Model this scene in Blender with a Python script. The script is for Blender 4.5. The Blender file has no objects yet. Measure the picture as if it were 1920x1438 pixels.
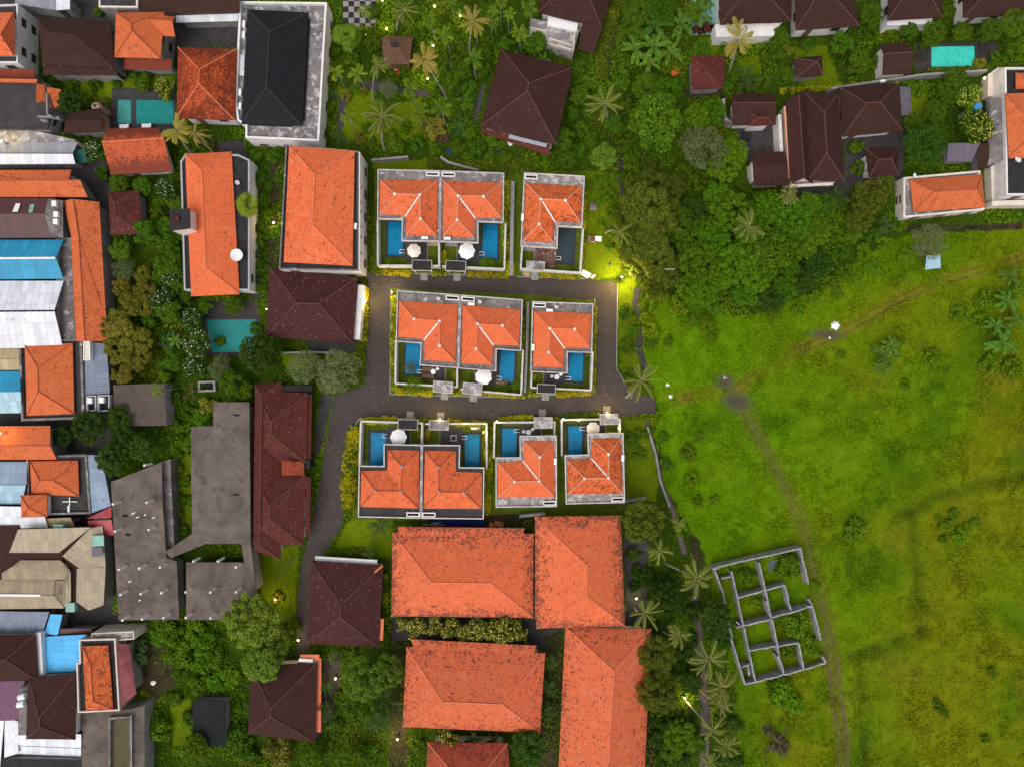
import bpy, math, random
import numpy as np
from mathutils import Vector
random.seed(7)
rng = np.random.default_rng(11)
SC = bpy.context.scene
COL = SC.collection
# ---------------------------------------------------------------- camera, sky, sun, exposure
CAM_H = 108.0      # drone height in metres, looking straight down
PXM = 12.0         # photo pixels per metre at ground level
cam_d = bpy.data.cameras.new("drone_camera")
cam = bpy.data.objects.new("drone_camera", cam_d); COL.objects.link(cam)
cam.location = (0, 0, CAM_H); cam.rotation_euler = (0, 0, 0)
cam_d.sensor_width = 36.0
cam_d.lens = 36.0 * CAM_H / (1920 / PXM)
cam_d.clip_start = 1.0; cam_d.clip_end = 3000.0
SC.camera = cam
SUN_EL, SUN_ROT = math.radians(62), math.radians(215)
W = bpy.data.worlds.new("World"); SC.world = W; W.use_nodes = True
wn = W.node_tree.nodes; wl = W.node_tree.links
bg = wn["Background"]
sky = wn.new("ShaderNodeTexSky"); sky.sky_type = 'NISHITA'; sky.sun_disc = False
sky.sun_elevation = SUN_EL; sky.sun_rotation = SUN_ROT
sky.air_density = 1.0; sky.dust_density = 4.0; sky.ozone_density = 1.0
hs = wn.new("ShaderNodeHueSaturation"); hs.inputs["Saturation"].default_value = 0.22   # overcast: greyer than a clear sky
wl.new(sky.outputs[0], hs.inputs["Color"]); wl.new(hs.outputs[0], bg.inputs[0])
bg.inputs[1].default_value = 0.122
sun_d = bpy.data.lights.new("sun", 'SUN'); sun_d.energy = 0.95; sun_d.angle = math.radians(60)
sun_d.color = (1.0, 0.955, 0.90)
sun = bpy.data.objects.new("sun", sun_d); COL.objects.link(sun)
sun.location = (0, 0, 90)
sun.rotation_euler = (math.pi / 2 - SUN_EL, 0, math.pi - SUN_ROT)
SC.view_settings.view_transform = 'Standard'; SC.view_settings.look = 'None'
SC.view_settings.exposure = 0.42; SC.view_settings.gamma = 1.0
SC.view_settings.use_curve_mapping = False
SC.cycles.max_bounces = 5; SC.cycles.diffuse_bounces = 3; SC.cycles.glossy_bounces = 2
SC.cycles.transmission_bounces = 2; SC.cycles.transparent_max_bounces = 4
SC.cycles.use_adaptive_sampling = True

# ---------------------------------------------------------------- coordinates
def P(px, py, z=0.0):
    """a photo pixel at height z -> point in the place"""
    k = (CAM_H - z) / CAM_H / PXM
    return Vector(((px - 960) * k, (719 - py) * k, z))
def P2(px, py, z=0.0):
    v = P(px, py, z); return (v.x, v.y)
EXCL = []          # footprints (world xy) where no undergrowth may grow
LAND = []          # (x0,y0,x1,y1 px, phrase) landmarks for plant labels
def land(pts, phrase):
    xs = [p[0] for p in pts]; ys = [p[1] for p in pts]
    LAND.append((min(xs), min(ys), max(xs), max(ys), phrase))

# ---------------------------------------------------------------- mesh helpers
class MB:
    def __init__(s): s.v = []; s.f = []; s.uv = []
    def face(s, pts, uv=None):
        i = len(s.v); s.v += [tuple(p) for p in pts]; s.f.append(tuple(range(i, i + len(pts))))
        s.uv.append(uv)
    def box(s, c, size, rz=0.0, bev=0.0):
        cx, cy, cz = c; a, b, h = size[0] / 2, size[1] / 2, size[2] / 2
        co, si = math.cos(rz), math.sin(rz)
        R = lambda x, y, z: (cx + x * co - y * si, cy + x * si + y * co, cz + z)
        if bev > 0:
            e = bev
            lo = [R(x, y, -h) for x, y in ((-a, -b), (a, -b), (a, b), (-a, b))]
            m = [R(x, y, h - e) for x, y in ((-a, -b), (a, -b), (a, b), (-a, b))]
            t = [R(x, y, h) for x, y in ((-a + e, -b + e), (a - e, -b + e), (a - e, b - e), (-a + e, b - e))]
            s.face(lo[::-1]); s.face(t)
            for i in range(4):
                j = (i + 1) % 4
                s.face([lo[i], lo[j], m[j], m[i]]); s.face([m[i], m[j], t[j], t[i]])
            return
        p = [R(x, y, z) for z in (-h, h) for x, y in ((-a, -b), (a, -b), (a, b), (-a, b))]
        for q in ((3, 2, 1, 0), (4, 5, 6, 7), (0, 1, 5, 4), (1, 2, 6, 5), (2, 3, 7, 6), (3, 0, 4, 7)):
            s.face([p[k] for k in q])
    def seg(s, p, q, w, z0, z1):
        """a wall piece between two xy points"""
        dx, dy = q[0] - p[0], q[1] - p[1]
        s.box(((p[0] + q[0]) / 2, (p[1] + q[1]) / 2, (z0 + z1) / 2), (math.hypot(dx, dy), w, z1 - z0), math.atan2(dy, dx))
    def prism(s, poly, z0, z1, top=True, bottom=False):
        if area(poly) < 0: poly = poly[::-1]
        n = len(poly)
        for i in range(n):
            a, b = poly[i], poly[(i + 1) % n]; L = math.hypot(b[0] - a[0], b[1] - a[1])
            s.face([(a[0], a[1], z0), (b[0], b[1], z0), (b[0], b[1], z1), (a[0], a[1], z1)], [(0, z0), (L, z0), (L, z1), (0, z1)])
        if top: s.face([(p[0], p[1], z1) for p in poly], [(p[0], p[1]) for p in poly])
        if bottom: s.face([(p[0], p[1], z0) for p in poly[::-1]], [(p[0], p[1]) for p in poly[::-1]])
    def ring(s, poly, t, z0, z1):
        if area(poly) < 0: poly = poly[::-1]
        q = offset(poly, -t); n = len(poly)
        for i in range(n):
            j = (i + 1) % n; a, b, c, d = poly[i], poly[j], q[j], q[i]
            s.face([(*a, z0), (*b, z0), (*b, z1), (*a, z1)]); s.face([(*c, z0), (*d, z0), (*d, z1), (*c, z1)])
            s.face([(*a, z1), (*b, z1), (*c, z1), (*d, z1)]); s.face([(*d, z0), (*c, z0), (*b, z0), (*a, z0)])
    def tube(s, pts, r, n=6, cap=True):
        pts = [Vector(p) for p in pts]; rings = []
        rr = r if isinstance(r, (list, tuple)) else [r] * len(pts)
        for i, p in enumerate(pts):
            d = (pts[min(i + 1, len(pts) - 1)] - pts[max(i - 1, 0)])
            if d.length < 1e-6: d = Vector((0, 0, 1))
            d.normalize()
            a = d.orthogonal() if abs(d.z) > .95 else d.cross(Vector((0, 0, 1)))
            a.normalize(); b = d.cross(a)
            rings.append([p + (a * math.cos(2 * math.pi * k / n) + b * math.sin(2 * math.pi * k / n)) * rr[i] for k in range(n)])
        for i in range(len(rings) - 1):
            for k in range(n):
                m = (k + 1) % n
                s.face([rings[i][k], rings[i][m], rings[i + 1][m], rings[i + 1][k]])
        if cap:
            s.face(rings[0][::-1]); s.face(rings[-1])
    def lathe(s, c, prof, n=16):
        """prof: (r, z) from bottom to top"""
        R = [[(c[0] + r * math.cos(2 * math.pi * k / n), c[1] + r * math.sin(2 * math.pi * k / n), c[2] + z) for k in range(n)] for r, z in prof]
        for i in range(len(R) - 1):
            for k in range(n):
                m = (k + 1) % n
                s.face([R[i][k], R[i][m], R[i + 1][m], R[i + 1][k]])
        s.face(R[0][::-1]); s.face(R[-1])
    def build(s, name, mat, parent=None, smooth=False, base=None):
        off = Vector((0, 0, 0))
        if parent is not None:
            q = parent
            while q is not None: off += q.location; q = q.parent
        elif base is not None: off = Vector(base)
        m = bpy.data.meshes.new(name)
        v = [(a - off.x, b - off.y, c - off.z) for a, b, c in s.v]
        m.from_pydata(v, [], s.f)
        if any(u for u in s.uv):
            L = m.uv_layers.new(name="UVMap"); k = 0
            for f, u in zip(s.f, s.uv):
                for i in range(len(f)):
                    L.data[k].uv = u[i] if u else (0, 0); k += 1
        if smooth:
            m.polygons.foreach_set("use_smooth", [True] * len(m.polygons))
        m.materials.append(mat); m.update()
        o = bpy.data.objects.new(name, m); COL.objects.link(o)
        if parent is not None: o.parent = parent
        else: o.location = off
        return o
def area(p):
    return sum(p[i][0] * p[(i + 1) % len(p)][1] - p[(i + 1) % len(p)][0] * p[i][1] for i in range(len(p))) / 2
def offset(poly, d):
    """offset a ccw polygon outward by d (negative: inward); keeps orientation"""
    sg = 1 if area(poly) > 0 else -1
    n = len(poly); out = []
    for i in range(n):
        a, b, c = Vector(poly[i - 1]), Vector(poly[i]), Vector(poly[(i + 1) % n])
        e1 = (b - a).normalized(); e2 = (c - b).normalized()
        n1 = Vector((e1.y, -e1.x)) * sg; n2 = Vector((e2.y, -e2.x)) * sg
        m = n1 + n2
        if m.length < 1e-6: m = n1.copy()
        m.normalize(); k = d / max(.35, m.dot(n1))
        out.append((b.x + m.x * k, b.y + m.y * k))
    return out
def tag(o, label, cat, group=None):
    o["label"] = label; o["category"] = cat
    if group: o["group"] = group
    return o
def root(name, label, cat, loc, group=None):
    o = bpy.data.objects.new(name, None); COL.objects.link(o); o.location = loc
    o.empty_display_size = .5
    return tag(o, label, cat, group)
def struct(o, kind="structure"):
    o["kind"] = kind; return o
def sheet(name, poly_px, z, mat, parent=None, kind="structure"):
    mb = MB(); pts = [P(x, y, z) for x, y in poly_px]
    if area([(p.x, p.y) for p in pts]) < 0: pts = pts[::-1]
    mb.face(pts, [(p.x, p.y) for p in pts])
    o = mb.build(name, mat, parent, base=pts[0] if parent is None else None)
    if kind and parent is None: struct(o, kind)
    EXCL.append([(p.x, p.y) for p in pts])
    return o
def qmesh(name, V, mat, cols=None):
    """V (N,k,3) separate faces, fast"""
    N, k, _ = V.shape
    m = bpy.data.meshes.new(name)
    m.vertices.add(N * k); m.loops.add(N * k); m.polygons.add(N)
    m.vertices.foreach_set("co", V.reshape(-1).astype(np.float32))
    m.loops.foreach_set("vertex_index", np.arange(N * k, dtype=np.int32))
    m.polygons.foreach_set("loop_start", np.arange(0, N * k, k, dtype=np.int32))
    try: m.polygons.foreach_set("loop_total", np.full(N, k, dtype=np.int32))
    except Exception: pass
    if cols is not None:
        a = m.color_attributes.new("Col", 'FLOAT_COLOR', 'POINT')
        c = np.ones((N * k, 4), np.float32); c[:, :3] = np.repeat(cols, k, axis=0)
        a.data.foreach_set("color", c.reshape(-1))
    m.materials.append(mat); m.update(calc_edges=True)
    return m
def vnoise(x, y, s, seed):
    x = np.asarray(x, float) / s; y = np.asarray(y, float) / s
    xi = np.floor(x).astype(np.int64); yi = np.floor(y).astype(np.int64)
    fx = x - xi; fy = y - yi; fx = fx * fx * (3 - 2 * fx); fy = fy * fy * (3 - 2 * fy)
    def h(a, b):
        n = (a * 374761393 + b * 668265263 + seed * 982451653) & 0xFFFFFFFF
        n = ((n ^ (n >> 13)) * 1274126177) & 0xFFFFFFFF
        return ((n ^ (n >> 16)) & 0xFFFF) / 65535.0
    a, b, c, d = h(xi, yi), h(xi + 1, yi), h(xi, yi + 1), h(xi + 1, yi + 1)
    return (a * (1 - fx) + b * fx) * (1 - fy) + (c * (1 - fx) + d * fx) * fy
def fbm(x, y, s, seed, o=4):
    t = 0; w = 0; a = 1.0
    for i in range(o):
        t = t + a * vnoise(x, y, s, seed + i); w += a; a *= .5; s *= .5
    return t / w
def pip(poly, X, Y):
    r = np.zeros(X.shape, bool); n = len(poly)
    for i in range(n):
        x0, y0 = poly[i]; x1, y1 = poly[(i + 1) % n]
        if y0 == y1: continue
        c = ((y0 > Y) != (y1 > Y)) & (X < (x1 - x0) * (Y - y0) / (y1 - y0) + x0)
        r ^= c
    return r
def dline(pts, X, Y):
    d = np.full(X.shape, 1e9)
    for (x0, y0), (x1, y1) in zip(pts[:-1], pts[1:]):
        vx, vy = x1 - x0, y1 - y0; L = vx * vx + vy * vy
        t = np.clip(((X - x0) * vx + (Y - y0) * vy) / L, 0, 1)
        d = np.minimum(d, np.hypot(X - x0 - t * vx, Y - y0 - t * vy))
    return d

# ---------------------------------------------------------------- materials
class N:
    def __init__(s, name, rough=.8, spec=.12):
        s.m = bpy.data.materials.new(name); s.m.use_nodes = True
        s.t = s.m.node_tree; s.n = s.t.nodes; s.b = s.n["Principled BSDF"]
        s.b.inputs["Roughness"].default_value = rough; s.b.inputs["Specular IOR Level"].default_value = spec
    def new(s, typ, **kw):
        o = s.n.new(typ)
        for k, v in kw.items(): setattr(o, k, v)
        return o
    def put(s, sock, v):
        if hasattr(v, "links") or hasattr(v, "is_output"): s.t.links.new(v, sock)
        elif isinstance(v, (tuple, list)) and len(v) == 3 and sock.type == 'RGBA': sock.default_value = (*v, 1)
        else: sock.default_value = v
    def pos(s): return s.new("ShaderNodeNewGeometry").outputs["Position"]
    def noise(s, scale, detail=3, vec=None, rough=.6, dist=0.0):
        o = s.new("ShaderNodeTexNoise"); s.put(o.inputs["Vector"], vec if vec is not None else s.pos())
        o.inputs["Scale"].default_value = scale; o.inputs["Detail"].default_value = detail
        o.inputs["Roughness"].default_value = rough; o.inputs["Distortion"].default_value = dist
        return o.outputs["Fac"]
    def ramp(s, fac, a, b):
        o = s.new("ShaderNodeMapRange"); o.clamp = True; s.put(o.inputs[0], fac)
        o.inputs[1].default_value = a; o.inputs[2].default_value = b
        return o.outputs[0]
    def mul(s, a, b, op='MULTIPLY'):
        o = s.new("ShaderNodeMath", operation=op); s.put(o.inputs[0], a); s.put(o.inputs[1], b); return o.outputs[0]
    def mix(s, fac, a, b, blend='MIX'):
        o = s.new("ShaderNodeMix", data_type='RGBA', blend_type=blend)
        s.put(o.inputs[0], fac); s.put(o.inputs[6], a); s.put(o.inputs[7], b); return o.outputs[2]
    def bump(s, h, strength=.4, dist=.03):
        o = s.new("ShaderNodeBump"); o.inputs["Strength"].default_value = strength; o.inputs["Distance"].default_value = dist
        s.put(o.inputs["Height"], h); s.t.links.new(o.outputs[0], s.b.inputs["Normal"])
    def col(s, c): s.put(s.b.inputs["Base Color"], c); return s.m
def sc(c, k): return tuple(min(1, x * k) for x in c)
_pc = {}
def plain(name, c, rough=.8, amt=.25, scale=1.2, spec=.12):
    if name in _pc: return _pc[name]
    n = N(name, rough, spec)
    f = n.ramp(n.noise(scale, 5), .3, .7)
    r = n.col(n.mix(f, sc(c, 1 - amt), sc(c, 1 + amt * .6)))
    n.bump(n.noise(scale * 12, 3), .25, .02)
    _pc[name] = r; return r
def tile(name, c, dark, amt=.35, moss=.0, seed=0.0, light=None, stain_scale=.9, lightamt=.0, scatter=.6, thr=.50, vs=1.5):
    """clay tile roof: courses along UV, patchy stains, single dark tiles"""
    n = N(name, .75, .12)
    uv = n.new("ShaderNodeUVMap").outputs[0]
    br = n.new("ShaderNodeTexBrick"); br.offset = .5; n.put(br.inputs["Vector"], uv)
    br.inputs["Scale"].default_value = 1; br.inputs["Brick Width"].default_value = .30; br.inputs["Row Height"].default_value = .34
    br.inputs["Mortar Size"].default_value = .028; br.inputs["Mortar Smooth"].default_value = .6; br.inputs["Bias"].default_value = 0
    n.put(br.inputs["Color1"], sc(c, .88)); n.put(br.inputs["Color2"], sc(c, 1.10)); n.put(br.inputs["Mortar"], sc(c, .54))
    pos = n.pos()
    ad = n.new("ShaderNodeVectorMath", operation='ADD'); n.put(ad.inputs[0], pos); ad.inputs[1].default_value = (seed * 13.7, seed * 7.1, 0)
    v = ad.outputs[0]
    base = n.mix(n.ramp(n.noise(.22, 3, v), .35, .7), sc(c, .86), br.outputs["Color"], 'MULTIPLY') if False else br.outputs["Color"]
    big = n.ramp(n.noise(.35, 3, v), .3, .72)
    base = n.mix(n.mul(big, .40), base, sc(c, .80), 'MIX')
    base = n.mix(n.mul(n.ramp(n.noise(.55, 4, v, .6), .52, .72), .38), base, (min(1, c[0] * .95), min(1, c[1] * 1.35), min(1, c[2] * 1.75)))
    sx = n.new('ShaderNodeMapping'); n.put(sx.inputs['Vector'], uv); sx.inputs['Scale'].default_value = (2.2, .35, 1); base = n.mix(n.mul(n.ramp(n.noise(1.3, 3, sx.outputs[0]), .45, .75), .22), base, dark)
    # stains: patchy, broken up by finer noise and streaked down the slope
    wn = n.new("ShaderNodeTexBrick"); wn.offset = .5; n.put(wn.inputs["Vector"], uv)
    wn.inputs["Scale"].default_value = 1; wn.inputs["Brick Width"].default_value = .26; wn.inputs["Row Height"].default_value = .24
    wn.inputs["Mortar Size"].default_value = 0; wn.inputs["Bias"].default_value = 0
    n.put(wn.inputs["Color1"], (0, 0, 0)); n.put(wn.inputs["Color2"], (1, 1, 1))
    f1 = n.noise(stain_scale, 4, v, .65); f2 = n.noise(5.0, 4, v, .75)
    s = n.mul(n.mul(f1, .50), n.mul(f2, .50), 'ADD')
    s = n.mul(s, n.mul(n.mul(wn.outputs["Color"], .16), -.08, 'ADD'), 'ADD')
    if moss > 0:
        sep = n.new("ShaderNodeSeparateXYZ"); n.put(sep.inputs[0], uv)
        ev = n.new("ShaderNodeMapRange"); ev.clamp = True; n.put(ev.inputs[0], sep.outputs[1])
        ev.inputs[1].default_value = 2.8; ev.inputs[2].default_value = 0; ev.inputs[3].default_value = 0; ev.inputs[4].default_value = moss
        s = n.mul(s, ev.outputs[0], 'ADD')
    st = n.ramp(s, .64 - amt * .22, .72 - amt * .14)
    out = n.mix(n.mul(st, .9), base, dark)
    # scattered single tiles gone black
    sp = n.mul(n.ramp(wn.outputs["Color"], .86, .97), n.ramp(n.noise(.8, 5, v, .7), thr, thr + .16))
    out = n.mix(n.mul(sp, scatter), out, sc(dark, .8))
    if light is not None:
        vo2 = n.new("ShaderNodeTexVoronoi"); n.put(vo2.inputs["Vector"], v); vo2.inputs["Scale"].default_value = 1.9
        sp2 = n.mul(n.ramp(vo2.outputs["Distance"], .22, .12), n.ramp(n.noise(1.4, 2, v), .45, .56))
        out = n.mix(n.mul(sp2, lightamt), out, light)
    n.bump(br.outputs["Fac"], -.55, .05)
    return n.col(out)
def concrete(name, c1, c2, stain, patch=0.0, seed=0, scale=.5):
    n = N(name, .9, .08); pos = n.pos()
    ad = n.new("ShaderNodeVectorMath", operation='ADD'); n.put(ad.inputs[0], pos); ad.inputs[1].default_value = (seed * 17.3, seed * 5.1, 0)
    v = ad.outputs[0]
    o = n.mix(n.ramp(n.noise(scale, 6, v, .65), .35, .68), c1, c2)
    o = n.mix(n.mul(n.ramp(n.noise(scale * 2.2, 6, v, .7, .6), .52, .68), .75), o, stain)
    if patch > 0: o = n.mix(n.mul(n.ramp(n.noise(scale * 1.7, 6, v, .66, .5), .60 - patch * .16, .66 - patch * .16), n.ramp(n.noise(scale * 5, 4, v), .2, .6)), o, (.50, .475, .465))
    o = n.mix(n.mul(n.ramp(n.noise(9, 2, v), .55, .75), .25), o, sc(c1, .5))
    n.bump(n.noise(14, 4, v), .3, .02)
    return n.col(o)
def corrug(name, c, rust=.0, wl=.25, rustc=(.10, .035, .015), rough=.5, dirt=.3):
    """ribbed metal sheets: ribs run up the slope (UV u across)"""
    n = N(name, rough, .4); uv = n.new("ShaderNodeUVMap").outputs[0]
    w = n.new("ShaderNodeTexWave"); w.bands_direction = 'X'; n.put(w.inputs["Vector"], uv); w.inputs["Scale"].default_value = .314 / wl
    br = n.new("ShaderNodeTexBrick"); n.put(br.inputs["Vector"], uv); br.offset = 0
    br.inputs["Scale"].default_value = 1; br.inputs["Brick Width"].default_value = .95; br.inputs["Row Height"].default_value = 1.9
    br.inputs["Mortar Size"].default_value = .02; n.put(br.inputs["Color1"], sc(c, .86)); n.put(br.inputs["Color2"], sc(c, 1.1)); n.put(br.inputs["Mortar"], sc(c, .5))
    o = n.mix(n.mul(w.outputs["Fac"], .22), br.outputs["Color"], sc(c, .62))
    o = n.mix(n.mul(n.ramp(n.noise(.7, 5), .45, .72), dirt), o, sc(c, .45))
    if rust > 0: o = n.mix(n.mul(n.ramp(n.noise(1.1, 6, None, .7), .62 - rust * .25, .72), .8), o, rustc)
    n.bump(w.outputs["Fac"], .5, .04)
    return n.col(o)
def leafmat(name, c1, c2, trans=.25, rough=.55, hue=.018, val=.35):
    n = N(name, rough, .10)
    g = n.new("ShaderNodeNewGeometry"); oi = n.new("ShaderNodeObjectInfo")
    o = n.mix(g.outputs["Random Per Island"], c1, c2)
    hv = n.new("ShaderNodeHueSaturation"); n.put(hv.inputs["Color"], o)
    a = n.new("ShaderNodeMapRange"); n.put(a.inputs[0], oi.outputs["Random"]); a.inputs[3].default_value = .5 - hue; a.inputs[4].default_value = .5 + hue
    b = n.new("ShaderNodeMapRange"); rr = n.new("ShaderNodeTexWhiteNoise", noise_dimensions='1D'); n.put(rr.inputs["W"], oi.outputs["Random"])
    n.put(b.inputs[0], rr.outputs["Value"]); b.inputs[3].default_value = 1 - val * .6; b.inputs[4].default_value = 1 + val * .6
    n.put(hv.inputs["Hue"], a.outputs[0]); n.put(hv.inputs["Value"], b.outputs[0])
    n.col(hv.outputs[0])
    tr = n.new("ShaderNodeBsdfTranslucent"); n.put(tr.inputs["Color"], hv.outputs[0])
    mx = n.new("ShaderNodeMixShader"); mx.inputs[0].default_value = trans
    out = n.n["Material Output"]
    n.t.links.new(n.b.outputs[0], mx.inputs[1]); n.t.links.new(tr.outputs[0], mx.inputs[2]); n.t.links.new(mx.outputs[0], out.inputs[0])
    return n.m
def colmat(name, rough=.85, trans=0.0, fine=1.0):
    """colour from the mesh's own 'Col' attribute (soil, grass kinds), with fine mottling"""
    n = N(name, rough, .04)
    at = n.new("ShaderNodeAttribute"); at.attribute_name = "Col"
    if fine:
        o = n.mix(n.ramp(n.noise(2.6, 6, None, .7), .3, .7), sc((1, 1, 1), .62), (1, 1, 1))
        n.col(n.mix(fine, at.outputs["Color"], o, 'MULTIPLY')); n.bump(n.noise(7, 4), .6, .12)
    else: n.col(at.outputs["Color"])
    return n.m
def water(name, c, grid=True, deep=None):
    n = N(name, .25, .10); pos = n.pos()
    o = n.mix(n.ramp(n.noise(1.8, 4, None, .65, .8), .3, .7), sc(c, .78), sc(c, 1.18))
    if grid:
        mp = n.new("ShaderNodeMapping"); n.put(mp.inputs["Vector"], pos); mp.inputs["Rotation"].default_value = (0, 0, .2)
        ck = n.new("ShaderNodeTexBrick"); n.put(ck.inputs["Vector"], mp.outputs[0]); ck.inputs["Scale"].default_value = 1
        ck.inputs["Brick Width"].default_value = .45; ck.inputs["Row Height"].default_value = .26; ck.inputs["Mortar Size"].default_value = .03
        n.put(ck.inputs["Color1"], (.90, .90, .90)); n.put(ck.inputs["Color2"], (1.0, 1.0, 1.0)); n.put(ck.inputs["Mortar"], (.66, .74, .78))
        o = n.mix(1.0, o, ck.outputs["Color"], 'MULTIPLY')
    n.bump(n.noise(3.5, 3), .12, .05)
    return n.col(o)
def emit(name, c, s):
    n = N(name); n.put(n.b.inputs["Emission Color"], c); n.b.inputs["Emission Strength"].default_value = s
    return n.col(c)

M = {}
O1 = (.76, .160, .058); O2 = (.73, .155, .060); BR = (.052, .0200, .0160)
M['tileA'] = tile('orange_clay_tiles', O1, (.16, .035, .018), .12, 0, 1, scatter=.75)
M['tileA2'] = tile('orange_clay_tiles_spotted', O1, (.14, .035, .018), .30, .03, 2, scatter=.85)
M['tileA3'] = tile('orange_clay_tiles_blackened', (.72, .15, .045), (.13, .035, .02), .42, .08, 3, scatter=.9)
M['tileB'] = tile('weathered_clay_tiles', O2, (.15, .05, .035), .20, .19, 4, scatter=.75, thr=.44, vs=1.25)
M['tileB2'] = tile('weathered_clay_tiles_dull', (.66, .145, .060), (.16, .045, .03), .20, .12, 5, scatter=.85, thr=.40, vs=1.0)
M['tileC'] = tile('bright_clay_tiles', (.62, .145, .050), (.26, .05, .02), .25, .05, 6, scatter=.5)
M['tileM'] = tile('mossy_red_tiles', (.50, .085, .022), (.105, .022, .012), .95, .10, 7, stain_scale=.6)
M['tileM2'] = tile('half_darkened_red_tiles', (.52, .10, .035), (.15, .033, .02), .50, .34, 8)
M['midred'] = tile('dull_red_tiles', (.38, .075, .040), (.10, .028, .018), .4, .1, 14)
M['brown'] = tile('dark_brown_tiles', BR, (.020, .010, .009), .35, 0, 9, (.20, .11, .09), lightamt=.5)
M['brown2'] = tile('lichen_spotted_brown_tiles', (.068, .022, .020), (.028, .013, .012), .4, 0, 10, (.30, .17, .15), lightamt=.9)
M['brown3'] = tile('plain_brown_tiles', (.050, .022, .016), (.025, .012, .010), .3, 0, 11, (.12, .06, .045), lightamt=.4)
M['redbrown'] = tile('old_red_brown_tiles', (.115, .028, .022), (.035, .014, .012), .5, 0, 12, (.34, .16, .12), lightamt=.85)
M['black'] = tile('charcoal_tiles', (.016, .017, .020), (.010, .010, .012), .3, 0, 13, scatter=.2)
M['conc'] = concrete('stained_roof_concrete', (.12, .108, .105), (.235, .212, .205), (.05, .045, .045), .12, 1)
M['concw'] = concrete('flaking_roof_concrete', (.14, .125, .125), (.24, .22, .22), (.06, .05, .05), .38, 2, .5)
M['concw2'] = concrete('peeling_roof_paint', (.20, .18, .175), (.32, .29, .285), (.09, .075, .07), .62, 3, .5)
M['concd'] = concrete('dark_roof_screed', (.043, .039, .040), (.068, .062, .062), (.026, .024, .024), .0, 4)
M['concs'] = concrete('bare_slab_concrete', (.095, .076, .067), (.170, .135, .117), (.058, .047, .043), .0, 5, .35)
M['concs2'] = concrete('browned_slab_concrete', (.078, .060, .053), (.112, .088, .078), (.05, .04, .036), 0, 6, .4)
M['ruin'] = concrete('old_block_wall', (.22, .212, .225), (.38, .37, .385), (.085, .08, .082), .12, 7, 1.3)
M['white'] = plain('white_painted_wall', (.72, .685, .67), .8, .16, .8)
M['cream'] = plain('cream_painted_wall', (.66, .58, .50), .8, .2, .8)
M['greyw'] = plain('grey_rendered_wall', (.26, .245, .24), .85, .3, .8)
M['dkgrey'] = plain('dark_grey_ledge', (.032, .029, .030), .85, .35, 1.2)
M['cap'] = plain('pale_ridge_mortar', (.64, .28, .18), .8, .25, 4)
M['capd'] = plain('dull_ridge_tiles', (.40, .10, .05), .8, .3, 4)
M['caps'] = plain('orange_ridge_tiles', (.70, .20, .10), .8, .3, 4)
M['capb'] = plain('brown_ridge_tiles', (.125, .058, .048), .8, .35, 3)
M['capk'] = plain('black_ridge_tiles', (.05, .045, .05), .8, .3, 3)
M['glass'] = plain('window_glass', (.02, .025, .03), .08, .1, .5, .6)
M['frame'] = plain('window_frame', (.14, .10, .07), .6, .2, 3)
M['pipe'] = plain('white_gutter', (.78, .76, .76), .55, .08, 2)
M['paver'] = None
M['pool'] = water('blue_mosaic_water', (.006, .205, .40))
M['poolt'] = water('teal_water', (.016, .20, .185), False)
M['poolq'] = water('turquoise_water', (.05, .56, .46), False)
M['poold'] = water('murky_water', (.035, .055, .065), False)
M['poolrim'] = plain('dark_pool_stone', (.045, .042, .045), .7, .3, 3)
M['deck'] = plain('dark_slate_paving', (.062, .056, .058), .7, .3, 2)
M['decktan'] = plain('tan_paving', (.36, .27, .17), .8, .2, 1.5)
M['deckred'] = concrete('leaf_stained_paving', (.13, .045, .025), (.20, .13, .11), (.06, .03, .025), .25, 9, 1.0)
M['stone'] = plain('pale_path_stone', (.27, .25, .245), .8, .25, 2)
M['metal'] = plain('grey_metal', (.34, .35, .37), .4, .15, 2, .5)
M['acw'] = plain('white_plastic_casing', (.80, .79, .78), .5, .06, 3)
M['dark'] = plain('painted_cavity_shade', (.02, .018, .018), .9, .2, 3)  # near-black colour stands in for shade inside wells, openings and recesses
M['bark'] = plain('brown_bark', (.12, .085, .055), .9, .3, 3)
M['palmbark'] = plain('grey_palm_bark', (.27, .25, .215), .9, .3, 5)
M['umb_w'] = plain('white_canvas', (.80, .79, .77), .85, .05, 1)
M['umb_c'] = plain('cream_canvas', (.78, .68, .58), .85, .05, 1)
M['wood'] = plain('brown_timber', (.16, .095, .06), .75, .3, 4)
M['pole'] = plain('grey_pole', (.45, .44, .43), .5, .1, 3)
M['lawn'] = None
# ---------------------------------------------------------------- building helpers
def roof_mesh(faces, thick=.14):
    """faces: lists of world points, first edge = eave; closed slabs with UVs in metres"""
    mb = MB(); k = 0
    for pts in faces:
        pts = [Vector(p) for p in pts]
        n = (pts[1] - pts[0]).cross(pts[2] - pts[0])
        if n.z < 0:
            pts = [pts[1], pts[0]] + pts[2:][::-1]
            n = -n
        n.normalize(); u = (pts[1] - pts[0]).normalized(); v = n.cross(u); o = pts[0]
        uv = [((p - o).dot(u) + k * 1.37 + 50, (p - o).dot(v)) for p in pts]; k += 1
        mb.face(pts, uv)
        lo = [p - Vector((0, 0, thick)) for p in pts]
        mb.face(lo[::-1], uv[::-1])
        m = len(pts)
        for i in range(m):
            j = (i + 1) % m
            mb.face([lo[i], lo[j], pts[j], pts[i]], [(0, .03), (.2, .03), (.2, .05), (0, .05)])
    return mb
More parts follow.
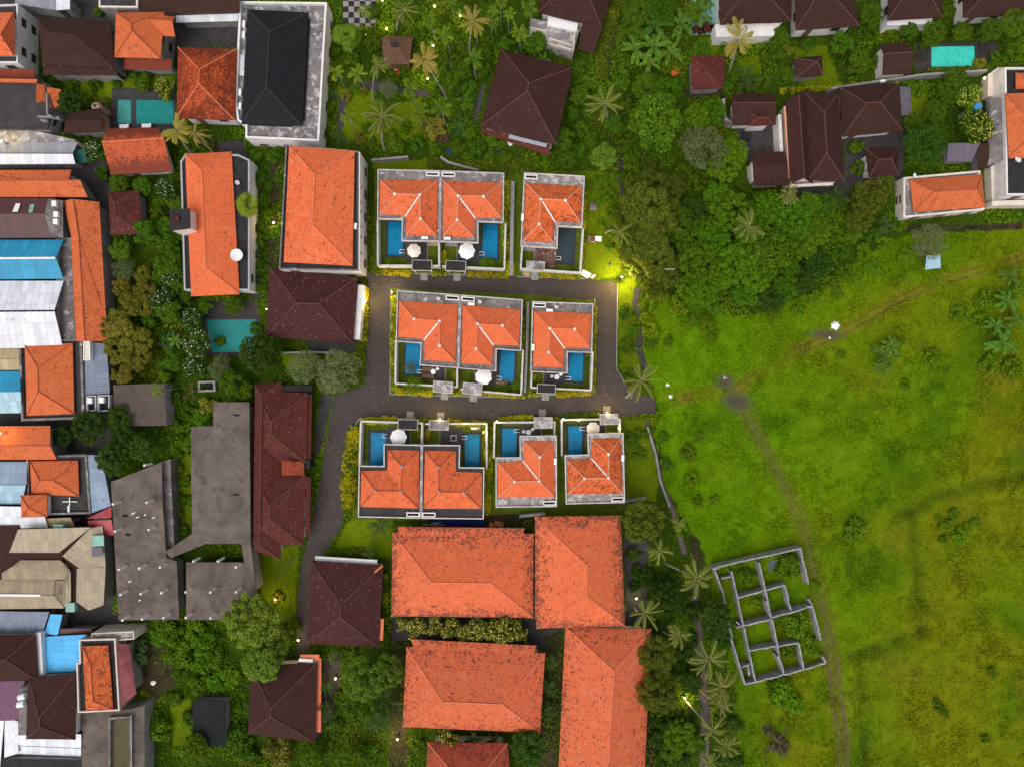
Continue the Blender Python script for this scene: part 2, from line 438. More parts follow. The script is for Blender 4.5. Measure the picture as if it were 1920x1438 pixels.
def hip_faces(c, r, axis):
    a, b, d, e = c
    if axis == 'h':
        f = [[a, b, r[1], r[0]], [b, d, r[1]], [d, e, r[0], r[1]], [e, a, r[0]]]
        l = [[a, r[0]], [e, r[0]], [b, r[1]], [d, r[1]], [r[0], r[1]]]
    elif axis == 'v':
        f = [[a, b, r[0]], [b, d, r[1], r[0]], [d, e, r[1]], [e, a, r[0], r[1]]]
        l = [[a, r[0]], [b, r[0]], [d, r[1]], [e, r[1]], [r[0], r[1]]]
    elif axis == 'gh':   # gable, ridge horizontal
        f = [[a, b, r[1], r[0]], [d, e, r[0], r[1]]]; l = [[r[0], r[1]]]
    elif axis == 'gv':
        f = [[b, d, r[1], r[0]], [e, a, r[0], r[1]]]; l = [[r[0], r[1]]]
    else:                # pyramid
        f = [[a, b, r[0]], [b, d, r[0]], [d, e, r[0]], [e, a, r[0]]]; l = [[q, r[0]] for q in c]
    return f, l
def caps_mesh(lines, r=.075, lift=.045):
    mb = MB()
    for p, q in lines:
        p, q = Vector(p), Vector(q)
        if (q - p).length < .05: continue
        up = Vector((0, 0, lift)); n = max(2, int((q - p).length / .45)); d = (q - p) / n
        pts = [p + d * i + up for i in range(n + 1)]
        mb.tube(pts, [r * (1.12 if i % 2 else .9) for i in range(n + 1)], 6)
    return mb
def windows_on(rt, poly, z0, z1, storeys=1, every=3.2, glassm='glass', door=True, limit=16, sides=None):
    """window and door parts along the outer faces of a footprint"""
    if area(poly) < 0: poly = poly[::-1]
    n = len(poly); made = 0; done = not door
    for s_ in range(storeys):
        zb = z0 + (z1 - z0) * s_ / storeys
        for i in range(n):
            if sides is not None and i not in sides: continue
            a, b = Vector(poly[i]), Vector(poly[(i + 1) % n]); L = (b - a).length
            if L < 2.4: continue
            k = max(1, int(L / every)); u = (b - a) / L; nr = Vector((u.y, -u.x)); ang = math.atan2(u.y, u.x)
            for j in range(k):
                if made >= limit: return
                c = a + u * (L * (j + .5) / k)
                if not done and s_ == 0:
                    done = True; h = 2.1; zc = zb + h / 2 + .05
                    mb = MB(); mb.box((c.x + nr.x * .03, c.y + nr.y * .03, zc), (1.0, .1, h), ang); d = mb.build("door", M['wood'], rt)
                    mb = MB(); q = c + u * .35 + nr * .12; mb.box((q.x, q.y, zb + 1.05), (.05, .08, .18), ang); mb.build("handle", M['metal'], d)
                    continue
                w, h = 1.2, min(1.2, (z1 - z0) / storeys * .42); zc = zb + (z1 - z0) / storeys * .56
                mb = MB(); o = c + nr * .04; t = .08
                for dx, dz, ww, hh in ((0, h / 2, w + t, t), (0, -h / 2, w + t, t), (-w / 2, 0, t, h - t), (w / 2, 0, t, h - t), (0, 0, .05, h - t)):
                    p = o + u * dx; mb.box((p.x, p.y, zc + dz), (ww, .1, hh), ang)
                f = mb.build("window", M['frame'], rt)
                mb = MB(); p = c + nr * .012; mb.box((p.x, p.y, zc), (w - .06, .02, h - .06), ang); mb.build("pane", M['glass'], f)
                made += 1
NB = {}
def house(name, label, cat, C4, ze, R2, zr, axis, tm, cm='capb', wm='white', inset=.7, phrase=None, win=True, storeys=1, group=None, thick=.14, capr=.075, wall=True, base_z=0.0):
    c = [P(x, y, ze) for x, y in C4]; r = [P(x, y, zr) for x, y in R2]
    cen = sum(c, Vector()) / 4
    rt = root(name, label, cat, (cen.x, cen.y, base_z), group)
    f, l = hip_faces(c, r, axis)
    ro = roof_mesh(f, thick).build("roof", M[tm], rt)
    if cm: caps_mesh(l, capr).build("ridge_cap", M[cm], ro, True)
    fp = [(p.x, p.y) for p in c]; EXCL.append(fp)
    if wall:
        q = offset(fp, -inset); top = ze - .16
        mb = MB()
        mb.prism(q, base_z, top)
        if axis in ('gh', 'gv'):   # gable triangles
            qv = [Vector((*p, top)) for p in q]
            ends = ((0, 3, 0), (1, 2, 1)) if axis == 'gh' else ((0, 1, 0), (3, 2, 1))
            for i, j, k in ends:
                m = (qv[i] + qv[j]) / 2; rr = Vector((m.x, m.y, zr - .3))
                mb.face([qv[i], qv[j], rr])
        mb.build("wall", M[wm], rt)
        if win: windows_on(rt, q, base_z, top, storeys)
    if phrase: land(C4, phrase)
    NB[label] = rt
    return rt
def slopes(name, label, cat, faces, mat, phrase=None, wallpoly=None, ze=3, wm='greyw', caps=(), cm='capb', group=None, thick=.08, win=False, capr=.08):
    """roof from any slopes: faces = [[(px,py,z)...]] with the eave first"""
    F = [[P(*p) for p in f] for f in faces]; allp = [p for f in F for p in f]
    cen = sum(allp, Vector()) / len(allp)
    rt = root(name, label, cat, (cen.x, cen.y, 0), group)
    ro = roof_mesh(F, thick).build("roof", M[mat], rt)
    if caps: caps_mesh([[P(*a), P(*b)] for a, b in caps], capr).build("ridge_cap", M[cm], ro, True)
    if wallpoly:
        q = [P2(x, y, ze) for x, y in wallpoly]; EXCL.append(q)
        q = offset(q, -.35)
        mb = MB(); mb.prism(q, 0, ze - .12); mb.build("wall", M[wm], rt)
        if win: windows_on(rt, q, 0, ze - .12)
    else:
        EXCL.extend([[(p.x, p.y) for p in f] for f in F])
    if phrase: land([(p[0], p[1]) for f in faces for p in f], phrase)
    NB[label] = rt
    return rt
def flat(name, label, cat, poly, zp, floor='conc', par='white', wm='white', ph=.5, pt=.22, phrase=None, hip=None, win=True, storeys=2, coping=None):
    """flat-roofed block with a parapet; hip = (C4, ze, R2, zr, axis, tile, cap) stands on its roof"""
    w = [P2(x, y, zp) for x, y in poly]
    if area(w) < 0: w = w[::-1]
    cx = sum(p[0] for p in w) / len(w); cy = sum(p[1] for p in w) / len(w)
    rt = root(name, label, cat, (cx, cy, 0))
    zf = zp - ph
    mb = MB(); mb.prism(w, 0, zf); mb.build("wall", M[wm], rt)
    mb = MB(); mb.prism(offset(w, -.02), zf, zf + .04); mb.build("roof_floor", M[floor], rt)
    if ph > .1:
        mb = MB(); mb.ring(offset(w, .01), pt, zf + .02, zp); mb.build("parapet", M[par], rt)
    EXCL.append(w)
    if hip:
        C4, ze, R2, zr, ax, tm, cm = hip
        c = [P(x, y, ze) for x, y in C4]; r = [P(x, y, zr) for x, y in R2]
        f, l = hip_faces(c, r, ax)
        ro = roof_mesh(f).build("tile_roof", M[tm], rt)
        if cm: caps_mesh(l).build("ridge_cap", M[cm], ro, True)
        fp = [(p.x, p.y) for p in c]
        mb = MB(); mb.prism(offset(fp, -.3), zf + .04, ze - .15); mb.build("attic_wall", M[wm], rt)
    if win: windows_on(rt, w, 0, zf, storeys, 3.5)
    if phrase: land(poly, phrase)
    NB[label] = rt
    return rt
def Z(ox, oy, k):
    """zoomed crop -> photo pixels"""
    return lambda *p: [(ox + p[i] / k, oy + p[i + 1] / k) for i in range(0, len(p), 2)]
def gwall(name, label, pts_px, h=1.6, t=.2, mat='greyw', cat='wall', cope=None, z=0):
    q = [P2(x, y, h) for x, y in pts_px]
    rt = root(name, label, cat, (q[0][0], q[0][1], 0))
    mb = MB()
    for a, b in zip(q[:-1], q[1:]): mb.seg(a, b, t, 0, h)
    mb.build("wall_body", M[mat], rt)
    if cope:
        mb = MB()
        for a, b in zip(q[:-1], q[1:]): mb.seg(a, b, t + .08, h, h + .08)
        mb.build("coping", M[cope], rt)
    return rt
def pool(label, quad, wm, rim=.45, z=.10, ladder=None, phrase=None, rimm='poolrim'):
    q = [P2(x, y, z) for x, y in quad]
    if area(q) < 0: q = q[::-1]
    cx = sum(p[0] for p in q) / len(q); cy = sum(p[1] for p in q) / len(q)
    rt = root("swimming_pool", label, "pool", (cx, cy, 0))
    mb = MB(); mb.ring(offset(q, rim), rim + .01, 0.0, z + .04); mb.build("rim", M[rimm], rt)
    mb = MB(); mb.prism(q, -.02, z); mb.build("water", M[wm], rt)
    if ladder:
        p = P2(ladder[0], ladder[1], .5); a = ladder[2]
        mb = MB(); u = Vector((math.cos(a), math.sin(a))); s_ = Vector((-u.y, u.x))
        for d in (-.25, .25):
            b = Vector(p) + s_ * d
            mb.tube([(b.x - u.x * .35, b.y - u.y * .35, .1), (b.x - u.x * .3, b.y - u.y * .3, .75), (b.x, b.y, .9), (b.x + u.x * .3, b.y + u.y * .3, .7), (b.x + u.x * .35, b.y + u.y * .35, .0)], .035, 6)
        mb.build("ladder", M['pipe'], rt, True)
    EXCL.append(offset(q, rim))
    if phrase: land(quad, phrase)
    return rt
# ---------------------------------------------------------------- ground: one sheet to the horizon
FIELD = [(1205, 560), (1290, 575), (1400, 600), (1500, 565), (1570, 520), (1640, 470), (1720, 440), (1990, 415), (1990, 1500), (1400, 1500), (1375, 1330), (1335, 1090), (1290, 1000), (1250, 900), (1238, 800), (1232, 745), (1215, 710)]
LAWNS = [[(1095, 320), (1165, 330), (1165, 520), (1110, 525), (1092, 400)], [(1157, 520), (1192, 520), (1196, 640), (1200, 700), (1165, 690), (1156, 600)],
         [(1172, 785), (1225, 785), (1236, 900), (1230, 940), (1172, 940)],
         [(618, 1040), (650, 975), (668, 968), (735, 975), (736, 1045), (610, 1045)], [(525, 662), (590, 664), (590, 690), (540, 700)],
         [(592, 770), (626, 740), (612, 800), (604, 858), (592, 855)], [(488, 1022), (560, 1022), (552, 1165), (520, 1165), (490, 1110)], [(590, 915), (612, 915), (605, 960), (588, 965)],
         [(630, 165), (700, 165), (735, 260), (640, 262)], [(740, 195), (790, 180), (800, 260), (720, 262)], [(700, 300), (1000, 300), (1000, 322), (700, 316)],
         [(1490, 85), (1550, 85), (1580, 160), (1545, 165), (1500, 160)], [(1385, 110), (1425, 105), (1430, 140), (1390, 145)], [(1315, 70), (1350, 72), (1345, 105), (1312, 103)],
         [(150, 145), (325, 145), (325, 185), (150, 185)], [(1185, 1020), (1200, 1020), (1196, 1130), (1180, 1120)], [(1703, 170), (1740, 170), (1735, 215), (1708, 215)], [(735, 540), (1117, 545), (1117, 745), (735, 738)],
         [(322, 860), (360, 850), (358, 1010), (330, 1040)], [(275, 1230), (330, 1260), (300, 1320), (260, 1300)], [(318, 1310), (358, 1310), (355, 1400), (322, 1400)], [(706, 318), (1160, 322), (1150, 522), (700, 512)], [(660, 782), (1172, 778), (1172, 972), (660, 972)]]
DIRT = [[(270, 1205), (300, 1200), (345, 1270), (300, 1310), (262, 1290)], [(1290, 1000), (1310, 1010), (1320, 1100), (1300, 1110)], [(1700, 425), (1920, 418), (1920, 432), (1700, 440)],
        [(165, 1145), (225, 1150), (225, 1200), (170, 1190)], [(190, 300), (205, 330), (205, 650), (195, 640)], [(1280, 170), (1360, 168), (1370, 190), (1285, 185)], [(506, 280), (528, 285), (518, 500), (503, 500)],
        [(805, 965), (1005, 955), (1005, 985), (805, 990)], [(730, 1160), (770, 1158), (765, 1440), (728, 1440)], [(1017, 1160), (1055, 1175), (1045, 1440), (1010, 1440)], [(1215, 1190), (1235, 1190), (1225, 1440), (1205, 1440)]]
TRACK1 = [(1990, 462), (1880, 495), (1760, 530), (1680, 563), (1610, 605), (1560, 630), (1490, 662), (1420, 702), (1370, 735), (1260, 748)]
TRACK2 = [(1370, 735), (1392, 760), (1415, 808), (1450, 870), (1480, 930), (1505, 985), (1525, 1070), (1545, 1150), (1558, 1230), (1570, 1320), (1580, 1380), (1582, 1500)]
PATHS = [[(1150, 20), (1148, 70), (1140, 110), (1138, 150)], [(1196, 540), (1190, 570), (1206, 610), (1198, 650), (1212, 700)], [(1212, 790), (1232, 860), (1240, 905), (1262, 960), (1284, 1040)], [(1300, 1090), (1310, 1180), (1316, 1270), (1322, 1350), (1318, 1500)], [(1165, 290), (1162, 330), (1172, 380)]]
DITCH = [[(1712, 960), (1722, 1060), (1734, 1182)], [(1734, 1182), (1665, 1208), (1596, 1228)], [(1612, 1232), (1622, 1320), (1630, 1500)], [(1690, 964), (1760, 925), (1840, 905), (1990, 880)], [(1480, 815), (1560, 800), (1650, 780)], [(1720, 840), (1735, 860), (1690, 905)]]
def field_height(px, py, X, Y, inside):
    h = -.03 - .02 * 0
    b = (fbm(X, Y, 2.2, 5, 3) - .5) * .35 + (fbm(X, Y, 14, 6, 2) - .5) * .8
    for i, d in enumerate(DITCH):
        dd = dline(d, px, py) / PXM
        b = b - (.45 if i < 4 else .28) * (.5 + fbm(X, Y, 3, 17, 2)) * np.exp(-(dd / .9) ** 2) + .22 * np.exp(-((dd - 1.9) / 1.0) ** 2)
    ed = inside
    return h + (b + .1) * ed
def soft(mask, px, py, w=14):
    return mask
G1, G2, G3 = np.array((.112, .228, .002)), np.array((.172, .182, .004)), np.array((.058, .140, .002))
SOIL = np.array((.050, .040, .020)); DIRTC = np.array((.085, .062, .055)); UNDER = np.array((.038, .066, .005)); LAWNC = np.array((.135, .195, .004))
def ground_colour(px, py, X, Y):
    wob = (fbm(X, Y, 4.0, 21, 3) - .5) * 34; wob2 = (fbm(X, Y, 4.0, 25, 3) - .5) * 34
    qx, qy = px + wob, py + wob2
    infield = pip(FIELD, qx, qy)
    c = np.tile(UNDER, px.shape + (1,)) * (.7 + .8 * fbm(X, Y, 3, 31, 3))[..., None]
    t = np.clip((px - 1450) / 420, 0, 1) * .55 + np.clip((py - 800) / 640, 0, 1) * .50
    t = np.clip(t + (fbm(X, Y, 11, 41, 3) - .5) * 1.0, 0, 1)
    t = np.maximum(t, np.exp(-(((px - 1900) / 90) ** 2 + ((py - 800) / 120) ** 2)) * .95)
    g = G1 * (1 - t)[..., None] + G2 * t[..., None]
    d = np.clip((fbm(X, Y, 6, 51, 4) - .52) * 4, 0, 1) * .7
    d = np.maximum(d, np.clip((py - 1120) / 300, 0, 1) * np.clip((1480 - px) / 90, 0, 1) * .6)
    g = g * (1 - d)[..., None] + G3 * d[..., None]
    r = np.clip((fbm(X, Y, 5, 61, 4) - .60) * 6, 0, 1) * t
    g = g * (1 - r * .5)[..., None] + np.array((.17, .135, .012)) * (r * .5)[..., None]
    for dl in DITCH[:4]:
        e = np.exp(-(dline(dl, px + wob * .3, py + wob2 * .3) / 11) ** 2)[..., None] * (.15 + .50 * fbm(X, Y, 4, 19, 2))[..., None]
        g = g * (1 - e) + np.array((.045, .080, .006)) * e
    c[infield] = g[infield]
    jx, jy = px + wob * .25, py + wob2 * .25
    for L in LAWNS:
        m = pip(L, jx, jy); c[m] = (LAWNC * (.65 + .6 * fbm(X, Y, 3, 71, 3))[..., None])[m]
    for D in DIRT:
        m = pip(D, jx, jy); c[m] = (SOIL * (.6 + .9 * fbm(X, Y, 1.5, 81, 3))[..., None])[m]
    br = fbm(X, Y, 1.8, 91, 3)
    e = np.clip(1.15 - dline(TRACK1, px + wob * .4, py + wob2 * .4) / 17, 0, 1) * np.clip((br - .22) * 3, .3, 1) * .85
    e2 = np.clip(1.3 - np.abs(dline(TRACK1, px + wob * .12, py + wob2 * .12) - 6) / 3.2, 0, 1) * np.clip((br - .34) * 5, 0, 1) * .62
    c = c * (1 - e)[..., None] + np.array((.215, .200, .012)) * e[..., None]
    c = c * (1 - e2)[..., None] + np.array((.13, .090, .025)) * e2[..., None]
    dd = dline(TRACK2, px + wob * .15, py + wob2 * .15)
    e = np.clip(1.2 - dd / 18, 0, 1) * .6
    c = c * (1 - e)[..., None] + np.array((.14, .125, .02)) * e[..., None]
    fade = np.clip((py - 740) / 500, .55, 1)
    rut = np.clip((py - 1080) / 160, 0, 1); e = np.clip(1.3 - np.abs(dd - 8.5 * rut) / (2.4 + .8 * rut), 0, 1) * np.clip((br - .32) * 5, 0, 1) * fade
    c = c * (1 - e)[..., None] + np.array((.125, .085, .055)) * e[..., None]
    for cx, cy, rx, ry in ((1382, 752, 26, 20), (1360, 715, 18, 14), (1545, 628, 34, 11)):
        e = np.clip(1.5 - np.hypot((px + wob * .5 - cx) / rx, (py + wob2 * .5 - cy) / ry) * 1.1, 0, 1) * .85
        c = c * (1 - e)[..., None] + DIRTC * e[..., None]
    return np.clip(c, 0, 1), infield
def build_ground():
    xs = np.concatenate([np.array([-700, -420, -240, -150]), np.arange(-100, 100.01, .4), np.array([150, 240, 420, 700])])
    ys = np.concatenate([np.array([-700, -400, -220, -120]), np.arange(-75, 75.01, .4), np.array([120, 220, 400, 700])])
    X, Y = np.meshgrid(xs, ys); px, py = 960 + X * PXM, 719 - Y * PXM
    c, inf = ground_colour(px, py, X, Y)
    # soft field edge for the relief
    ins = np.clip(np.where(inf, 1, 0) * np.clip(dline(FIELD + FIELD[:1], px, py) / 40, 0, 1), 0, 1)
    near = (np.abs(X) < 100) & (np.abs(Y) < 75); c[~near] = (.05, .09, .006)
    Zs = np.where(near, field_height(px, py, X, Y, ins), -.03)
    pd = np.full(px.shape, 1e9)
    for p in PATHS[:1] + PATHS[1:2]: pd = np.minimum(pd, dline(p, px, py))
    nx, ny = len(xs), len(ys)
    V = np.stack([X, Y, Zs], -1).reshape(-1, 3)
    i = np.arange(ny - 1)[:, None] * nx + np.arange(nx - 1)[None]
    F = np.stack([i, i + 1, i + nx + 1, i + nx], -1).reshape(-1, 4)
    m = bpy.data.meshes.new("ground")
    m.vertices.add(len(V)); m.loops.add(F.size); m.polygons.add(len(F))
    m.vertices.foreach_set("co", V.reshape(-1).astype(np.float32)); m.loops.foreach_set("vertex_index", F.reshape(-1).astype(np.int32))
    m.polygons.foreach_set("loop_start", np.arange(0, F.size, 4, dtype=np.int32))
    try: m.polygons.foreach_set("loop_total", np.full(len(F), 4, dtype=np.int32))
    except Exception: pass
    a = m.color_attributes.new("Col", 'FLOAT_COLOR', 'POINT')
    cc = np.ones((len(V), 4), np.float32); cc[:, :3] = c.reshape(-1, 3); a.data.foreach_set("color", cc.reshape(-1))
    m.polygons.foreach_set("use_smooth", [True] * len(F))
    m.materials.append(colmat('ground_soil_and_grass')); m.update(calc_edges=True)
    o = bpy.data.objects.new("ground", m); COL.objects.link(o); struct(o)
build_ground()
# ---------------------------------------------------------------- paved road
def paver_mat():
    n = N('dark_cobble_paving', .7, .12); pos = n.pos()
    br = n.new("ShaderNodeTexBrick"); n.put(br.inputs["Vector"], pos); br.inputs["Scale"].default_value = 1
    br.inputs["Brick Width"].default_value = .42; br.inputs["Row Height"].default_value = .30; br.inputs["Mortar Size"].default_value = .035
    n.put(br.inputs["Color1"], (.054, .045, .043)); n.put(br.inputs["Color2"], (.082, .069, .065)); n.put(br.inputs["Mortar"], (.042, .035, .032))
    o = n.mix(n.ramp(n.noise(.25, 5), .35, .68), br.outputs["Color"], (.052, .041, .037))
    o = n.mix(n.mul(n.ramp(n.noise(.16, 4), .50, .66), .35), o, (.085, .068, .055))
    vo = n.new("ShaderNodeTexVoronoi"); n.put(vo.inputs["Vector"], pos); vo.inputs["Scale"].default_value = 2.6
    sp = n.mul(n.ramp(vo.outputs["Distance"], .20, .12), n.ramp(n.noise(.11, 4, None, .7), .47, .60))
    o = n.mix(n.mul(sp, .75), o, (.26, .23, .21))
    n.bump(br.outputs["Fac"], -.5, .03)
    return n.col(o)
M['paver'] = paver_mat()
M['lawn'] = colmat('_unused', fine=0)
def lawn_mat():
    n = N('courtyard_grass', .9, .1)
    o = n.mix(n.ramp(n.noise(.9, 5), .3, .7), (.05, .085, .008), (.12, .15, .008))
    o = n.mix(n.mul(n.ramp(n.noise(7, 4), .4, .7), .5), o, (.03, .055, .006))
    n.bump(n.noise(16, 3), .7, .05); return n.col(o)
M['lawn'] = lawn_mat()
M['trail'] = concrete('bare_trail_earth', (.085, .068, .062), (.13, .105, .095), (.045, .036, .032), 0, 21, .5)
ROAD = [(690, 512), (830, 516), (960, 517), (1060, 520), (1156, 530), (1159, 560), (1157, 620), (1155, 690), (1166, 712), (1190, 735), (1229, 747), (1229, 776), (1172, 779), (1050, 783), (920, 788), (780, 783), (690, 783), (667, 796), (657, 850), (650, 930), (641, 985), (610, 1035), (588, 1110), (580, 1240), (556, 1240), (556, 1150), (564, 1060), (578, 1010), (600, 905), (607, 850), (616, 800), (627, 742), (684, 722), (688, 640)]
sheet("road", ROAD, .012, M['paver'])
for i, (pts, w) in enumerate(zip(PATHS, (9, 10, 8, 13, 8))):
    L = []; R_ = []
    for k, p in enumerate(pts):
        a = pts[max(0, k - 1)]; b = pts[min(len(pts) - 1, k + 1)]; d = Vector((b[0] - a[0], b[1] - a[1])).normalized()
        s_ = w * (.8 + .4 * random.random())
        L.append((p[0] - d.y * s_ * .6, p[1] + d.x * s_ * .6)); R_.append((p[0] + d.y * s_ * .6, p[1] - d.x * s_ * .6))
    mb = MB()
    for k in range(len(pts) - 1):
        q = [P(*L[k], .016), P(*L[k + 1], .016), P(*R_[k + 1], .016), P(*R_[k], .016)]
        if area([(v.x, v.y) for v in q]) < 0: q = q[::-1]
        mb.face(q, [(v.x, v.y) for v in q]); EXCL.append([(v.x, v.y) for v in q])
    struct(mb.build("trail", M['trail'] if i in (2, 3) else M['concd'], base=P(*pts[0], .016)))
# kerb of the estate road islands
def kerb(pts, name="kerb"):
    mb = MB(); q = [P2(x, y, .12) for x, y in pts]
    for a, b in zip(q[:-1], q[1:]): mb.seg(a, b, .16, 0, .12)
    struct(mb.build(name, M['stone'], base=(*q[0], 0)))
kerb([(702, 512), (955, 518)]); kerb([(970, 519), (1100, 523)]); kerb([(733, 543), (731, 738)]); kerb([(731, 739), (985, 746)]); kerb([(1115, 560), (1113, 735), (1000, 742)])
kerb([(664, 800), (672, 786), (780, 783)]); kerb([(1158, 540), (1156, 690), (1170, 715)])
sheet("lawn", [(733, 541), (985, 552), (1118, 564), (1116, 739), (985, 746), (733, 739)], .020, M['lawn'])
sheet("lawn", [(702, 316), (958, 322), (1100, 326), (1098, 524), (960, 519), (700, 512)], .020, M['lawn'])
sheet("lawn", [(668, 793), (800, 786), (920, 791), (1050, 786), (1172, 781), (1180, 950), (1060, 958), (925, 965), (664, 974), (655, 900)], .020, M['lawn'])
# dark yards between houses
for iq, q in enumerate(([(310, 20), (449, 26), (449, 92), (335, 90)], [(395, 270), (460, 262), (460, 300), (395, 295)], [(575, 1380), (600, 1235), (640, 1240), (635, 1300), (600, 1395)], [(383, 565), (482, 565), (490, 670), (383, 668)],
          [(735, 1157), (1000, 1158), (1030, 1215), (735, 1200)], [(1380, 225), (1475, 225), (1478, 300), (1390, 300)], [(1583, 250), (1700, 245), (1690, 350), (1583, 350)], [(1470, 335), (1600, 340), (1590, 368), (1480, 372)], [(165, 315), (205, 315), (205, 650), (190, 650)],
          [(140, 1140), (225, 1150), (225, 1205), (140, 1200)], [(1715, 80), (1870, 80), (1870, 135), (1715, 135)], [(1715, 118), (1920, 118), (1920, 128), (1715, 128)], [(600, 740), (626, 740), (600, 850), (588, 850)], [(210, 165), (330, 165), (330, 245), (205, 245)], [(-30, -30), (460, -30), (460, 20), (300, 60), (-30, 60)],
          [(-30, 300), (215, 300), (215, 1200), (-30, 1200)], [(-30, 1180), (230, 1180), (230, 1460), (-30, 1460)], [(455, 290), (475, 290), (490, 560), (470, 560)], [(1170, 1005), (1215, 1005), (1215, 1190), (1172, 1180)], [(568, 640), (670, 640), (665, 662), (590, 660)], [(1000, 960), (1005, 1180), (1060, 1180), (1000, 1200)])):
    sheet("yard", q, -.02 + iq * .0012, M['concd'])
# black and white chequered terrace in the garden
def checker():
    a = Z(590, 0, 3.6226); sq = 38 / 3.6226
    mb = MB(); x0, y0 = 590 + 192 / 3.6226, -8
    wh = MB()
    for i in range(6):
        for j in range(6):
            x, y = x0 + i * sq, y0 + j * sq
            if (j == 5 and i not in (2, 4, 5)) : continue
            q = [P(x, y + sq, .03), P(x + sq, y + sq, .03), P(x + sq, y, .03), P(x, y, .03)]
            (wh if (i + j) % 2 else mb).face(q)
    rt = root("chequered_terrace", "black and white chequered stone terrace at the top of the garden", "terrace", P(675, 20, 0))
    mb.build("dark_paver", M['dkgrey'], rt); wh.build("pale_paver", M['stone'], rt)
    EXCL.append([P2(640, -10), P2(706, -10), P2(706, 50), P2(640, 50)]); land([(645, 0), (700, 45)], "the chequered terrace")
checker()
for pts in ([(742, 38), (752, 38), (752, 70), (742, 70)], [(660, 155), (705, 152), (760, 166), (885, 180), (885, 190), (760, 178), (660, 166)], [(890, 195), (905, 160), (912, 160), (895, 228), (887, 228)], [(636, 180), (655, 180), (640, 250), (632, 250)]):
    sheet("garden_path", pts, .018, M['deck'])
# ---------------------------------------------------------------- big orange roofs of the hotel (bottom centre)
def hotel(label, C4, ze, R2, zr, axis, tm, phrase, strip=None):
    rt = house("hotel_wing", label, "building", C4, ze, R2, zr, axis, tm, 'caps', 'cream', phrase=phrase, thick=.2, inset=.9)
    if strip:   # the extra course of eave tiles that runs out past the north slope
        c = [P(x, y, z) for x, y, z in strip]
        roof_mesh([c], .16).build("eave_strip", M[tm], rt)
    return rt
hotel("widest orange-roofed hotel wing, lying just below the lower villas", [(736, 998), (1000.5, 1000.5), (999.5, 1157.5), (733.6, 1155)], 4.2, [(810, 1091.5), (921, 1093)], 7.4, 'h', 'tileB', "the widest orange hotel roof", [(744, 987, 4.0), (984, 990, 4.0), (979, 1006, 4.45), (751, 1004, 4.45)])
hotel("squarish orange-roofed hotel wing beside the widest one, to its right", [(1003, 968.5), (1164, 966), (1171.6, 1173), (1006, 1178)], 4.4, [(1100.6, 1060), (1100, 1116.5)], 7.9, 'v', 'tileB', "the squarish orange hotel roof", [(1003, 1160, 4.3), (1003, 982, 4.3), (1013, 984, 4.72), (1013, 1158, 4.72)])
hotel("long orange-roofed hotel wing running off the bottom edge of the photo", [(1060, 1174), (1221, 1179), (1205, 1530), (1043, 1530)], 3.7, [(1151, 1257), (1139, 1452)], 7.2, 'v', 'tileB2', "the long orange hotel roof")
hotel("lower orange-roofed hotel wing with the frangipani row above it", [(762, 1212), (1022, 1224.6), (1012.7, 1373.5), (754.7, 1362.4)], 4.0, [(830, 1315), (943, 1320)], 7.4, 'h', 'tileB2', "the lower orange hotel roof", [(770, 1198, 3.8), (1006, 1210, 3.8), (1000, 1228, 4.28), (777, 1217, 4.28)])
hotel("dark red hotel roof cut off by the bottom edge, half under trees", [(802, 1391), (952, 1393), (962, 1510), (796, 1510)], 3.8, [(850, 1450), (905, 1450)], 6.6, 'h', 'midred', "the cut-off dark red roof at the bottom")
# ---------------------------------------------------------------- brown roofed houses
d2 = Z(590, 0, 3.6226); d4 = Z(1400, 0, 3.267); c3 = Z(200, 660, 3.596); c4 = Z(200, 1020, 3.441); b2 = Z(300, 260, 3.424); b1 = Z(300, 0, 3.995); a1 = Z(0, 0, 3.994); a2 = Z(0, 280, 3.994); a3 = Z(0, 620, 3.994); a4 = Z(0, 960, 3.009); d3 = Z(1080, 0, 4.2286)
r = house("brown_house", "square dark brown tiled house with white gutter along its top edge, beside the drive", "house", c4(1320, 105, 1785, 135, 1755, 665, 1292, 640), 3.4, c4(1510, 390, 1508, 470), 6.4, 'v', 'brown2', phrase="the square brown house by the drive")
mb = MB(); p, q = P2(*c4(1345, 92)[0], 2.7), P2(*c4(1745, 116)[0], 2.7); mb.seg(p, q, .7, 2.5, 2.72); mb.build("gutter", M['pipe'], r)
mb = MB(); p, q = P2(*c4(1730, 178)[0], 4.0), P2(*c4(1780, 138)[0], 3.6); mb.tube([(*p, 4.15), (*q, 3.65)], .17); mb.build("new_ridge_tiles", M['caps'], r)
mb = MB(); p, q = P2(*c4(1778, 480)[0], 3.0), P2(*c4(1772, 620)[0], 3.0); mb.seg(p, q, .5, 2.85, 3.1); mb.build("orange_edge_tiles", M['caps'], r)
r = house("brown_house", "dark brown tiled house with an orange edge strip, beside the bright leafy trees at bottom", "house", c4(930, 780, 1357, 768, 1345, 1276, 912, 1222), 3.3, c4(1060, 1060, 1058, 1110), 6.2, 'v', 'brown', phrase="the brown house with the orange edge")
for k, (u, v) in enumerate((((1368, 735), (1366, 1210)), ((1250, 728), (1372, 728)))):
    mb = MB(); mb.seg(P2(*c4(*u)[0], 2.6), P2(*c4(*v)[0], 2.6), .75, 2.4, 2.65 + .01 * k); mb.build("orange_edge_tiles", M['caps'], r)
mb = MB(); mb.seg(P2(*c4(1240, 748)[0], 2.9), P2(*c4(1330, 752)[0], 2.9), .5, 2.7, 2.95); mb.build("gutter", M['pipe'], r)
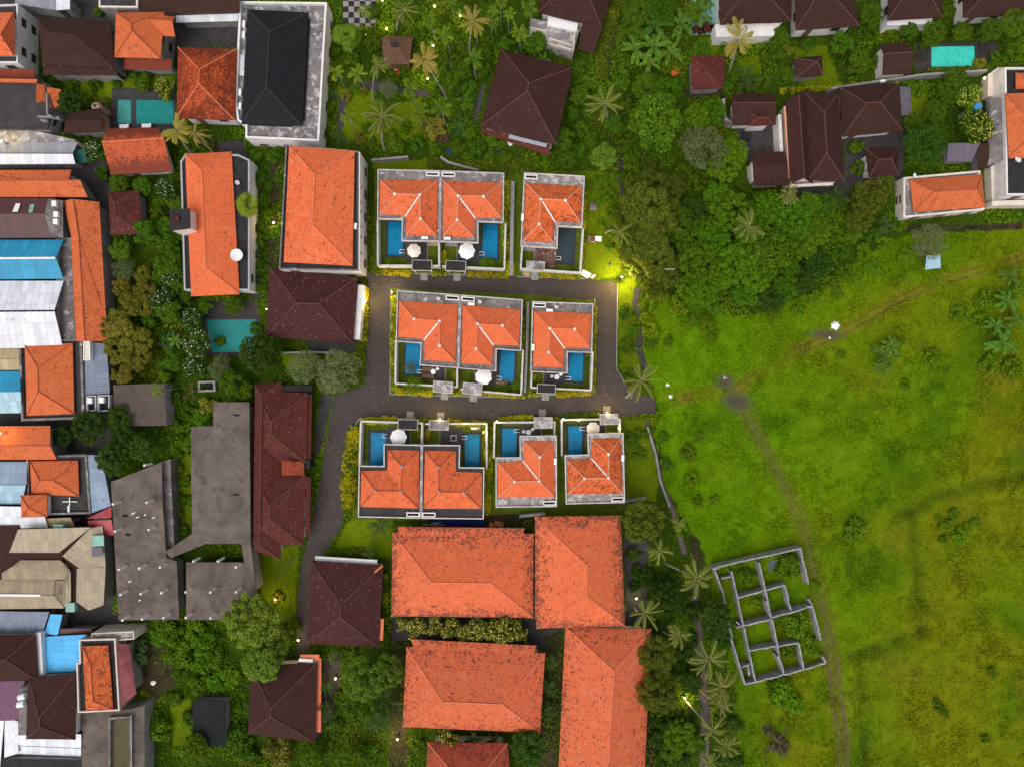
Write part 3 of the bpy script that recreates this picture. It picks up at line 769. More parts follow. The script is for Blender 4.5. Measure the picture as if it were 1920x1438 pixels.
r = house("brown_house", "speckled dark brown tiled house joined below the orange block with white facade", "house", b2(700, 825, 1265, 895, 1240, 1320, 680, 1270), 3.3, b2(880, 1058, 1020, 1061), 6.2, 'h', 'brown2', 'capb', phrase="the speckled brown house")
gwall("garden_wall", "tall white wall between the speckled brown house and the paved road", b2(1290, 940, 1262, 1290), 2.6, .9, 'white')
r = house("brown_house", "dark brown tiled house turned at an angle in the palm garden", "house", d2(1265, 335, 1755, 460, 1640, 985, 1125, 862), 4.4, d2(1455, 565, 1445, 620), 7.6, 'v', 'brown', phrase="the angled brown house")
F = d2(1135, 872, 1600, 985, 1590, 1062, 1130, 900)
c = [P(*F[0], 3.6), P(*F[1], 3.6), P(*F[2], 3.0), P(*F[3], 3.0)]; roof_mesh([[c[2], c[3], c[0], c[1]]], .12).build("lower_skirt_roof", M['redbrown'], r)
mb = MB(); mb.seg(P2(*d2(1320, 928)[0], 3.75), P2(*d2(1575, 990)[0], 3.75), .55, 3.6, 3.8); mb.build("gutter", M['metal'], r)
r = house("brown_house", "brown tiled house with a white terrace, at the top edge beside the vine-covered lane", "house", [(1018, -70), (1152, -30), (1128, 52), (1009, 24)], 4.0, [(1062, -30), (1098, -20)], 6.6, 'h', 'brown', phrase="the brown house at the top edge", win=False)
c = [P(x, y, z) for x, y, z in ((1092, 42, 4.3), (1130, 50, 4.3), (1112, 101, 3.3), (1084, 92, 3.3))]; roof_mesh([[c[2], c[3], c[0], c[1]]], .14).build("side_roof", M['brown'], r)
mb = MB(); mb.prism([P2(*q, 3.2) for q in d2(1470, 110, 1800, 190, 1760, 345, 1460, 250)], 0, 2.6); mb.build("terrace_block", M['concw2'], r)
mb = MB(); mb.prism([P2(*q, 3.0) for q in d2(1585, 110, 1790, 160, 1780, 215, 1580, 175)], 2.6, 3.0); mb.build("white_awning", M['pipe'], r)
mb = MB()
for u, v in (((1590, 260), (1750, 310)), ((1600, 300), (1745, 340)), ((1465, 190), (1575, 215)), ((1770, 215), (1755, 340))): mb.seg(P2(*d2(*u)[0], 3.2), P2(*d2(*v)[0], 3.2), .14, 2.6, 3.3)
mb.build("balustrade", M['cream'], r)
r = house("brown_house", "brown roofed house with a white front and teal patio, beside the bananas", "house", [(1345, -70), (1485, -70), (1484, 41), (1350, 47)], 4.0, [(1400, -18), (1430, -18)], 7.0, 'h', 'brown3', phrase="the house with the teal patio")
mb = MB(); mb.prism([P2(x, y, 2.6) for x, y in ((1341, 46), (1464, 44), (1450, 68), (1343, 70))], 0, 2.6); mb.build("white_front", M['white'], r)
mb = MB(); mb.prism([P2(x, y) for x, y in ((1294, 0), (1350, 0), (1352, 66), (1294, 66))], 0, .12); mb.build("patio", plain('teal_patio_floor', (.20, .42, .36), .7, .35, .6), r)
mb = MB()
for x, y, s_ in ((1304, 59, 1.0), (1312, 62, .7), (1325, 54, 1.4), (1334, 57, .9), (1318, 60, .8)): mb.box((*P2(x, y), .5), (s_, .8, .8), x)
mb.build("patio_clutter", M['redbrown'], r)
r = house("brown_house", "brown roofed house with a lamp-lit orange eave, at the top edge", "house", [(1490, -70), (1588, -70), (1612, 50), (1492, 57)], 3.6, [(1540, -20), (1552, -20)], 6.4, 'h', 'brown3', phrase="the brown house with the lit eave")
r = house("brown_house", "brown roofed white house at the top edge above the turquoise pool", "house", [(1668, -60), (1772, -60), (1766, 33), (1664, 39)], 3.6, [(1700, -14), (1740, -14)], 5.8, 'h', 'brown3', phrase="the white house above the turquoise pool")
mb = MB(); mb.prism([P2(x, y, 2.4) for x, y in ((1663, 36), (1750, 33), (1746, 45), (1664, 48))], 0, 2.4); mb.build("white_front", M['white'], r)
house("brown_house", "brown roofed house in the top right corner of the photo", "house", [(1806, -60), (1990, -70), (1990, 24), (1806, 34)], 3.4, [(1850, -14), (1940, -16)], 5.8, 'h', 'brown3', phrase="the house in the top right corner")
# red-brown long house beside the concrete slabs
r = root("courtyard_house", "long old red-brown tiled house with two hipped cross wings, between slab and drive", "house", P(525, 880)); land([(476, 706), (588, 1046)], "the long red-brown house")
for C4, ze, R2, zr, ax, nm in ((c3(1000, 215, 1178, 200, 1172, 1395, 985, 1335), 3.3, c3(1046, 290, 1032, 1300), 5.0, 'v', "roof"), (c3(1002, 262, 1357, 275, 1345, 742, 996, 735), 3.3, c3(1110, 470, 1110, 552), 6.1, 'v', "cross_wing_roof"), (c3(994, 830, 1342, 830, 1325, 1300, 988, 1295), 3.3, c3(1100, 1035, 1098, 1118), 6.1, 'v', "cross_wing_roof")):
    c = [P(x, y, ze) for x, y in C4]; rr = [P(x, y, zr) for x, y in R2]; f, l = hip_faces(c, rr, ax)
    o = roof_mesh(f).build(nm, M['redbrown'], r); caps_mesh(l).build("ridge_cap", M['capb'], o, True)
    q = [(p.x, p.y) for p in c]; EXCL.append(q); w = offset(q, -.6); mb = MB(); mb.prism(w, 0, 3.1 - .02 * len(nm) / 10); mb.build("wall", M['cream'], r)
    if nm != "roof": windows_on(r, w, 0, 3.1)
for a, b in (((1352, 285), (1345, 715)), ((1345, 840), (1338, 1235))):
    u, v = c3(*a)[0], c3(*b)[0]; c = [P(u[0] + 9, u[1], 2.75), P(v[0] + 9, v[1], 2.75), P(*v, 3.1), P(*u, 3.1)]; roof_mesh([c], .1).build("eave_strip", M['redbrown'], r)
c = [P(*p, z) for p, z in zip(c3(1330, 735, 1332, 830, 1180, 830, 1180, 735), (3.4, 3.4, 5.3, 5.3))]; roof_mesh([c], .12).build("entry_roof", M['midred'], r)
mb = MB(); p = c3(1358, 740)[0]; mb.box((*P2(*p, 1.4), 1.4), (1.3, 1.6, 2.8)); mb.build("entry_pillar", M['dkgrey'], r)
c = [P(*p, z) for p, z in zip(c3(1190, 225, 1385, 225, 1385, 268, 1185, 268), (2.6, 2.6, 2.9, 2.9))]; roof_mesh([c], .1).build("lean_to_roof", M['dkgrey'], r)
# small brown houses
house("garden_pavilion", "small brown hipped pavilion hemmed in by trees, right of the long orange market roof", "pavilion", [(203, 360), (260, 357.5), (269, 439), (207, 441)], 2.8, [(215, 380), (216, 404)], 4.6, 'v', 'redbrown', 'capb', 'greyw', .45, phrase="the small brown pavilion", win=False)
house("garden_shed", "small dark slate-roofed shed near the bottom edge, among shrubs", "shed", [(361, 1316), (423, 1314), (424, 1397), (362, 1394)], 2.6, [(392, 1312), (393, 1400)], 3.1, 'gv', 'black', None, 'greyw', .3, phrase="the slate-roofed shed", win=False)
house("red_hut", "small mossy red tiled hut below the teal patio house", "hut", [(1296, 105.5), (1359, 105), (1358, 166), (1297, 168)], 2.8, [(1330, 132), (1331, 137)], 3.9, 'v', 'redbrown', None, 'greyw', .4, phrase="the mossy red hut", win=False)
house("garden_pavilion", "small brown pyramid-roofed pavilion on a lawn at upper right", "pavilion", [(1487, 109), (1541, 105), (1543, 142), (1493, 147)], 2.6, [(1532, 116), (1532, 117)], 4.0, 'p', 'brown3', 'capb', 'greyw', .5, phrase="the pyramid-roofed pavilion", win=False)
house("pool_house", "small brown gabled pool house left of the turquoise pool", "pool house", [(1651, 84), (1697, 80), (1708, 139), (1655, 141)], 2.8, [(1657, 102), (1714, 98)], 4.0, 'gh', 'brown3', 'capb', 'white', .4, phrase="the gabled pool house", win=False)
# family compound upper right
house("brown_house", "wide plain brown roofed house of the right-hand compound, with a grey lean-to", "house", [(1573, 164), (1685, 156.5), (1693, 246), (1580, 257)], 3.4, [(1625, 194), (1650, 192)], 6.2, 'h', 'brown3', 'capb', phrase="the wide brown compound house")
r = root("brown_house", "tall brown house of the right-hand compound with two long parallel roofs", "house", P(1528, 258)); land([(1472, 170), (1584, 348)], "the twin-roofed brown house")
for C4, ze, R2, zr, ax, nm in (([(1473, 188), (1514, 168), (1524, 345), (1481, 346)], 4.0, [(1497.5, 178), (1508, 334)], 5.4, 'gv', "roof"), ([(1507, 172), (1572, 176), (1584, 342), (1516, 338)], 4.2, [(1545.5, 211), (1550.5, 288)], 6.6, 'v', "main_roof")):
    c = [P(x, y, ze) for x, y in C4]; rr = [P(x, y, zr) for x, y in R2]; f, l = hip_faces(c, rr, ax)
    o = roof_mesh(f).build(nm, M['brown'], r); caps_mesh(l).build("ridge_cap", M['capb'], o, True)
    q = [(p.x, p.y) for p in c]; EXCL.append(q); w = offset(q, -.5); mb = MB(); mb.prism(w, 0, ze - .2); mb.build("wall", M['cream'], r)
mb = MB(); mb.seg(P2(1482, 349, 3.6), P2(1562, 345, 3.6), .4, 3.3, 3.6); mb.build("gutter", M['cream'], r)
mb = MB(); mb.seg(P2(1471, 200, 3.9), P2(1481, 335, 3.9), .28, 3.7, 3.95); mb.build("edge_tiles", M['cap'], r)
house("brown_house", "low brown house at the left of the right-hand compound, above its stone yard", "house", [(1373, 177), (1453, 177), (1455, 234), (1374, 236)], 3.2, [(1373, 193), (1454, 193)], 4.6, 'gh', 'brown', 'capb', phrase="the low brown compound house", win=False)
house("shrine_roof", "little mossy porch roof jutting into the compound's stone yard", "porch", [(1405, 213), (1450, 211), (1452, 235), (1406, 237)], 3.6, [(1424, 222), (1436, 222)], 4.8, 'h', 'redbrown', 'capb', 'white', .5, win=False)
house("brown_house", "dark brown house at the lower left of the right-hand compound, beside the trees", "house", [(1410, 285), (1472, 285), (1479, 348), (1414, 350)], 3.2, [(1412, 312), (1476, 312)], 4.4, 'gh', 'brown', None, phrase="the dark lower compound house", win=False)
house("brown_house", "small brown hipped house at the lower right of the compound, with pale ridge", "house", [(1622, 279), (1684, 276), (1685, 330), (1630, 333)], 3.0, [(1648, 300), (1671, 298)], 4.6, 'h', 'brown', 'capb', phrase="the small hipped compound house", win=False)
# ---------------------------------------------------------------- corrugated materials
for k, c, ru in (('cor_white', (.70, .71, .76), .03), ('cor_grey', (.22, .23, .26), .15), ('cor_slate', (.17, .20, .27), .1), ('cor_bluegrey', (.25, .33, .45), .1), ('cor_blue', (.015, .27, .46), .05), ('cor_sky', (.07, .42, .80), .0), ('cor_pale', (.30, .48, .58), .1),
                 ('cor_brown', (.085, .030, .030), .2), ('cor_red', (.40, .055, .065), .15), ('cor_pink', (.30, .075, .085), .35), ('cor_purple', (.13, .03, .10), .5), ('cor_beige', (.36, .28, .185), .12), ('cor_tan', (.42, .31, .17), .1), ('cor_teal', (.22, .44, .36), .0), ('cor_mauve', (.12, .10, .13), .0)):
    M[k] = corrug(k.replace('cor_', 'ribbed_sheet_'), c, ru, .3)
G = "sheds of the dense quarter on the left"
slopes("lean_to", "grey ribbed lean-to roof on the right side of the wide brown compound house", "lean-to", [[(1707, 164, 2.4), (1710, 216, 2.4), (1690, 217, 2.9), (1687, 162, 2.9)]], 'cor_mauve', None, [(1688, 163), (1707, 163), (1709, 216), (1690, 217)], 2.4)
slopes("shed", "grey and brown ribbed shed left of the tall right-edge building", "shed", [[(1776, 303, 2.5), (1822, 304, 2.5), (1838, 268, 3.2), (1778, 269, 3.2)]], 'cor_mauve', "the grey shed at right", [(1778, 270), (1836, 270), (1822, 303), (1778, 302)], 2.5)
slopes("shed", "narrow brown tiled shed against the tall right-edge building", "shed", [[(1834, 316, 2.5), (1855, 316, 2.5), (1855, 269, 3.0), (1835, 269, 3.0)]], 'brown3', None, [(1836, 270), (1853, 270), (1853, 315), (1836, 315)], 2.5)
# ---------------------------------------------------------------- orange houses of the left side
house("orange_house", "orange tiled house cut by the left edge near the top left corner", "house", [(-60, 24), (26.5, 24), (26.5, 105), (-60, 105)], 5.6, [(-36, 62), (2, 66)], 7.4, 'h', 'tileA2', 'capd', 'white', .5, phrase="the orange house in the top left corner", win=False)
flat("white_house", "white walled house with windows beside the orange roof in the top left corner", "house", [(-60, 12), (33, 8), (33, 118), (-60, 118)], 4.6, 'concd', 'white', 'white', .35, .2, None)
slopes("tiled_lean_to", "mossy orange lean-to roof at the left edge below the top left corner house", "lean-to", [[(-40, 148, 2.8), (66, 147, 2.8), (64, 131, 3.4), (-40, 129, 3.4)]], 'tileM2', None, [(-40, 131), (63, 131), (65, 147), (-40, 147)], 2.8)
house("brown_house", "large dark brown hipped house near the top left corner, with white gutter poles", "house", [(70, 33), (208, 41), (214, 127), (80, 122)], 4.8, [(90, 60), (136, 63.5)], 7.4, 'h', 'brown3', None, 'greyw', phrase="the large brown house at top left")
slopes("veranda_roof", "dark strip of veranda roof along the bottom of the large top left brown house", "veranda", [[(80, 141, 3.4), (221, 142, 3.4), (214, 127, 4.1), (82, 122, 4.1)]], 'brown3', None, [(84, 124), (212, 128), (218, 140), (84, 140)], 3.4)
r = house("orange_house", "orange tiled house with a side wing, above the mossy red house", "house", [(217, 24), (308, 23), (301, 110), (214.5, 107.5)], 5.2, [(246, 45), (247, 58)], 7.4, 'v', 'tileC', 'capd', 'greyw', phrase="the orange house with a side wing", storeys=2)
c = [P(*p, z) for p, z in zip(a1(1080, 100, 1310, 128, 1310, 275, 1205, 268), (5.0,) * 4)]; rr = [P(*p, 6.3) for p in a1(1120, 145, 1290, 160)]
f, l = hip_faces(c, rr, 'gh'); roof_mesh(f).build("wing_roof", M['tileC'], r)
slopes("tiled_lean_to", "red tiled lean-to roof under the orange house with a side wing", "lean-to", [[(232, 131, 2.6), (322, 131, 2.6), (322, 112, 3.5), (234, 109, 3.5)]], 'tileM2', None, [(236, 111), (320, 113), (320, 130), (236, 130)], 2.6)
mb = MB()
flat("grey_building", "flat grey roofed building at the top edge between two orange houses", "building", [(185, -40), (258, -40), (258, 15), (185, 14)], 5.0, 'concd', 'cream', 'greyw', .3, .25, "the flat grey roof at the top edge")
slopes("gallery_building", "long dark roofed gallery at the top edge with a row of pale panels below", "building", [[(262, 25, 4.2), (449, 24, 4.2), (449, -30, 5.6), (262, -30, 5.6)]], 'brown3', "the gallery at the top edge", [(270, -20), (447, -20), (447, 22), (270, 22)], 4.2)
slopes("pale_awning", "row of whitish translucent awning panels below the top edge gallery", "awning", [[(330, 43, 2.6), (446, 40, 2.6), (447, 26, 3.3), (330, 30, 3.3)]], 'cor_white', None, [(333, 31), (444, 29), (444, 39), (333, 41)], 2.6)
slopes("metal_roof", "pale metal roofs at the top edge near the top left corner", "roof", [[(28, 8, 3.5), (105, 20, 3.5), (120, -20, 4.2), (30, -20, 4.2)]], 'cor_grey', None, [(32, -10), (108, -10), (100, 16), (32, 8)], 3.5)
slopes("metal_roof", "white walled metal roof beside the green tarp at the top edge", "roof", [[(105, 20, 3.5), (131, 18, 3.5), (131, -20, 4.2), (105, -20, 4.2)]], 'cor_white', None, [(107, -10), (129, -10), (129, 16), (107, 16)], 3.5)
house("mossy_red_house", "mossy dark red and orange hipped house left of the black-roofed building", "house", [(333.8, 89), (444, 92.6), (440, 226), (331, 222)], 4.0, [(373.8, 131), (372.8, 157)], 6.6, 'v', 'tileM', 'caps', phrase="the mossy red house")
house("orange_hut", "orange gabled house stained dark along its lower slope, below the left pool", "house", [(200, 242), (296, 240), (321.5, 322), (208, 328)], 3.2, [(191, 267), (307, 259)], 4.8, 'gh', 'tileM2', 'caps', phrase="the stained orange gable")
house("brown_house", "low dark brown gabled house beside the round tan water tank", "house", [(128, 212), (188, 203), (190, 248), (119, 250)], 3.2, [(122, 229), (190, 226)], 4.3, 'gh', 'brown3', None, 'greyw', .4, phrase="the low brown gable by the left pool", win=False)
mb = MB(); rt = root("water_tank", "round tan water tank beside the low brown gable", "tank", P(199, 213)); mb.lathe((*P2(199, 213), 0), [(.75, 0), (.78, 2.4), (.6, 2.75), (.15, 2.95)], 18); mb.build("tank_body", plain('tan_tank', (.34, .22, .17), .6, .2, 2), rt, True)
mb = MB(); mb.lathe((*P2(199, 213), 0), [(.2, 2.9), (.22, 3.05), (.1, 3.1)], 10); mb.build("tank_lid", M['dkgrey'], rt)
mb = MB(); rt = root("tan_tarp", "tan tarpaulin sheet sagging below the round water tank", "tarp", P(194, 229)); c = [P(*p, z) for p, z in zip(a1(740, 870, 800, 890, 805, 960, 770, 985, 745, 930), (2.2, 2.4, 2.1, 1.9, 2.0))]; roof_mesh([c], .04).build("tarp_sheet", plain('tan_canvas', (.38, .17, .10), .8, .2, 2), rt)
r = flat("flat_roof_house", "dark stained flat roof with orange tiled edges at the left edge", "building", [(-60, 156), (86, 156), (100, 205), (88, 243), (-60, 244)], 3.9, 'concd', 'concd', 'greyw', .25, .2, "the dark flat roof at the left edge")
for k, (F, z0, z1) in enumerate((([(-40, 154), (68, 156), (70, 149), (-40, 147)], 3.9, 4.3), ([(84, 160), (85, 192), (68, 192), (68, 158)], 3.8, 4.5), ([(114, 168), (112, 206), (88, 200), (88, 164)], 3.4, 4.0))):
    c = [P(*F[0], z0), P(*F[1], z0), P(*F[2], z1), P(*F[3], z1)]; roof_mesh([c], .1).build("orange_tile_edge", M['tileC'], r)
mb = MB()
for u, v in (((347, 700), (352, 870)), ((352, 860), (440, 890)), ((280, 872), (440, 880)), ((300, 900), (350, 905))): mb.seg(P2(*a1(*u)[0], 4.4), P2(*a1(*v)[0], 4.4), .2, 3.6, 4.4)
mb.build("low_wall", M['greyw'], r)
flat("pale_building", "pale weathered building front with dark streaks at the left edge, lit by an orange lamp", "building", [(-60, 244), (56, 243), (140, 262), (140, 268), (-60, 268)], 3.2, 'concw2', 'greyw', 'cream', .1, .2, None)
slopes("metal_roof", "flat dull grey metal roof at the left edge beside a glowing lamp", "roof", [[(-60, 289, 2.9), (136, 288, 2.9), (146, 267, 3.4), (-60, 267, 3.4)]], 'cor_grey', None, [(-60, 268), (140, 268), (134, 287), (-60, 288)], 2.9)
slopes("metal_roof", "bright white ribbed roof strip at the left edge above the orange gable rows", "roof", [[(-60, 309, 3.2), (141, 308, 3.2), (136, 289, 3.6), (-60, 289, 3.6)]], 'cor_white', "the white roof strip at left", [(-60, 290), (134, 290), (139, 307), (-60, 308)], 3.2)
M['tarp'] = plain('teal_tarpaulin', (.02, .12, .11), .5, .4, 2)
slopes("tarp_shelter", "dark teal tarpaulin shelter at the right end of the white roof strip", "tarp", [[(140, 304, 1.9), (160, 306, 1.9), (162, 281, 2.3), (142, 280, 2.3)]], 'tarp')
slopes("market_hall", "long orange gabled hall at the left edge with small clear tiles", "building", [[(-60, 320, 4.2), (133.5, 319, 4.2), (128, 339, 5.2), (-60, 339, 5.2)], [(164, 370, 4.2), (-60, 370, 4.2), (-60, 339, 5.2), (150, 338, 5.2)]], 'tileC', "the orange gabled hall at left", [(-60, 322), (130, 322), (158, 368), (-60, 368)], 4.2, caps=[((-60, 339, 5.2), (150, 338.5, 5.2))], cm='capd')
mb = MB()
house("brown_hall", "brown ribbed hall with grey mossy end at the left edge, two clear panels on top", "building", [(-60, 371), (103, 372), (117, 446), (-60, 447)], 4.4, [(-30, 402), (81, 401)], 5.6, 'h', 'cor_brown', None, 'greyw', .3, phrase="the brown ribbed hall at left", win=False)
c = [P(*p, z) for p, z in zip(a2(360, 372, 466, 385, 470, 665, 365, 625, 330, 490), (4.75, 4.3, 4.3, 4.75, 5.2))]; c = [P(*p, z) for p, z in zip(a2(470, 385, 472, 668, 366, 626, 332, 490, 362, 372), (4.52, 4.52, 4.75, 5.68, 4.75))]
rt = root("mossy_end_wall", "grey mossy hipped end of the brown ribbed hall with small vents", "roof end", c[0]); roof_mesh([c], .08).build("mossy_slab", M['conc'], rt)
mb = MB()
for x, y in ((410, 410), (424, 490), (421, 545)): mb.box((*P2(*a2(x, y)[0], 5.0), 5.0), (.65, .8, .5))
mb.build("vent_box", M['acw'], rt)
for nm, q, m_ in (("white", a2(118, 408, 152, 408, 132, 470, 92, 470), 'acw'), ("green", a2(226, 414, 258, 412, 242, 476, 212, 476), 'cor_teal')):
    rt = root("roof_light", f"{nm} clear roof panel on the brown ribbed hall", "roof panel", P(*q[0], 5.3)); c = [P(*p, z) for p, z in zip(q, (4.98, 4.98, 5.62, 5.62))]; roof_mesh([[c[0], c[1], c[2], c[3]]], .05).build("panel_sheet", M[m_], rt)
slopes("market_hall", "very long narrow orange roof running down the left side", "building", [[(134, 446, 3.8), (118, 377, 3.8), (137, 374, 4.5), (148, 446, 4.7)], [(142, 640, 3.8), (133, 446, 3.8), (148, 446, 4.7), (159, 640, 4.7)], [(186, 379, 3.4), (199, 600, 3.4), (202, 640, 3.4), (159, 640, 4.7), (148, 446, 4.7), (137, 374, 4.6)]], 'tileC', "the long narrow orange roof", [(122, 379), (184, 381), (199, 638), (143, 638), (134, 447)], 3.6, caps=[((137, 374, 4.6), (148, 446, 4.7)), ((148, 446, 4.7), (159, 640, 4.7))], cm='capd')
flat("concrete_gutter_deck", "narrow weathered concrete deck between the coloured sheds and the long orange roof", "deck", [(104, 447), (133, 446), (141, 636), (104, 636)], 3.4, 'conc', 'conc', 'greyw', .05, .2, None, win=False)
slopes("blue_shed", "bright blue ribbed shed with a white ridge at the left edge", "shed", [[(-60, 450, 3.9), (119, 450, 3.9), (105, 484, 5.0), (-60, 485, 5.0)], [(119, 523, 3.9), (-60, 525, 3.9), (-60, 485, 5.0), (105, 484, 5.0)]], 'cor_blue', "the bright blue shed", [(-60, 452), (112, 452), (112, 521), (-60, 523)], 3.9, caps=[((-60, 485, 5.0), (104, 484, 5.0))], cm='pipe', capr=.16)
slopes("white_shed", "large white ribbed shed with a dark ridge gap at the left edge", "shed", [[(-60, 527, 3.9), (119, 527, 3.9), (102, 582, 5.2), (-60, 584, 5.2)], [(118, 652, 3.9), (-60, 654, 3.9), (-60, 585, 5.1), (102, 584, 5.1)]], 'cor_white', "the large white shed", [(-60, 530), (112, 530), (112, 650), (-60, 652)], 3.9, caps=[((-60, 584.5, 5.12), (102, 583, 5.12))], cm='dkgrey', capr=.13)
HT = lambda C4, ze, R2, zr, ax, tm='tileC', cm='capd': (C4, ze, R2, zr, ax, tm, cm)
flat("orange_block", "orange hip roof on a dark ledged block at the left edge", "building", [(34, 639), (153, 635), (158, 785), (40, 789)], 3.8, 'concd', 'conc', 'greyw', .5, .35, "the upper ledged orange block", HT(a3(185, 110, 543, 95, 555, 622, 200, 635), 3.9, a3(285, 278, 287, 455), 5.5, 'v'))
slopes("shed", "tan ribbed shed tucked left of the upper ledged orange block", "shed", [[(-40, 653, 3.6), (36, 653, 3.6), (36, 673, 4.0), (-40, 673, 4.0)], [(36, 694, 3.6), (-40, 694, 3.6), (-40, 674, 4.0), (36, 673.5, 4.0)]], 'cor_tan', None, [(-40, 655), (36, 655), (36, 692), (-40, 692)], 3.6)
slopes("blue_shed", "two-tone blue ribbed shed left of the upper ledged orange block", "shed", [[(-40, 696, 3.6), (38, 696, 3.6), (38, 734, 4.6), (-40, 735, 4.6)]], 'cor_blue', "the two-tone blue shed", [(-40, 698), (36, 698), (38, 772), (-40, 772)], 3.6)
slopes("pale_blue_roof", "pale blue lower half roof of the two-tone shed at the left edge", "roof", [[(40, 774, 3.6), (-40, 775, 3.6), (-40, 735.5, 4.58), (39, 734.5, 4.58)]], 'cor_pale')
slopes("metal_roof", "blue-grey sheet roof right of the upper ledged orange block", "roof", [[(206, 738, 3.0), (200, 645, 3.0), (158, 640, 3.5), (160, 740, 3.5)]], 'cor_slate', "the blue-grey sheet roof", [(160, 642), (198, 646), (204, 737), (161, 738)], 3.0)
rt = root("skylight_box", "white framed glazed box beside the upper ledged orange block", "skylight", P(163, 657, 3.5)); mb = MB(); mb.ring([P2(x, y, 4.2) for x, y in ((156, 676), (169, 676), (168, 639), (156, 640))], .12, 3.3, 4.2); mb.build("frame", M['acw'], rt); mb = MB(); mb.prism([P2(x, y, 4.0) for x, y in ((157, 675), (168, 675), (167, 640), (157, 641))], 3.4, 4.05); mb.build("pane", M['cream'], rt)
for i, (q, l_) in enumerate((([(161, 742), (180, 741), (180, 770), (162, 771)], "left"), ([(183, 741), (205, 740), (205, 770), (183, 772)], "right"))):
    flat("roof_plant_room", f"{l_} one of two small dark open plant rooms above the big dark trees", "plant room", q, 3.6, 'dark', 'metal', 'greyw', .6, .18, None, win=False)
    mb = MB(); rt = root("air_conditioner", f"pale fan unit inside the {l_} small plant room", "air conditioner", P(q[0][0] + 9, q[0][1] + 8, 3.05)); mb.box((*P2(q[0][0] + 9, q[0][1] + 9, 3.4), 3.4), (.75, .9, .7), 0, .06); mb.build("casing", M['acw'], rt)
r = flat("brown_slab_roof", "low brown flat concrete roof beside the big dark trees", "roof", [(212, 722), (309, 719), (312, 797), (213, 799)], 2.9, 'concs2', 'concs2', 'greyw', .04, .2, "the low brown slab roof", win=False)
slopes("orange_house", "plain orange gabled roof at the left edge with a lamp glow", "house", [[(-60, 799, 4.0), (94, 798, 4.0), (94, 835, 4.9), (-60, 836, 4.9)], [(106, 861, 4.0), (-60, 862, 4.0), (-60, 836, 4.9), (94, 835, 4.9)]], 'tileC', "the lamp-lit orange gable at left", [(-60, 801), (92, 801), (100, 858), (-60, 858)], 4.0, caps=[((-60, 836, 4.9), (94, 835, 4.9))], cm='capd')
r = flat("orange_block", "orange hip roof on a dark ledged block with a little orange annex roof", "building", [(49, 855), (162, 852), (170, 963), (52, 966)], 3.6, 'concd', 'conc', 'greyw', .5, .3, "the lower ledged orange block", HT([(56, 864.5), (146, 863), (148, 930), (59, 926)], 3.7, a3(297, 1120, 400, 1120), 5.1, 'h'))
c = [P(*p, 4.5) for p in a3(155, 1232, 350, 1226, 355, 1393, 160, 1397)]; p = P(*a3(212, 1325)[0], 5.4); f, l = hip_faces(c, [p, p], 'p'); o = roof_mesh(f).build("annex_roof", M['tileC'], r); caps_mesh(l).build("ridge_cap", M['capd'], o, True)
mb = MB(); mb.prism(offset([(q.x, q.y) for q in c], -.3), 0, 4.36); mb.build("annex_wall", M['white'], r)
mb = MB(); mb.box((*P2(131, 940, 3.4), 3.4), (2.2, .12, .12)); mb.box((*P2(131, 940, 3.5), 3.55), (.12, 1.3, .12)); mb.box((*P2(129, 955, 3.4), 3.35), (.25, 1.2, .3)); mb.build("roof_frame", M['pipe'], r)
slopes("shed", "pale blue and pink ribbed shed left of the lower ledged orange block", "shed", [[(-50, 866, 3.4), (50, 865, 3.4), (50, 908, 4.2), (-50, 908, 4.2)]], 'cor_bluegrey', None, [(-50, 868), (48, 868), (48, 906), (-50, 906)], 3.4)
slopes("shed", "pale aqua ribbed shed at the left edge beside the little orange annex roof", "shed", [[(42, 945, 3.4), (-50, 944, 3.4), (-50, 909, 4.15), (48, 909, 4.15)]], 'cor_pale', None, [(-50, 911), (44, 911), (40, 942), (-50, 942)], 3.4)
slopes("metal_roof", "blue-grey ribbed roof between the lower ledged orange block and the concrete slab", "roof", [[(208, 948, 2.9), (190, 853, 2.9), (163, 853, 3.4), (170, 962, 3.4)]], 'cor_bluegrey', None, [(164, 856), (188, 856), (205, 946), (170, 958)], 2.9)
slopes("red_shed", "red ribbed shed wedged against the tall concrete slab", "shed", [[(213, 1003, 3.0), (174, 1003, 3.0), (164, 976, 3.6), (209, 974, 3.6)], [(163, 970, 3.1), (209, 949, 3.1), (209, 970, 3.6), (164, 972, 3.6)]], 'cor_red', "the red shed", [(168, 962), (209, 952), (211, 1001), (175, 1001)], 3.0)
slopes("white_shed", "white ribbed shed roof at the left edge just below the little orange annex", "shed", [[(90, 989, 3.3), (-50, 991, 3.3), (-50, 948, 4.2), (78, 950, 4.2)]], 'cor_white', None, [(-50, 950), (76, 952), (84, 986), (-50, 988)], 3.3)
slopes("shed", "small tan sheet shed with a green panel beside the red shed", "shed", [[(140, 987, 2.9), (92, 988, 2.9), (86, 972, 3.4), (132, 970, 3.4)]], 'cor_tan', None, [(90, 973), (131, 972), (137, 985), (94, 986)], 2.9)
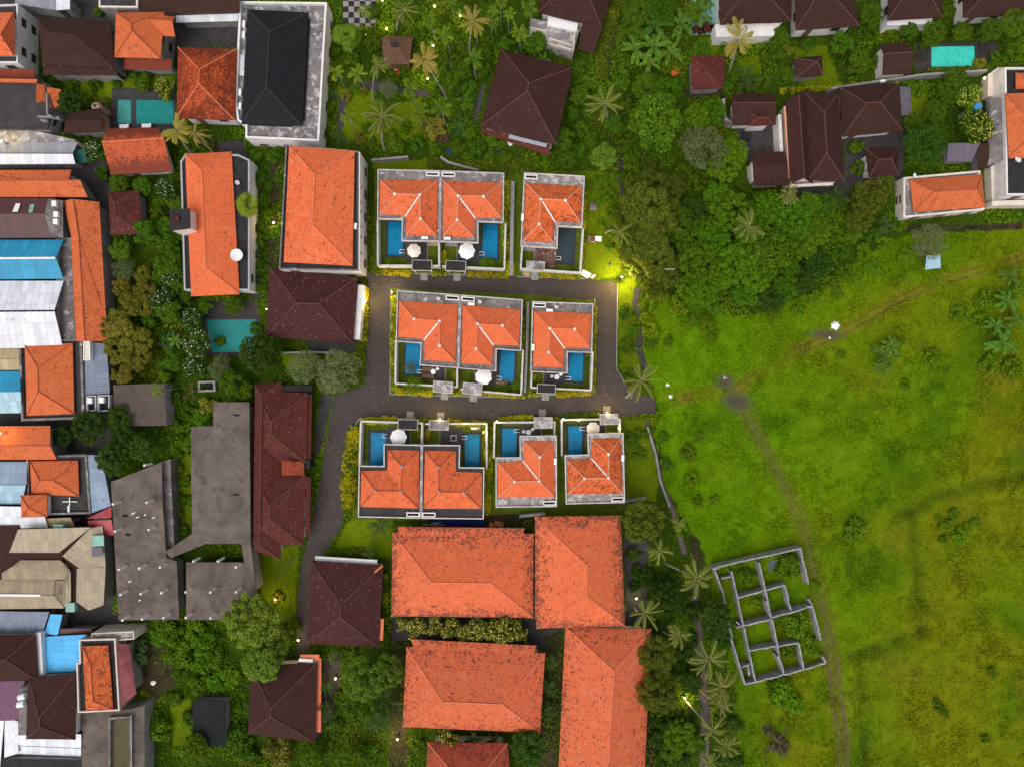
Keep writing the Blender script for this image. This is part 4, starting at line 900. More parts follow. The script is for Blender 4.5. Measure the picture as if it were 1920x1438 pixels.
# beige sheet-roofed market
r = slopes("sheet_roof_market", "large beige sheet-roofed market with dark broken valley between its slopes", "building",
       [[(110, 1036, 4.3), (17, 1036, 4.3), (34, 992, 5.0), (170, 988, 5.0)], [(3, 1074, 4.6), (24, 1061, 4.6), (38, 1050, 4.2), (113, 1050, 4.2), (131, 1068, 4.4), (122, 1086, 5.0), (3, 1086, 5.0)],
        [(117, 1042, 4.3), (168, 990, 4.3), (192, 985, 3.6), (198, 1062, 3.6), (150, 1066, 4.2)], [(144, 1066, 4.2), (198, 1063, 3.6), (194, 1134, 3.6), (166, 1144, 3.8), (143, 1128, 4.2)],
        [(121, 1086, 4.9), (132, 1070, 4.6), (133, 1126, 4.2), (121, 1138, 4.2)], [(-50, 1087, 4.0), (104, 1086, 4.0), (100, 1115, 4.7), (-50, 1115, 4.7)], [(121, 1140, 3.6), (-50, 1142, 3.6), (-50, 1116, 4.68), (100, 1116, 4.68)], [(121, 1088, 3.7), (121, 1139, 3.7), (100.5, 1116, 4.66), (104, 1088, 4.2)]],
       'cor_beige', "the beige sheet-roofed market", [(-50, 990), (190, 990), (195, 1132), (120, 1138), (-50, 1140)], 3.4)
mb = MB(); mb.prism([P2(x, y, 3.7) for x, y in ((-50, 985), (34, 985), (30, 1090), (-50, 1090))], 3.0, 3.75); mb.prism([P2(x, y, 3.9) for x, y in ((16, 1030), (118, 1030), (118, 1056), (16, 1056))], 3.0, 3.9); mb.prism([P2(x, y, 3.82) for x, y in ((112, 1030), (170, 985), (176, 990), (150, 1066), (146, 1130), (132, 1130), (128, 1062))], 3.0, 3.82)
mb.build("valley_tiles", M['brown'], r)
mb = MB()
for q in (((172, 1004), (194, 1003), (195, 1023), (173, 1024)),): mb.prism([P2(x, y, 4.35) for x, y in q], 4.25, 4.34)
for q in (((124, 1130), (140, 1130), (140, 1147), (123, 1147)), ((99, 983), (119, 983), (117, 991), (101, 991))): mb.prism([P2(x, y, 4.3) for x, y in q], 3.5, 4.34)
mb.build("green_sheet", M['cor_teal'], r)
mb = MB(); mb.prism([P2(x, y, 4.3) for x, y in ((172, 1025), (192, 1026), (192, 1043), (172, 1043))], 4.2, 4.33); mb.build("mauve_sheet", M['cor_mauve'], r)
mb = MB(); mb.seg(P2(-50, 1115, 4.78), P2(76, 1116, 4.78), .3, 4.6, 4.82); mb.build("ridge_cap", M['pipe'], r)
slopes("metal_roof", "dull blue-grey sheet roof at the left edge below the beige market", "roof", [[(80, 1186, 3.0), (-50, 1187, 3.0), (-50, 1145, 3.8), (92, 1147, 3.8)]], 'cor_slate', None, [(-50, 1148), (86, 1150), (78, 1184), (-50, 1185)], 3.0)
slopes("sky_blue_shed", "narrow sky-blue ribbed roof joining the larger sky-blue one", "shed", [[(108, 1192, 2.9), (84, 1186, 2.9), (94, 1151, 3.3), (117, 1152, 3.3)]], 'cor_sky', None, [(90, 1155), (112, 1156), (106, 1188), (88, 1184)], 2.9)
slopes("sky_blue_shed", "large square sky-blue ribbed roof beside the narrow orange block", "shed", [[(77, 1261, 3.0), (76, 1194, 3.0), (162, 1189, 3.7), (150, 1258, 3.7)]], 'cor_sky', "the sky-blue shed", [(79, 1196), (157, 1192), (148, 1255), (80, 1258)], 3.0)
slopes("shed", "rusty brown sheet roof strip above the sky-blue shed", "shed", [[(172, 1190, 2.8), (110, 1192, 2.8), (114, 1178, 3.1), (172, 1178, 3.1)]], 'cor_brown', None, [(115, 1180), (170, 1180), (170, 1189), (113, 1190)], 2.8)
house("brown_house", "dark brown hipped house at the left edge beside the sky-blue shed", "house", [(-60, 1190), (66, 1189), (71, 1275), (-60, 1275)], 4.4, [(-20, 1236), (10, 1236)], 6.4, 'h', 'brown', 'capb', 'white', .4, phrase="the brown house beside the sky-blue shed", win=False)
gwall("parapet_wall", "whitish parapet wall between the brown house and the sky-blue shed", [(71, 1186), (76, 1266)], 3.9, .8, 'white')
r = flat("orange_block", "narrow tall orange hip roof on a gold-edged dark ledge, bottom left", "building", [(148, 1199), (216, 1197), (224, 1332), (146, 1336), (143, 1243), (149, 1242)], 4.6, 'dkgrey', 'cream', 'greyw', .45, .2, "the narrow orange block", HT([(154.5, 1211), (202.7, 1209.5), (212, 1329), (161, 1331.5)], 4.65, [(170, 1246), (174.5, 1314)], 6.0, 'v', 'tileA3'))
slopes("pink_roof", "faded pink-red ribbed roof down the right side of the narrow orange block", "roof", [[(256, 1300, 3.2), (242, 1208, 3.2), (217, 1205, 4.4), (225, 1326, 4.4)]], 'cor_pink', "the pink-red roof", [(217, 1208), (240, 1210), (253, 1298), (226, 1320)], 3.2)
flat("white_framed_terrace", "pale roof terrace with white rails above the narrow orange block", "terrace", [(171, 1187), (250, 1183), (252, 1198), (172, 1204)], 3.8, 'concw2', 'cream', 'cream', .3, .15, None, win=False)
house("brown_house", "big very dark brown house near the bottom left corner, two white tanks beside it", "house", [(55, 1270), (142, 1262), (141, 1386), (49, 1385)], 4.6, [(74, 1346), (75, 1362)], 6.8, 'v', 'brown', 'capb', 'white', .4, phrase="the very dark brown house at bottom left", win=False)
flat("mossy_ledge", "dark mossy tiled ledge left of the very dark brown house", "ledge", [(36, 1290), (52, 1288), (49, 1378), (34, 1378)], 3.8, 'conc', 'concd', 'greyw', .05, .15, None, win=False)
slopes("purple_roof", "purple and rust streaked ribbed roof at the left edge near the bottom", "roof", [[(-50, 1278, 3.1), (46, 1276, 3.1), (34, 1350, 3.4), (-50, 1352, 3.4)]], 'cor_purple', None, [(-50, 1280), (42, 1280), (33, 1348), (-50, 1350)], 3.1)
slopes("white_shed", "white ribbed roof wrapping the lower left of the very dark brown house", "shed", [[(152, 1402, 2.9), (12, 1396, 2.9), (36, 1376, 3.5), (152, 1376, 3.5)], [(152, 1418, 2.3), (30, 1413, 2.3), (12, 1397, 2.8), (152, 1403, 2.8)]], 'cor_white', None, [(20, 1380), (150, 1380), (150, 1414), (34, 1410)], 2.3)
slopes("white_shed", "white sheet roof at the bottom left edge below the purple roof", "shed", [[(0, 1438, 3.0), (-40, 1438, 3.0), (-40, 1345, 3.3), (8, 1345, 3.3)], [(8, 1420, 3.0), (34, 1412, 3.0), (34, 1352, 3.2), (9, 1346, 3.2)]], 'cor_white', None, None)
flat("black_roof_house", "black flat roof cut off by the bottom left corner", "building", [(-40, 1420), (152, 1424), (152, 1500), (-40, 1500)], 3.0, 'dkgrey', 'dkgrey', 'greyw', .1, .15, None, win=False)
for i, (x, y, l_) in enumerate(((42, 1306, "upper"), (40, 1320, "lower"))):
    rt = root("water_tank", f"{l_} of two white cylindrical water tanks beside the very dark brown house", "tank", P(x, y, 3.9)); a = P(x - 7, y + 1, 4.5); b = P(x + 7, y - 2, 4.5); mb = MB(); mb.tube([a, a.lerp(b, .06), b.lerp(a, .06), b], [.3, .45, .45, .3], 14); mb.build("tank_body", M['acw'], rt, True); mb = MB(); mb.box((a.x * .5 + b.x * .5, a.y * .5 + b.y * .5, 4.0), (.8, .9, .3)); mb.build("cradle", M['metal'], rt)
r = flat("concrete_tank_house", "grey slab building with a railed green-floored well, at the bottom left", "building", [(153, 1336), (243, 1330), (271, 1322), (271, 1500), (153, 1500)], 3.0, 'concs', 'concs', 'greyw', .06, .2, "the grey slab building at bottom left", win=False)
mb = MB(); mb.ring([P2(x, y, 3.6) for x, y in ((203, 1345), (246, 1342), (246, 1470), (203, 1470))], .3, 2.95, 3.6); mb.build("well_rim", M['conc'], r)
mb = MB(); mb.prism([P2(x, y, 3.05) for x, y in ((206, 1350), (242, 1347), (242, 1470), (206, 1470))], 2.96, 3.06); mb.build("well_floor", plain('algae_floor', (.085, .075, .035), .6, .3, .8), r)
mb = MB(); p0, p1 = P2(246, 1340, 4.2), P2(247, 1438, 4.2); mb.tube([(*p0, 4.2), (*p1, 4.2)], .05)
for k in range(6): q = Vector(p0).lerp(Vector(p1), k / 5); mb.tube([(q.x, q.y, 2.9), (q.x, q.y, 4.2)], .05)
mb.build("railing", M['metal'], r)
# ---------------------------------------------------------------- concrete shells with rebar pillars
def slab(label, poly, z, studs, phrase, mat='concs', name="concrete_shell"):
    w = [P2(x, y, z) for x, y in poly]
    if area(w) < 0: w = w[::-1]
    cx = sum(p[0] for p in w) / len(w); cy = sum(p[1] for p in w) / len(w)
    rt = root(name, label, "building", (cx, cy, 0)); EXCL.append(w); land(poly, phrase)
    mb = MB(); mb.prism(w, z - .25, z, True, True); mb.build("roof_slab", M[mat], rt)
    mb = MB(); mb.prism(offset(w, -.8), 0, z - .25); mb.build("wall", M['greyw'], rt)
    for p in studs:
        b = P(*p, z); mb = MB(); h = 2.1
        mb.box((b.x, b.y, z + h / 2), (.30, .30, h), 0, .02); mb.build("pillar", M['white'], rt)
    return rt
e3 = lambda x, y: c3(x, y)[0]
r = slab("left-hand bare concrete slab roof with two columns of white pillar stubs", [(208, 903), (303, 866), (305, 950), (312, 1045), (331, 1052), (336, 1161), (222, 1162), (214, 1010)], 3.7,
     [c3(*p)[0] for p in ((95, 1008), (318, 998), (108, 1188), (330, 1178), (303, 752))] + [c4(*p)[0] for p in ((128, 140), (258, 132), (388, 126), (138, 298), (266, 294), (397, 288), (150, 460), (275, 454), (410, 446))], "the left concrete slab")
mb = MB(); mb.prism([P2(*q, 2.6) for q in c3(366, 738, 428, 722, 455, 1300, 402, 1330)], 0, 2.6); mb.build("lower_ledge", M['conc'], r)
mb = MB()
for x, y in ((123, 1102), (145, 1230)): mb.box((*P2(*c3(x, y)[0], 3.7), 3.72), (.8, .35, .06), 0)
mb.build("slab_opening", M['dark'], r)  # dark plates on the unbroken slab, painted as the shade in holes
r = slab("largest bare concrete slab roof, beside the long red-brown house", [(358, 800), (400, 798), (400, 754), (467.5, 754), (470, 1019), (482, 1118), (468, 1120), (452, 1019), (360, 1019)], 3.9, [], "the largest concrete slab")
mb = MB(); w = [P2(x, y, 3.86) for x, y in ((359, 1001), (386, 1019), (320, 1046), (310, 1034))]; mb.prism(w, 3.6, 3.87, True, True); mb.build("bridge_slab", M['concs'], r); EXCL.append(w)
for x, y, s_ in ((444, 778, 0), (443, 927, 0)):
    mb = MB(); p = P2(x, y, 3.9); mb.box((*p, 3.92), (.85, .25, .08)); mb.build("slab_opening", M['dark'], r)  # dark plate again, shade of a hole put into its colour
slab("smaller bare slab roof with rows of white pillar stubs, half under a bright tree", [(349, 1054), (466, 1054), (468, 1162), (349, 1162)], 3.6, [c4(*p)[0] for p in ((600, 88), (755, 88), (868, 125), (550, 283), (707, 284), (870, 283), (552, 444), (708, 447))], "the pillared concrete slab")
# ---------------------------------------------------------------- black-roofed white block and the two long orange ones
flat("black_roofed_building", "large white building with a charcoal hip roof and stained ledges", "building", [(449, 3), (612.8, 5), (598, 265), (460, 259), (460, 234), (445, 227), (440, 193)], 3.7, 'concw', 'white', 'white', .55, .3, "the black-roofed white building",
     ([(464, 18), (578, 24), (566.6, 236.5), (452.7, 233)], 3.9, [(505.8, 59.6), (499.5, 164)], 6.4, 'v', 'black', 'capk'), storeys=2)
r = NB["large white building with a charcoal hip roof and stained ledges"]
for k, (q, z0, z1) in enumerate((([(581, 36), (571, 226), (563, 226), (569, 38)], 3.5, 3.95), ([(455, 214), (466, 34), (472, 34), (461, 214)], 3.5, 3.95), ([(548, 238.5), (467, 235.5), (467, 227), (548, 229)], 3.55, 4.0))):
    c = [P(*q[0], z0), P(*q[1], z0), P(*q[2], z1), P(*q[3], z1)]; roof_mesh([c], .08).build("eave_strip", M['black'], r)
mb = MB(); mb.prism([P2(x, y, 3.3) for x, y in ((447, 104), (458, 104), (457, 142), (445, 142))], 3.18, 3.25); mb.build("white_sheet", M['cor_white'], r)
AC = []
r = flat("orange_block", "long orange roofed block with dark ledges, a rooftop water tower and a big dish", "building", [(338, 303), (348, 288), (447, 290), (468, 300), (468, 545), (345, 545)], 3.5, 'dkgrey', 'metal', 'white', .3, .25, "the long orange block with the dish",
     ([(347, 289), (434, 285), (449, 552), (358.5, 556)], 3.6, [(379, 321), (386, 502)], 5.5, 'v', 'tileA', 'caps'))
mb = MB(); w = [P2(*q, 7.0) for q in b2(70, 460, 188, 457, 192, 575, 72, 590)]; mb.prism(w, 0, 7.0); mb.build("water_tower", M['white'], r); mb = MB(); mb.prism(offset(w, .12), 7.0, 7.15); mb.build("tower_roof", M['dkgrey'], r)
mb = MB(); mb.box((*P2(*b2(108, 515)[0], 7.3), 7.3), (.8, .8, .3)); mb.build("roof_hatch", M['redbrown'], r)
r = flat("orange_block", "long orange roofed block with a tall white windowed facade facing the villas", "building", [(536, 271), (673.5, 284), (672.5, 508), (523, 505)], 5.8, 'dkgrey', 'conc', 'white', .35, .2, "the orange block with white facade",
     ([(542, 274), (665, 283.5), (661, 499), (532, 492)], 5.8, [(590, 327), (586, 421.5)], 8.0, 'v', 'tileA2', 'caps'))
mb = MB(); mb.seg(P2(673.9, 286, 5.8), P2(672.9, 507, 5.8), .16, 3.3, 5.8); fc = mb.build("facade_panel", M['acw'], r)
for y in (302, 331, 350, 379, 396, 425, 444, 474): mb = MB(); p = P2(675.6, y, 5.1); mb.box((p[0] + .02, p[1], 4.75), (.12, .42, .5)); mb.build("window", M['dark'], r)
# ---------------------------------------------------------------- right edge: white building, orange block
r = flat("white_building", "tall white building with orange roof cut by the right edge", "building", [(1884, 127), (2000, 127), (2000, 366), (1887, 366)], 4.2, 'dkgrey', 'white', 'white', .4, .25, "the tall white building at the right edge",
     ([(1885, 176), (1990, 172), (1990, 297), (1891.5, 297)], 4.5, [(1930, 222), (1934, 252)], 6.2, 'v', 'tileC', 'capd'))
c = [P(x, y, 4.5) for x, y in ((1905, 137), (1960, 137), (1960, 167), (1905, 167))]; f, l = hip_faces(c, [P(1925, 152, 5.4), P(1940, 152, 5.4)], 'h'); roof_mesh(f).build("stair_roof", M['tileC'], r)
c = [P(1852, 312, 2.6), P(1856, 186, 2.6), P(1884, 184, 3.7), P(1883, 300, 3.7)]; roof_mesh([c], .1).build("skirt_roof", M['conc'], r)
for q in ([(1853, 140), (1871, 127), (1884, 127), (1884, 176), (1852, 182)], [(1858, 312), (1884, 304), (1887, 376), (1860, 376)]):
    mb = MB(); w = [P2(x, y, 1.6) for x, y in q]; mb.prism(w, 0, 1.6); mb.build("side_wing", M['cream'], r); EXCL.append(w)
mb = MB(); mb.prism([P2(x, y, 2.2) for x, y in ((1860, 377), (1990, 374), (1990, 384), (1860, 386))], 0, 2.2); mb.build("front_ledge", M['cream'], r)
flat("orange_block", "orange hip roof on a pale ledged block left of the tall right-edge building", "building", [(1694, 333), (1838, 320), (1846, 394), (1694, 409)], 2.3, 'concw', 'cream', 'cream', .4, .3, "the orange block at right",
     ([(1706.5, 337), (1841, 327.5), (1847.5, 389), (1712.5, 398)], 2.5, [(1751, 360), (1831.6, 355)], 4.1, 'h', 'tileC', 'capd'))
# ---------------------------------------------------------------- thatched hut
rt = root("thatched_hut", "small brown thatched garden hut with a dark square vent on top", "hut", P(743, 95)); land([(712, 69), (775, 122)], "the thatched hut")
def thatch():
    n = N('brown_thatch', .95, .05); uv = n.new("ShaderNodeUVMap").outputs[0]; mp = n.new("ShaderNodeMapping"); n.put(mp.inputs["Vector"], uv); mp.inputs["Scale"].default_value = (7, .8, 1)
    f = n.noise(2.2, 5, mp.outputs[0]); o = n.mix(n.ramp(f, .3, .7), (.055, .028, .018), (.21, .115, .075)); n.bump(f, .8, .06); return n.col(o)
M['thatch'] = thatch()
c = [P(*p, 2.4) for p in d2(443, 250, 668, 250, 642, 438, 476, 438)]; f, l = hip_faces(c, [P(*d2(535, 296)[0], 4.1), P(*d2(548, 296)[0], 4.1)], 'h'); roof_mesh(f, .25).build("thatch_roof", M['thatch'], rt)
mb = MB(); p = P2(*d2(540, 301)[0], 4.2); mb.box((*p, 4.08), (1.0, .6, .3)); mb.build("vent", M['dkgrey'], rt)
for p in offset([(q.x, q.y) for q in c], -.5): mb = MB(); mb.tube([(*p, 0), (*p, 2.4)], .09, 8); mb.build("post", M['wood'], rt)
mb = MB(); mb.prism(offset([(q.x, q.y) for q in c], -.35), 0, .5); mb.build("floor", M['wood'], rt); EXCL.append([(q.x, q.y) for q in c])
mb = MB(); p, q = P2(745, 121), P2(744, 146)
for k in range(5): u = Vector(p).lerp(Vector(q), k / 4); mb.box((u.x, u.y, .5 - k * .1), (.8, .35, .09))
mb.build("steps", M['caps'], rt)
# ---------------------------------------------------------------- pools of the left and right gardens
pool("teal pool with a paler shallow end, beside the mossy red house", [(221, 187), (326, 189), (325, 233), (219, 232)], 'poolt', .4, phrase="the teal pool at upper left")
rt = root("pool_step", "pale submerged ledge at the left end of the upper left teal pool", "pool ledge", P(233, 210)); mb = MB(); mb.prism([P2(x, y, .12) for x, y in ((222, 189), (245, 189), (245, 231), (221, 231))], .05, .115); mb.build("ledge_water", water('pale_teal_water', (.06, .26, .24), False), rt)
mb = MB(); mb.prism([P2(x, y, .14) for x, y in ((246, 188), (255, 188), (255, 232), (246, 232))], .05, .13); mb.build("divider", M['poolrim'], rt)
pool("teal pool with a dark deck, beside the round dark tree in the left garden", [(387, 600), (481, 599), (482, 660), (397, 661)], 'poolt', .5, phrase="the teal pool in the left garden")
pool("turquoise pool in the garden at upper right", [(1746, 88), (1827, 87), (1828, 125), (1746, 126)], 'poolq', .5, phrase="the turquoise pool")
# ---------------------------------------------------------------- ruin of an unfinished house on the field
e7 = Z(1180, 900, 2.673)
rt = root("unfinished_ruin", "roofless grey block-wall ruin of an unfinished house on the grass field", "ruin", P(*e7(700, 680)[0])); land(e7(425, 340, 990, 1030), "the roofless ruin")
HR = 2.0
for (x0, y0, x1, y1, h) in ((425, 440, 865, 342, 2.2), (425, 440, 470, 560, 2.0), (472, 562, 518, 798, 1.3), (515, 800, 583, 1028, 2.2), (862, 345, 902, 525, 2.2), (905, 600, 922, 635, 1.8), (924, 640, 963, 806, 2.1), (972, 885, 987, 916, 1.7), (583, 1028, 880, 952, 2.1), (880, 950, 988, 915, 1.3), (515, 460, 575, 735, 1.9), (577, 740, 634, 1010, 2.0), (652, 415, 716, 695, 2.1), (717, 700, 775, 970, 2.1), (548, 590, 680, 555, 2.0), (690, 552, 780, 525, 1.9), (540, 742, 712, 698, 2.2), (722, 690, 924, 634, 2.2), (602, 858, 745, 832, 2.0), (752, 834, 850, 815, 1.8), (783, 528, 816, 664, 2.0), (850, 818, 876, 946, 2.0), (540, 714, 572, 738, 1.8), (566, 938, 608, 928, 1.7), (462, 495, 515, 484, 1.5), (596, 930, 604, 985, 1.5), (745, 885, 772, 940, 2.4), (690, 610, 712, 690, 2.3), (420, 446, 452, 442, 2.3)):
    a, b = P2(*e7(x0, y0)[0], h), P2(*e7(x1, y1)[0], h); L = math.hypot(b[0] - a[0], b[1] - a[1]); n = max(2, int(L / .8)); mb = MB(); u = Vector((b[0] - a[0], b[1] - a[1])) / L; nn = Vector((-u.y, u.x)) * .11
    prev = None; tops = [h - abs(random.gauss(0, .20)) for _ in range(n + 1)]
    for k in range(n):   # a run of block courses with a broken top
        p = Vector(a).lerp(Vector(b), k / n); q = Vector(a).lerp(Vector(b), (k + 1) / n); t0, t1 = tops[k], tops[k + 1]
        P0, P1, P2_, P3 = p + nn, q + nn, q - nn, p - nn
        mb.face([(*P3, 0), (*P2_, 0), (*P2_, t1), (*P3, t0)]); mb.face([(*P1, 0), (*P0, 0), (*P0, t0), (*P1, t1)]); mb.face([(*P3, t0), (*P2_, t1), (*P1, t1), (*P0, t0)])
        if k == 0: mb.face([(*P0, 0), (*P3, 0), (*P3, t0), (*P0, t0)])
        if k == n - 1: mb.face([(*P2_, 0), (*P1, 0), (*P1, t1), (*P2_, t1)])
    mb.build("wall_run", M['ruin'], rt)
mb = MB(); mb.prism([P2(x, y, .05) for x, y in e7(668, 410, 745, 392, 735, 440, 700, 458, 668, 455)], -.1, .05); mb.build("puddle", water('puddle_water', (.10, .105, .13), False), rt)
# ---------------------------------------------------------------- the ten pool villas
ZP, ZF, ZE, ZR = 3.9, 3.5, 3.7, 5.5     # parapet top, flat roof, tile eave, ridge
def ref(zx, zy, z):                      # plan of the upper-left villa, read at the height of each feature
    return P(690 + zx / 6.254, 300 + zy / 6.254, z).xy
RA, RB, RC = ref(112, 108, ZP), ref(850, 125, ZP), ref(839, 962, ZP)
_e1, _e2 = RB - RA, RC - RB
_det = _e1.x * _e2.y - _e1.y * _e2.x
def AB(zx, zy, z):
    d = ref(zx, zy, z) - RA
    return ((d.x * _e2.y - d.y * _e2.x) / _det, (_e1.x * d.y - _e1.y * d.x) / _det)
def villa(ph, A, B, C, cf, tm, floor, capm, um=None, canopy=None, canm='dkgrey', gut=True, poolm='pool', pair=None, wallfrom=None, deckm='deck', flip=1, ledm=None):
    A, B, C = (P(x, y, ZP).xy for x, y in (A, B, C)); e1, e2 = B - A, C - B
    def W(zx, zy, z):
        a, b = AB(zx, zy, z)
        if b > 1: b = 1 + (b - 1) * cf
        q = A + e1 * a + e2 * b; return (q.x, q.y)
    def W3(zx, zy, z): return Vector((*W(zx, zy, z), z))
    mid = W(600, 400, 0)
    rt = root("pool_villa", f"orange tiled L-shaped pool villa: {ph}", "villa", (*mid, 0), "pool villas of the estate")
    # body, flat roof, parapet
    Lp = [W(114, 110, ZP), W(845, 126, ZP), W(836, 958, ZP), W(392, 950, ZP), W(399, 700, ZP), W(108, 692, ZP)]
    EXCL.append(Lp)
    lot = [W(95, 90, 0), W(850, 105, 0), W(845, 1262, 0), W(100, 1255, 0)]; EXCL.append(lot)
    Wp = offset(Lp, -.75); mb = MB(); mb.prism(Wp, 0, ZF - .3); mb.build("wall", M['white'], rt)
    mb = MB(); mb.prism(Lp, ZF - .3, ZF - .01, True, True); mb.build("roof_slab", M['white'], rt)
    mb = MB(); mb.prism(offset(Lp, -.03), ZF - .005, ZF + .04); mb.build("flat_roof", M[floor], rt)
    mb = MB(); mb.ring(offset(Lp, .015), .15, ZF + .01, ZP); mb.build("parapet", M['parapw' if floor in ('concw2', 'concd') else 'parap'], rt)
    # tile roof in L
    T = [W3(x, y, ZE) for x, y in ((137, 230), (823, 241), (808, 898), (446, 890), (443, 655), (137, 640))]
    q0, q1, q2 = W3(316, 400, ZR), W3(610, 410, ZR), W3(617, 690, ZR)
    ro = roof_mesh([[T[0], T[1], q1, q0], [T[1], T[2], q2, q1], [T[2], T[3], q2], [T[3], T[4], q1, q2], [T[4], T[5], q0, q1], [T[5], T[0], q0]], .12).build("tile_roof", M[tm], rt)
    caps_mesh([[T[0], q0], [T[5], q0], [q0, q1], [T[1], q1], [q1, q2], [T[2], q2], [T[3], q2]], .085).build("ridge_cap", M[capm], ro, True)
    fm = M['pipe'] if gut else M['metal']
    for q in (q0, q1, q2):
        mb = MB(); mb.lathe((q.x, q.y, q.z - .05), [(.2, 0), (.24, .1), (.17, .2), (.21, .26), (.08, .42), (.02, .5)], 10); mb.build("finial", fm, ro, True)
    if gut:
        d = (T[4] - q1); mb = MB(); a, b = q1 + d * .1, q1 + d * 1.03
        mb.tube([a + Vector((0, 0, .08)), a.lerp(b, .5) + Vector((0, 0, .08)), b + Vector((0, 0, .1))], .11, 6); mb.build("valley_gutter", M['pipe'], ro)
    mb = MB(); mb.prism(offset([(p.x, p.y) for p in T], -.25), ZF + .03, ZE - .13); mb.build("eave_wall", M['white'], rt)
    # roof well at the back
    wq = [W(x, y, ZP) for x, y in ((680, 138), (835, 142), (834, 194), (679, 190))]
    mb = MB(); mb.ring(wq, .16, ZF + .03, ZP - .03); mb.build("roof_well", M['white'], rt)
    mb = MB(); mb.prism(offset(wq, -.15), ZF + .03, ZF + .055); mb.build("roof_well_floor", M['dark'] if ledm is None else M[ledm], rt)  # dark sheet paints the shade of the well's depth
    # glass doors to the yard
    windows_on(rt, [Wp[2], Wp[3], Wp[4], Wp[5]] if area(Lp) > 0 else [Wp[5], Wp[4], Wp[3], Wp[2]], 0, ZF - .3, 1, 2.6, sides=(0, 1, 2), limit=8)
    # yard
    z = 2.0
    g = [W(110, 702, 0), W(399, 700, 0), W(392, 955, 0), W(838, 960, 0), W(838, 1252, 0), W(108, 1250, 0)]
    def yard(nm, pts, zz, m):
        mb = MB(); q = [Vector((*W(x, y, 0), zz)) for x, y in pts]
        if area([(p.x, p.y) for p in q]) < 0: q = q[::-1]
        mb.prism([(p.x, p.y) for p in q], -.05, zz); o = mb.build(nm, m, base=q[0]); struct(o)
    yard("lawn", [(112, 690), (845, 690), (838, 1250), (110, 1250)], .035, M['lawn'])
    yard("patio", [(425, 940), (640, 940), (636, 1196), (432, 1196)], .06, M[deckm])
    yard("garden_path", [(640, 930), (692, 930), (692, 1240), (634, 1240)], .05, M['deckred'] if deckm == 'deckred' else M['deck'])
    yard("path_edge", [(692.5, 930), (702, 930), (702, 1215), (692.5, 1215)], .058, M['stone'])
    yard("path_edge", [(702.5, 950), (835, 950), (835, 1012), (702.5, 1012)], .053, M['decktan' if deckm == 'deck' and um == 'umb_c' else 'stone'])
    # boundary wall round the yard
    wr = root("garden_wall", f"white yard wall of {ph}", "wall", (*W(110, 1250, 0), 0)); LW = [(112, 705), (114, 1240), (834, 1246), (832, 968)]
    if pair == 'skip': LW = LW[:3]
    mb = MB(); q = [W(x, y, z) for x, y in LW]; cp = MB()
    for i, (a, b) in enumerate(zip(q[:-1], q[1:])):
        mb.seg(a, b, .2, 0, z - .002 * i); cp.seg(a, b, .27, z - .0015 * i, z + .07 - .0015 * i)
    mb.build("wall_body", M['white'], wr); cp.build("coping", M['parapw'], wr)
    # pool with dark surround
    pq = [W(x, y, .1) for x, y in ((236, 728), (400, 728), (408, 1122), (230, 1122))]
    if area(pq) < 0: pq = pq[::-1]
    pr = root("swimming_pool", f"{'murky grey' if poolm == 'poold' else 'blue tiled'} pool in the yard of {ph}", "pool", (*W(320, 900, 0), 0))
    mb = MB(); mb.ring(offset(pq, .34), .35, 0, .13); mb.build("rim", M['poolrim'], pr)
    mb = MB(); mb.prism(pq, -.02, .10); mb.build("water", M[poolm], pr)
    mb = MB(); mb.prism([W(x, y, .1) for x, y in ((237, 729), (399, 729), (400, 800), (236, 800))], -.02, .104); mb.build("step_water", M['pool2'] if poolm == 'pool' else M[poolm], pr)
    mb = MB(); u = Vector(W(420, 1085, 0)) - Vector(W(380, 1085, 0)); u.normalize(); s_ = Vector((-u.y, u.x)); p = Vector(W(408, 1085, 0))
    for d in (-.24, .24):
        b = p + s_ * d; mb.tube([(b.x - u.x * .4, b.y - u.y * .4, .05), (b.x - u.x * .38, b.y - u.y * .38, .75), (b.x, b.y, .92), (b.x + u.x * .35, b.y + u.y * .35, .7), (b.x + u.x * .4, b.y + u.y * .4, .05)], .04, 6)
    for h in (.3, .5): mb.tube([(p.x - u.x * .4 - s_.x * .24, p.y - u.y * .4 - s_.y * .24, h), (p.x - u.x * .4 + s_.x * .24, p.y - u.y * .4 + s_.y * .24, h)], .035, 6)
    mb.build("ladder", M['pipe'], pr, True)
    # gate canopy
    (x0, y0), (x1, y1) = canopy
    c = P((x0 + x1) / 2, (y0 + y1) / 2, 2.7); w, d = (x1 - x0) / PXM * .975, (y1 - y0) / PXM * .975; ang = math.atan2(e1.y, e1.x)
    if abs(ang) > 1.6: ang -= math.copysign(math.pi, ang)
    cr = root("gate_canopy", f"{'peeling' if canm == 'concw2' else ('flaking' if canm == 'concw' else 'dark')} flat gate canopy of {ph}", "canopy", (c.x, c.y, 0))
    mb = MB(); mb.box((0, 0, 2.6), (w, d, .2)); mb2 = MB(); mb2.box((0, 0, 2.715), (w - .14, d - .14, .03)); mb3 = MB(); mb4 = MB()
    for sx in (-1, 1):
        for sy in (-1, 1): mb3.box((sx * (w / 2 - .25), sy * (d / 2 - .22), 1.25), (.22, .22, 2.5))
    mb4.box((0, 0, 1.05), (w - .8, .08, 2.1))
    for m_, nm, mt in ((mb, "slab", 'cream'), (mb2, "top_screed", canm), (mb3, "gate_post", 'white'), (mb4, "gate_door", 'wood')):
        co, si = math.cos(ang), math.sin(ang); m_.v = [(c.x + x * co - y * si, c.y + x * si + y * co, zz) for x, y, zz in m_.v]; m_.build(nm, M[mt], cr)
    s_ = Vector(W(660, 1330, 0)); 
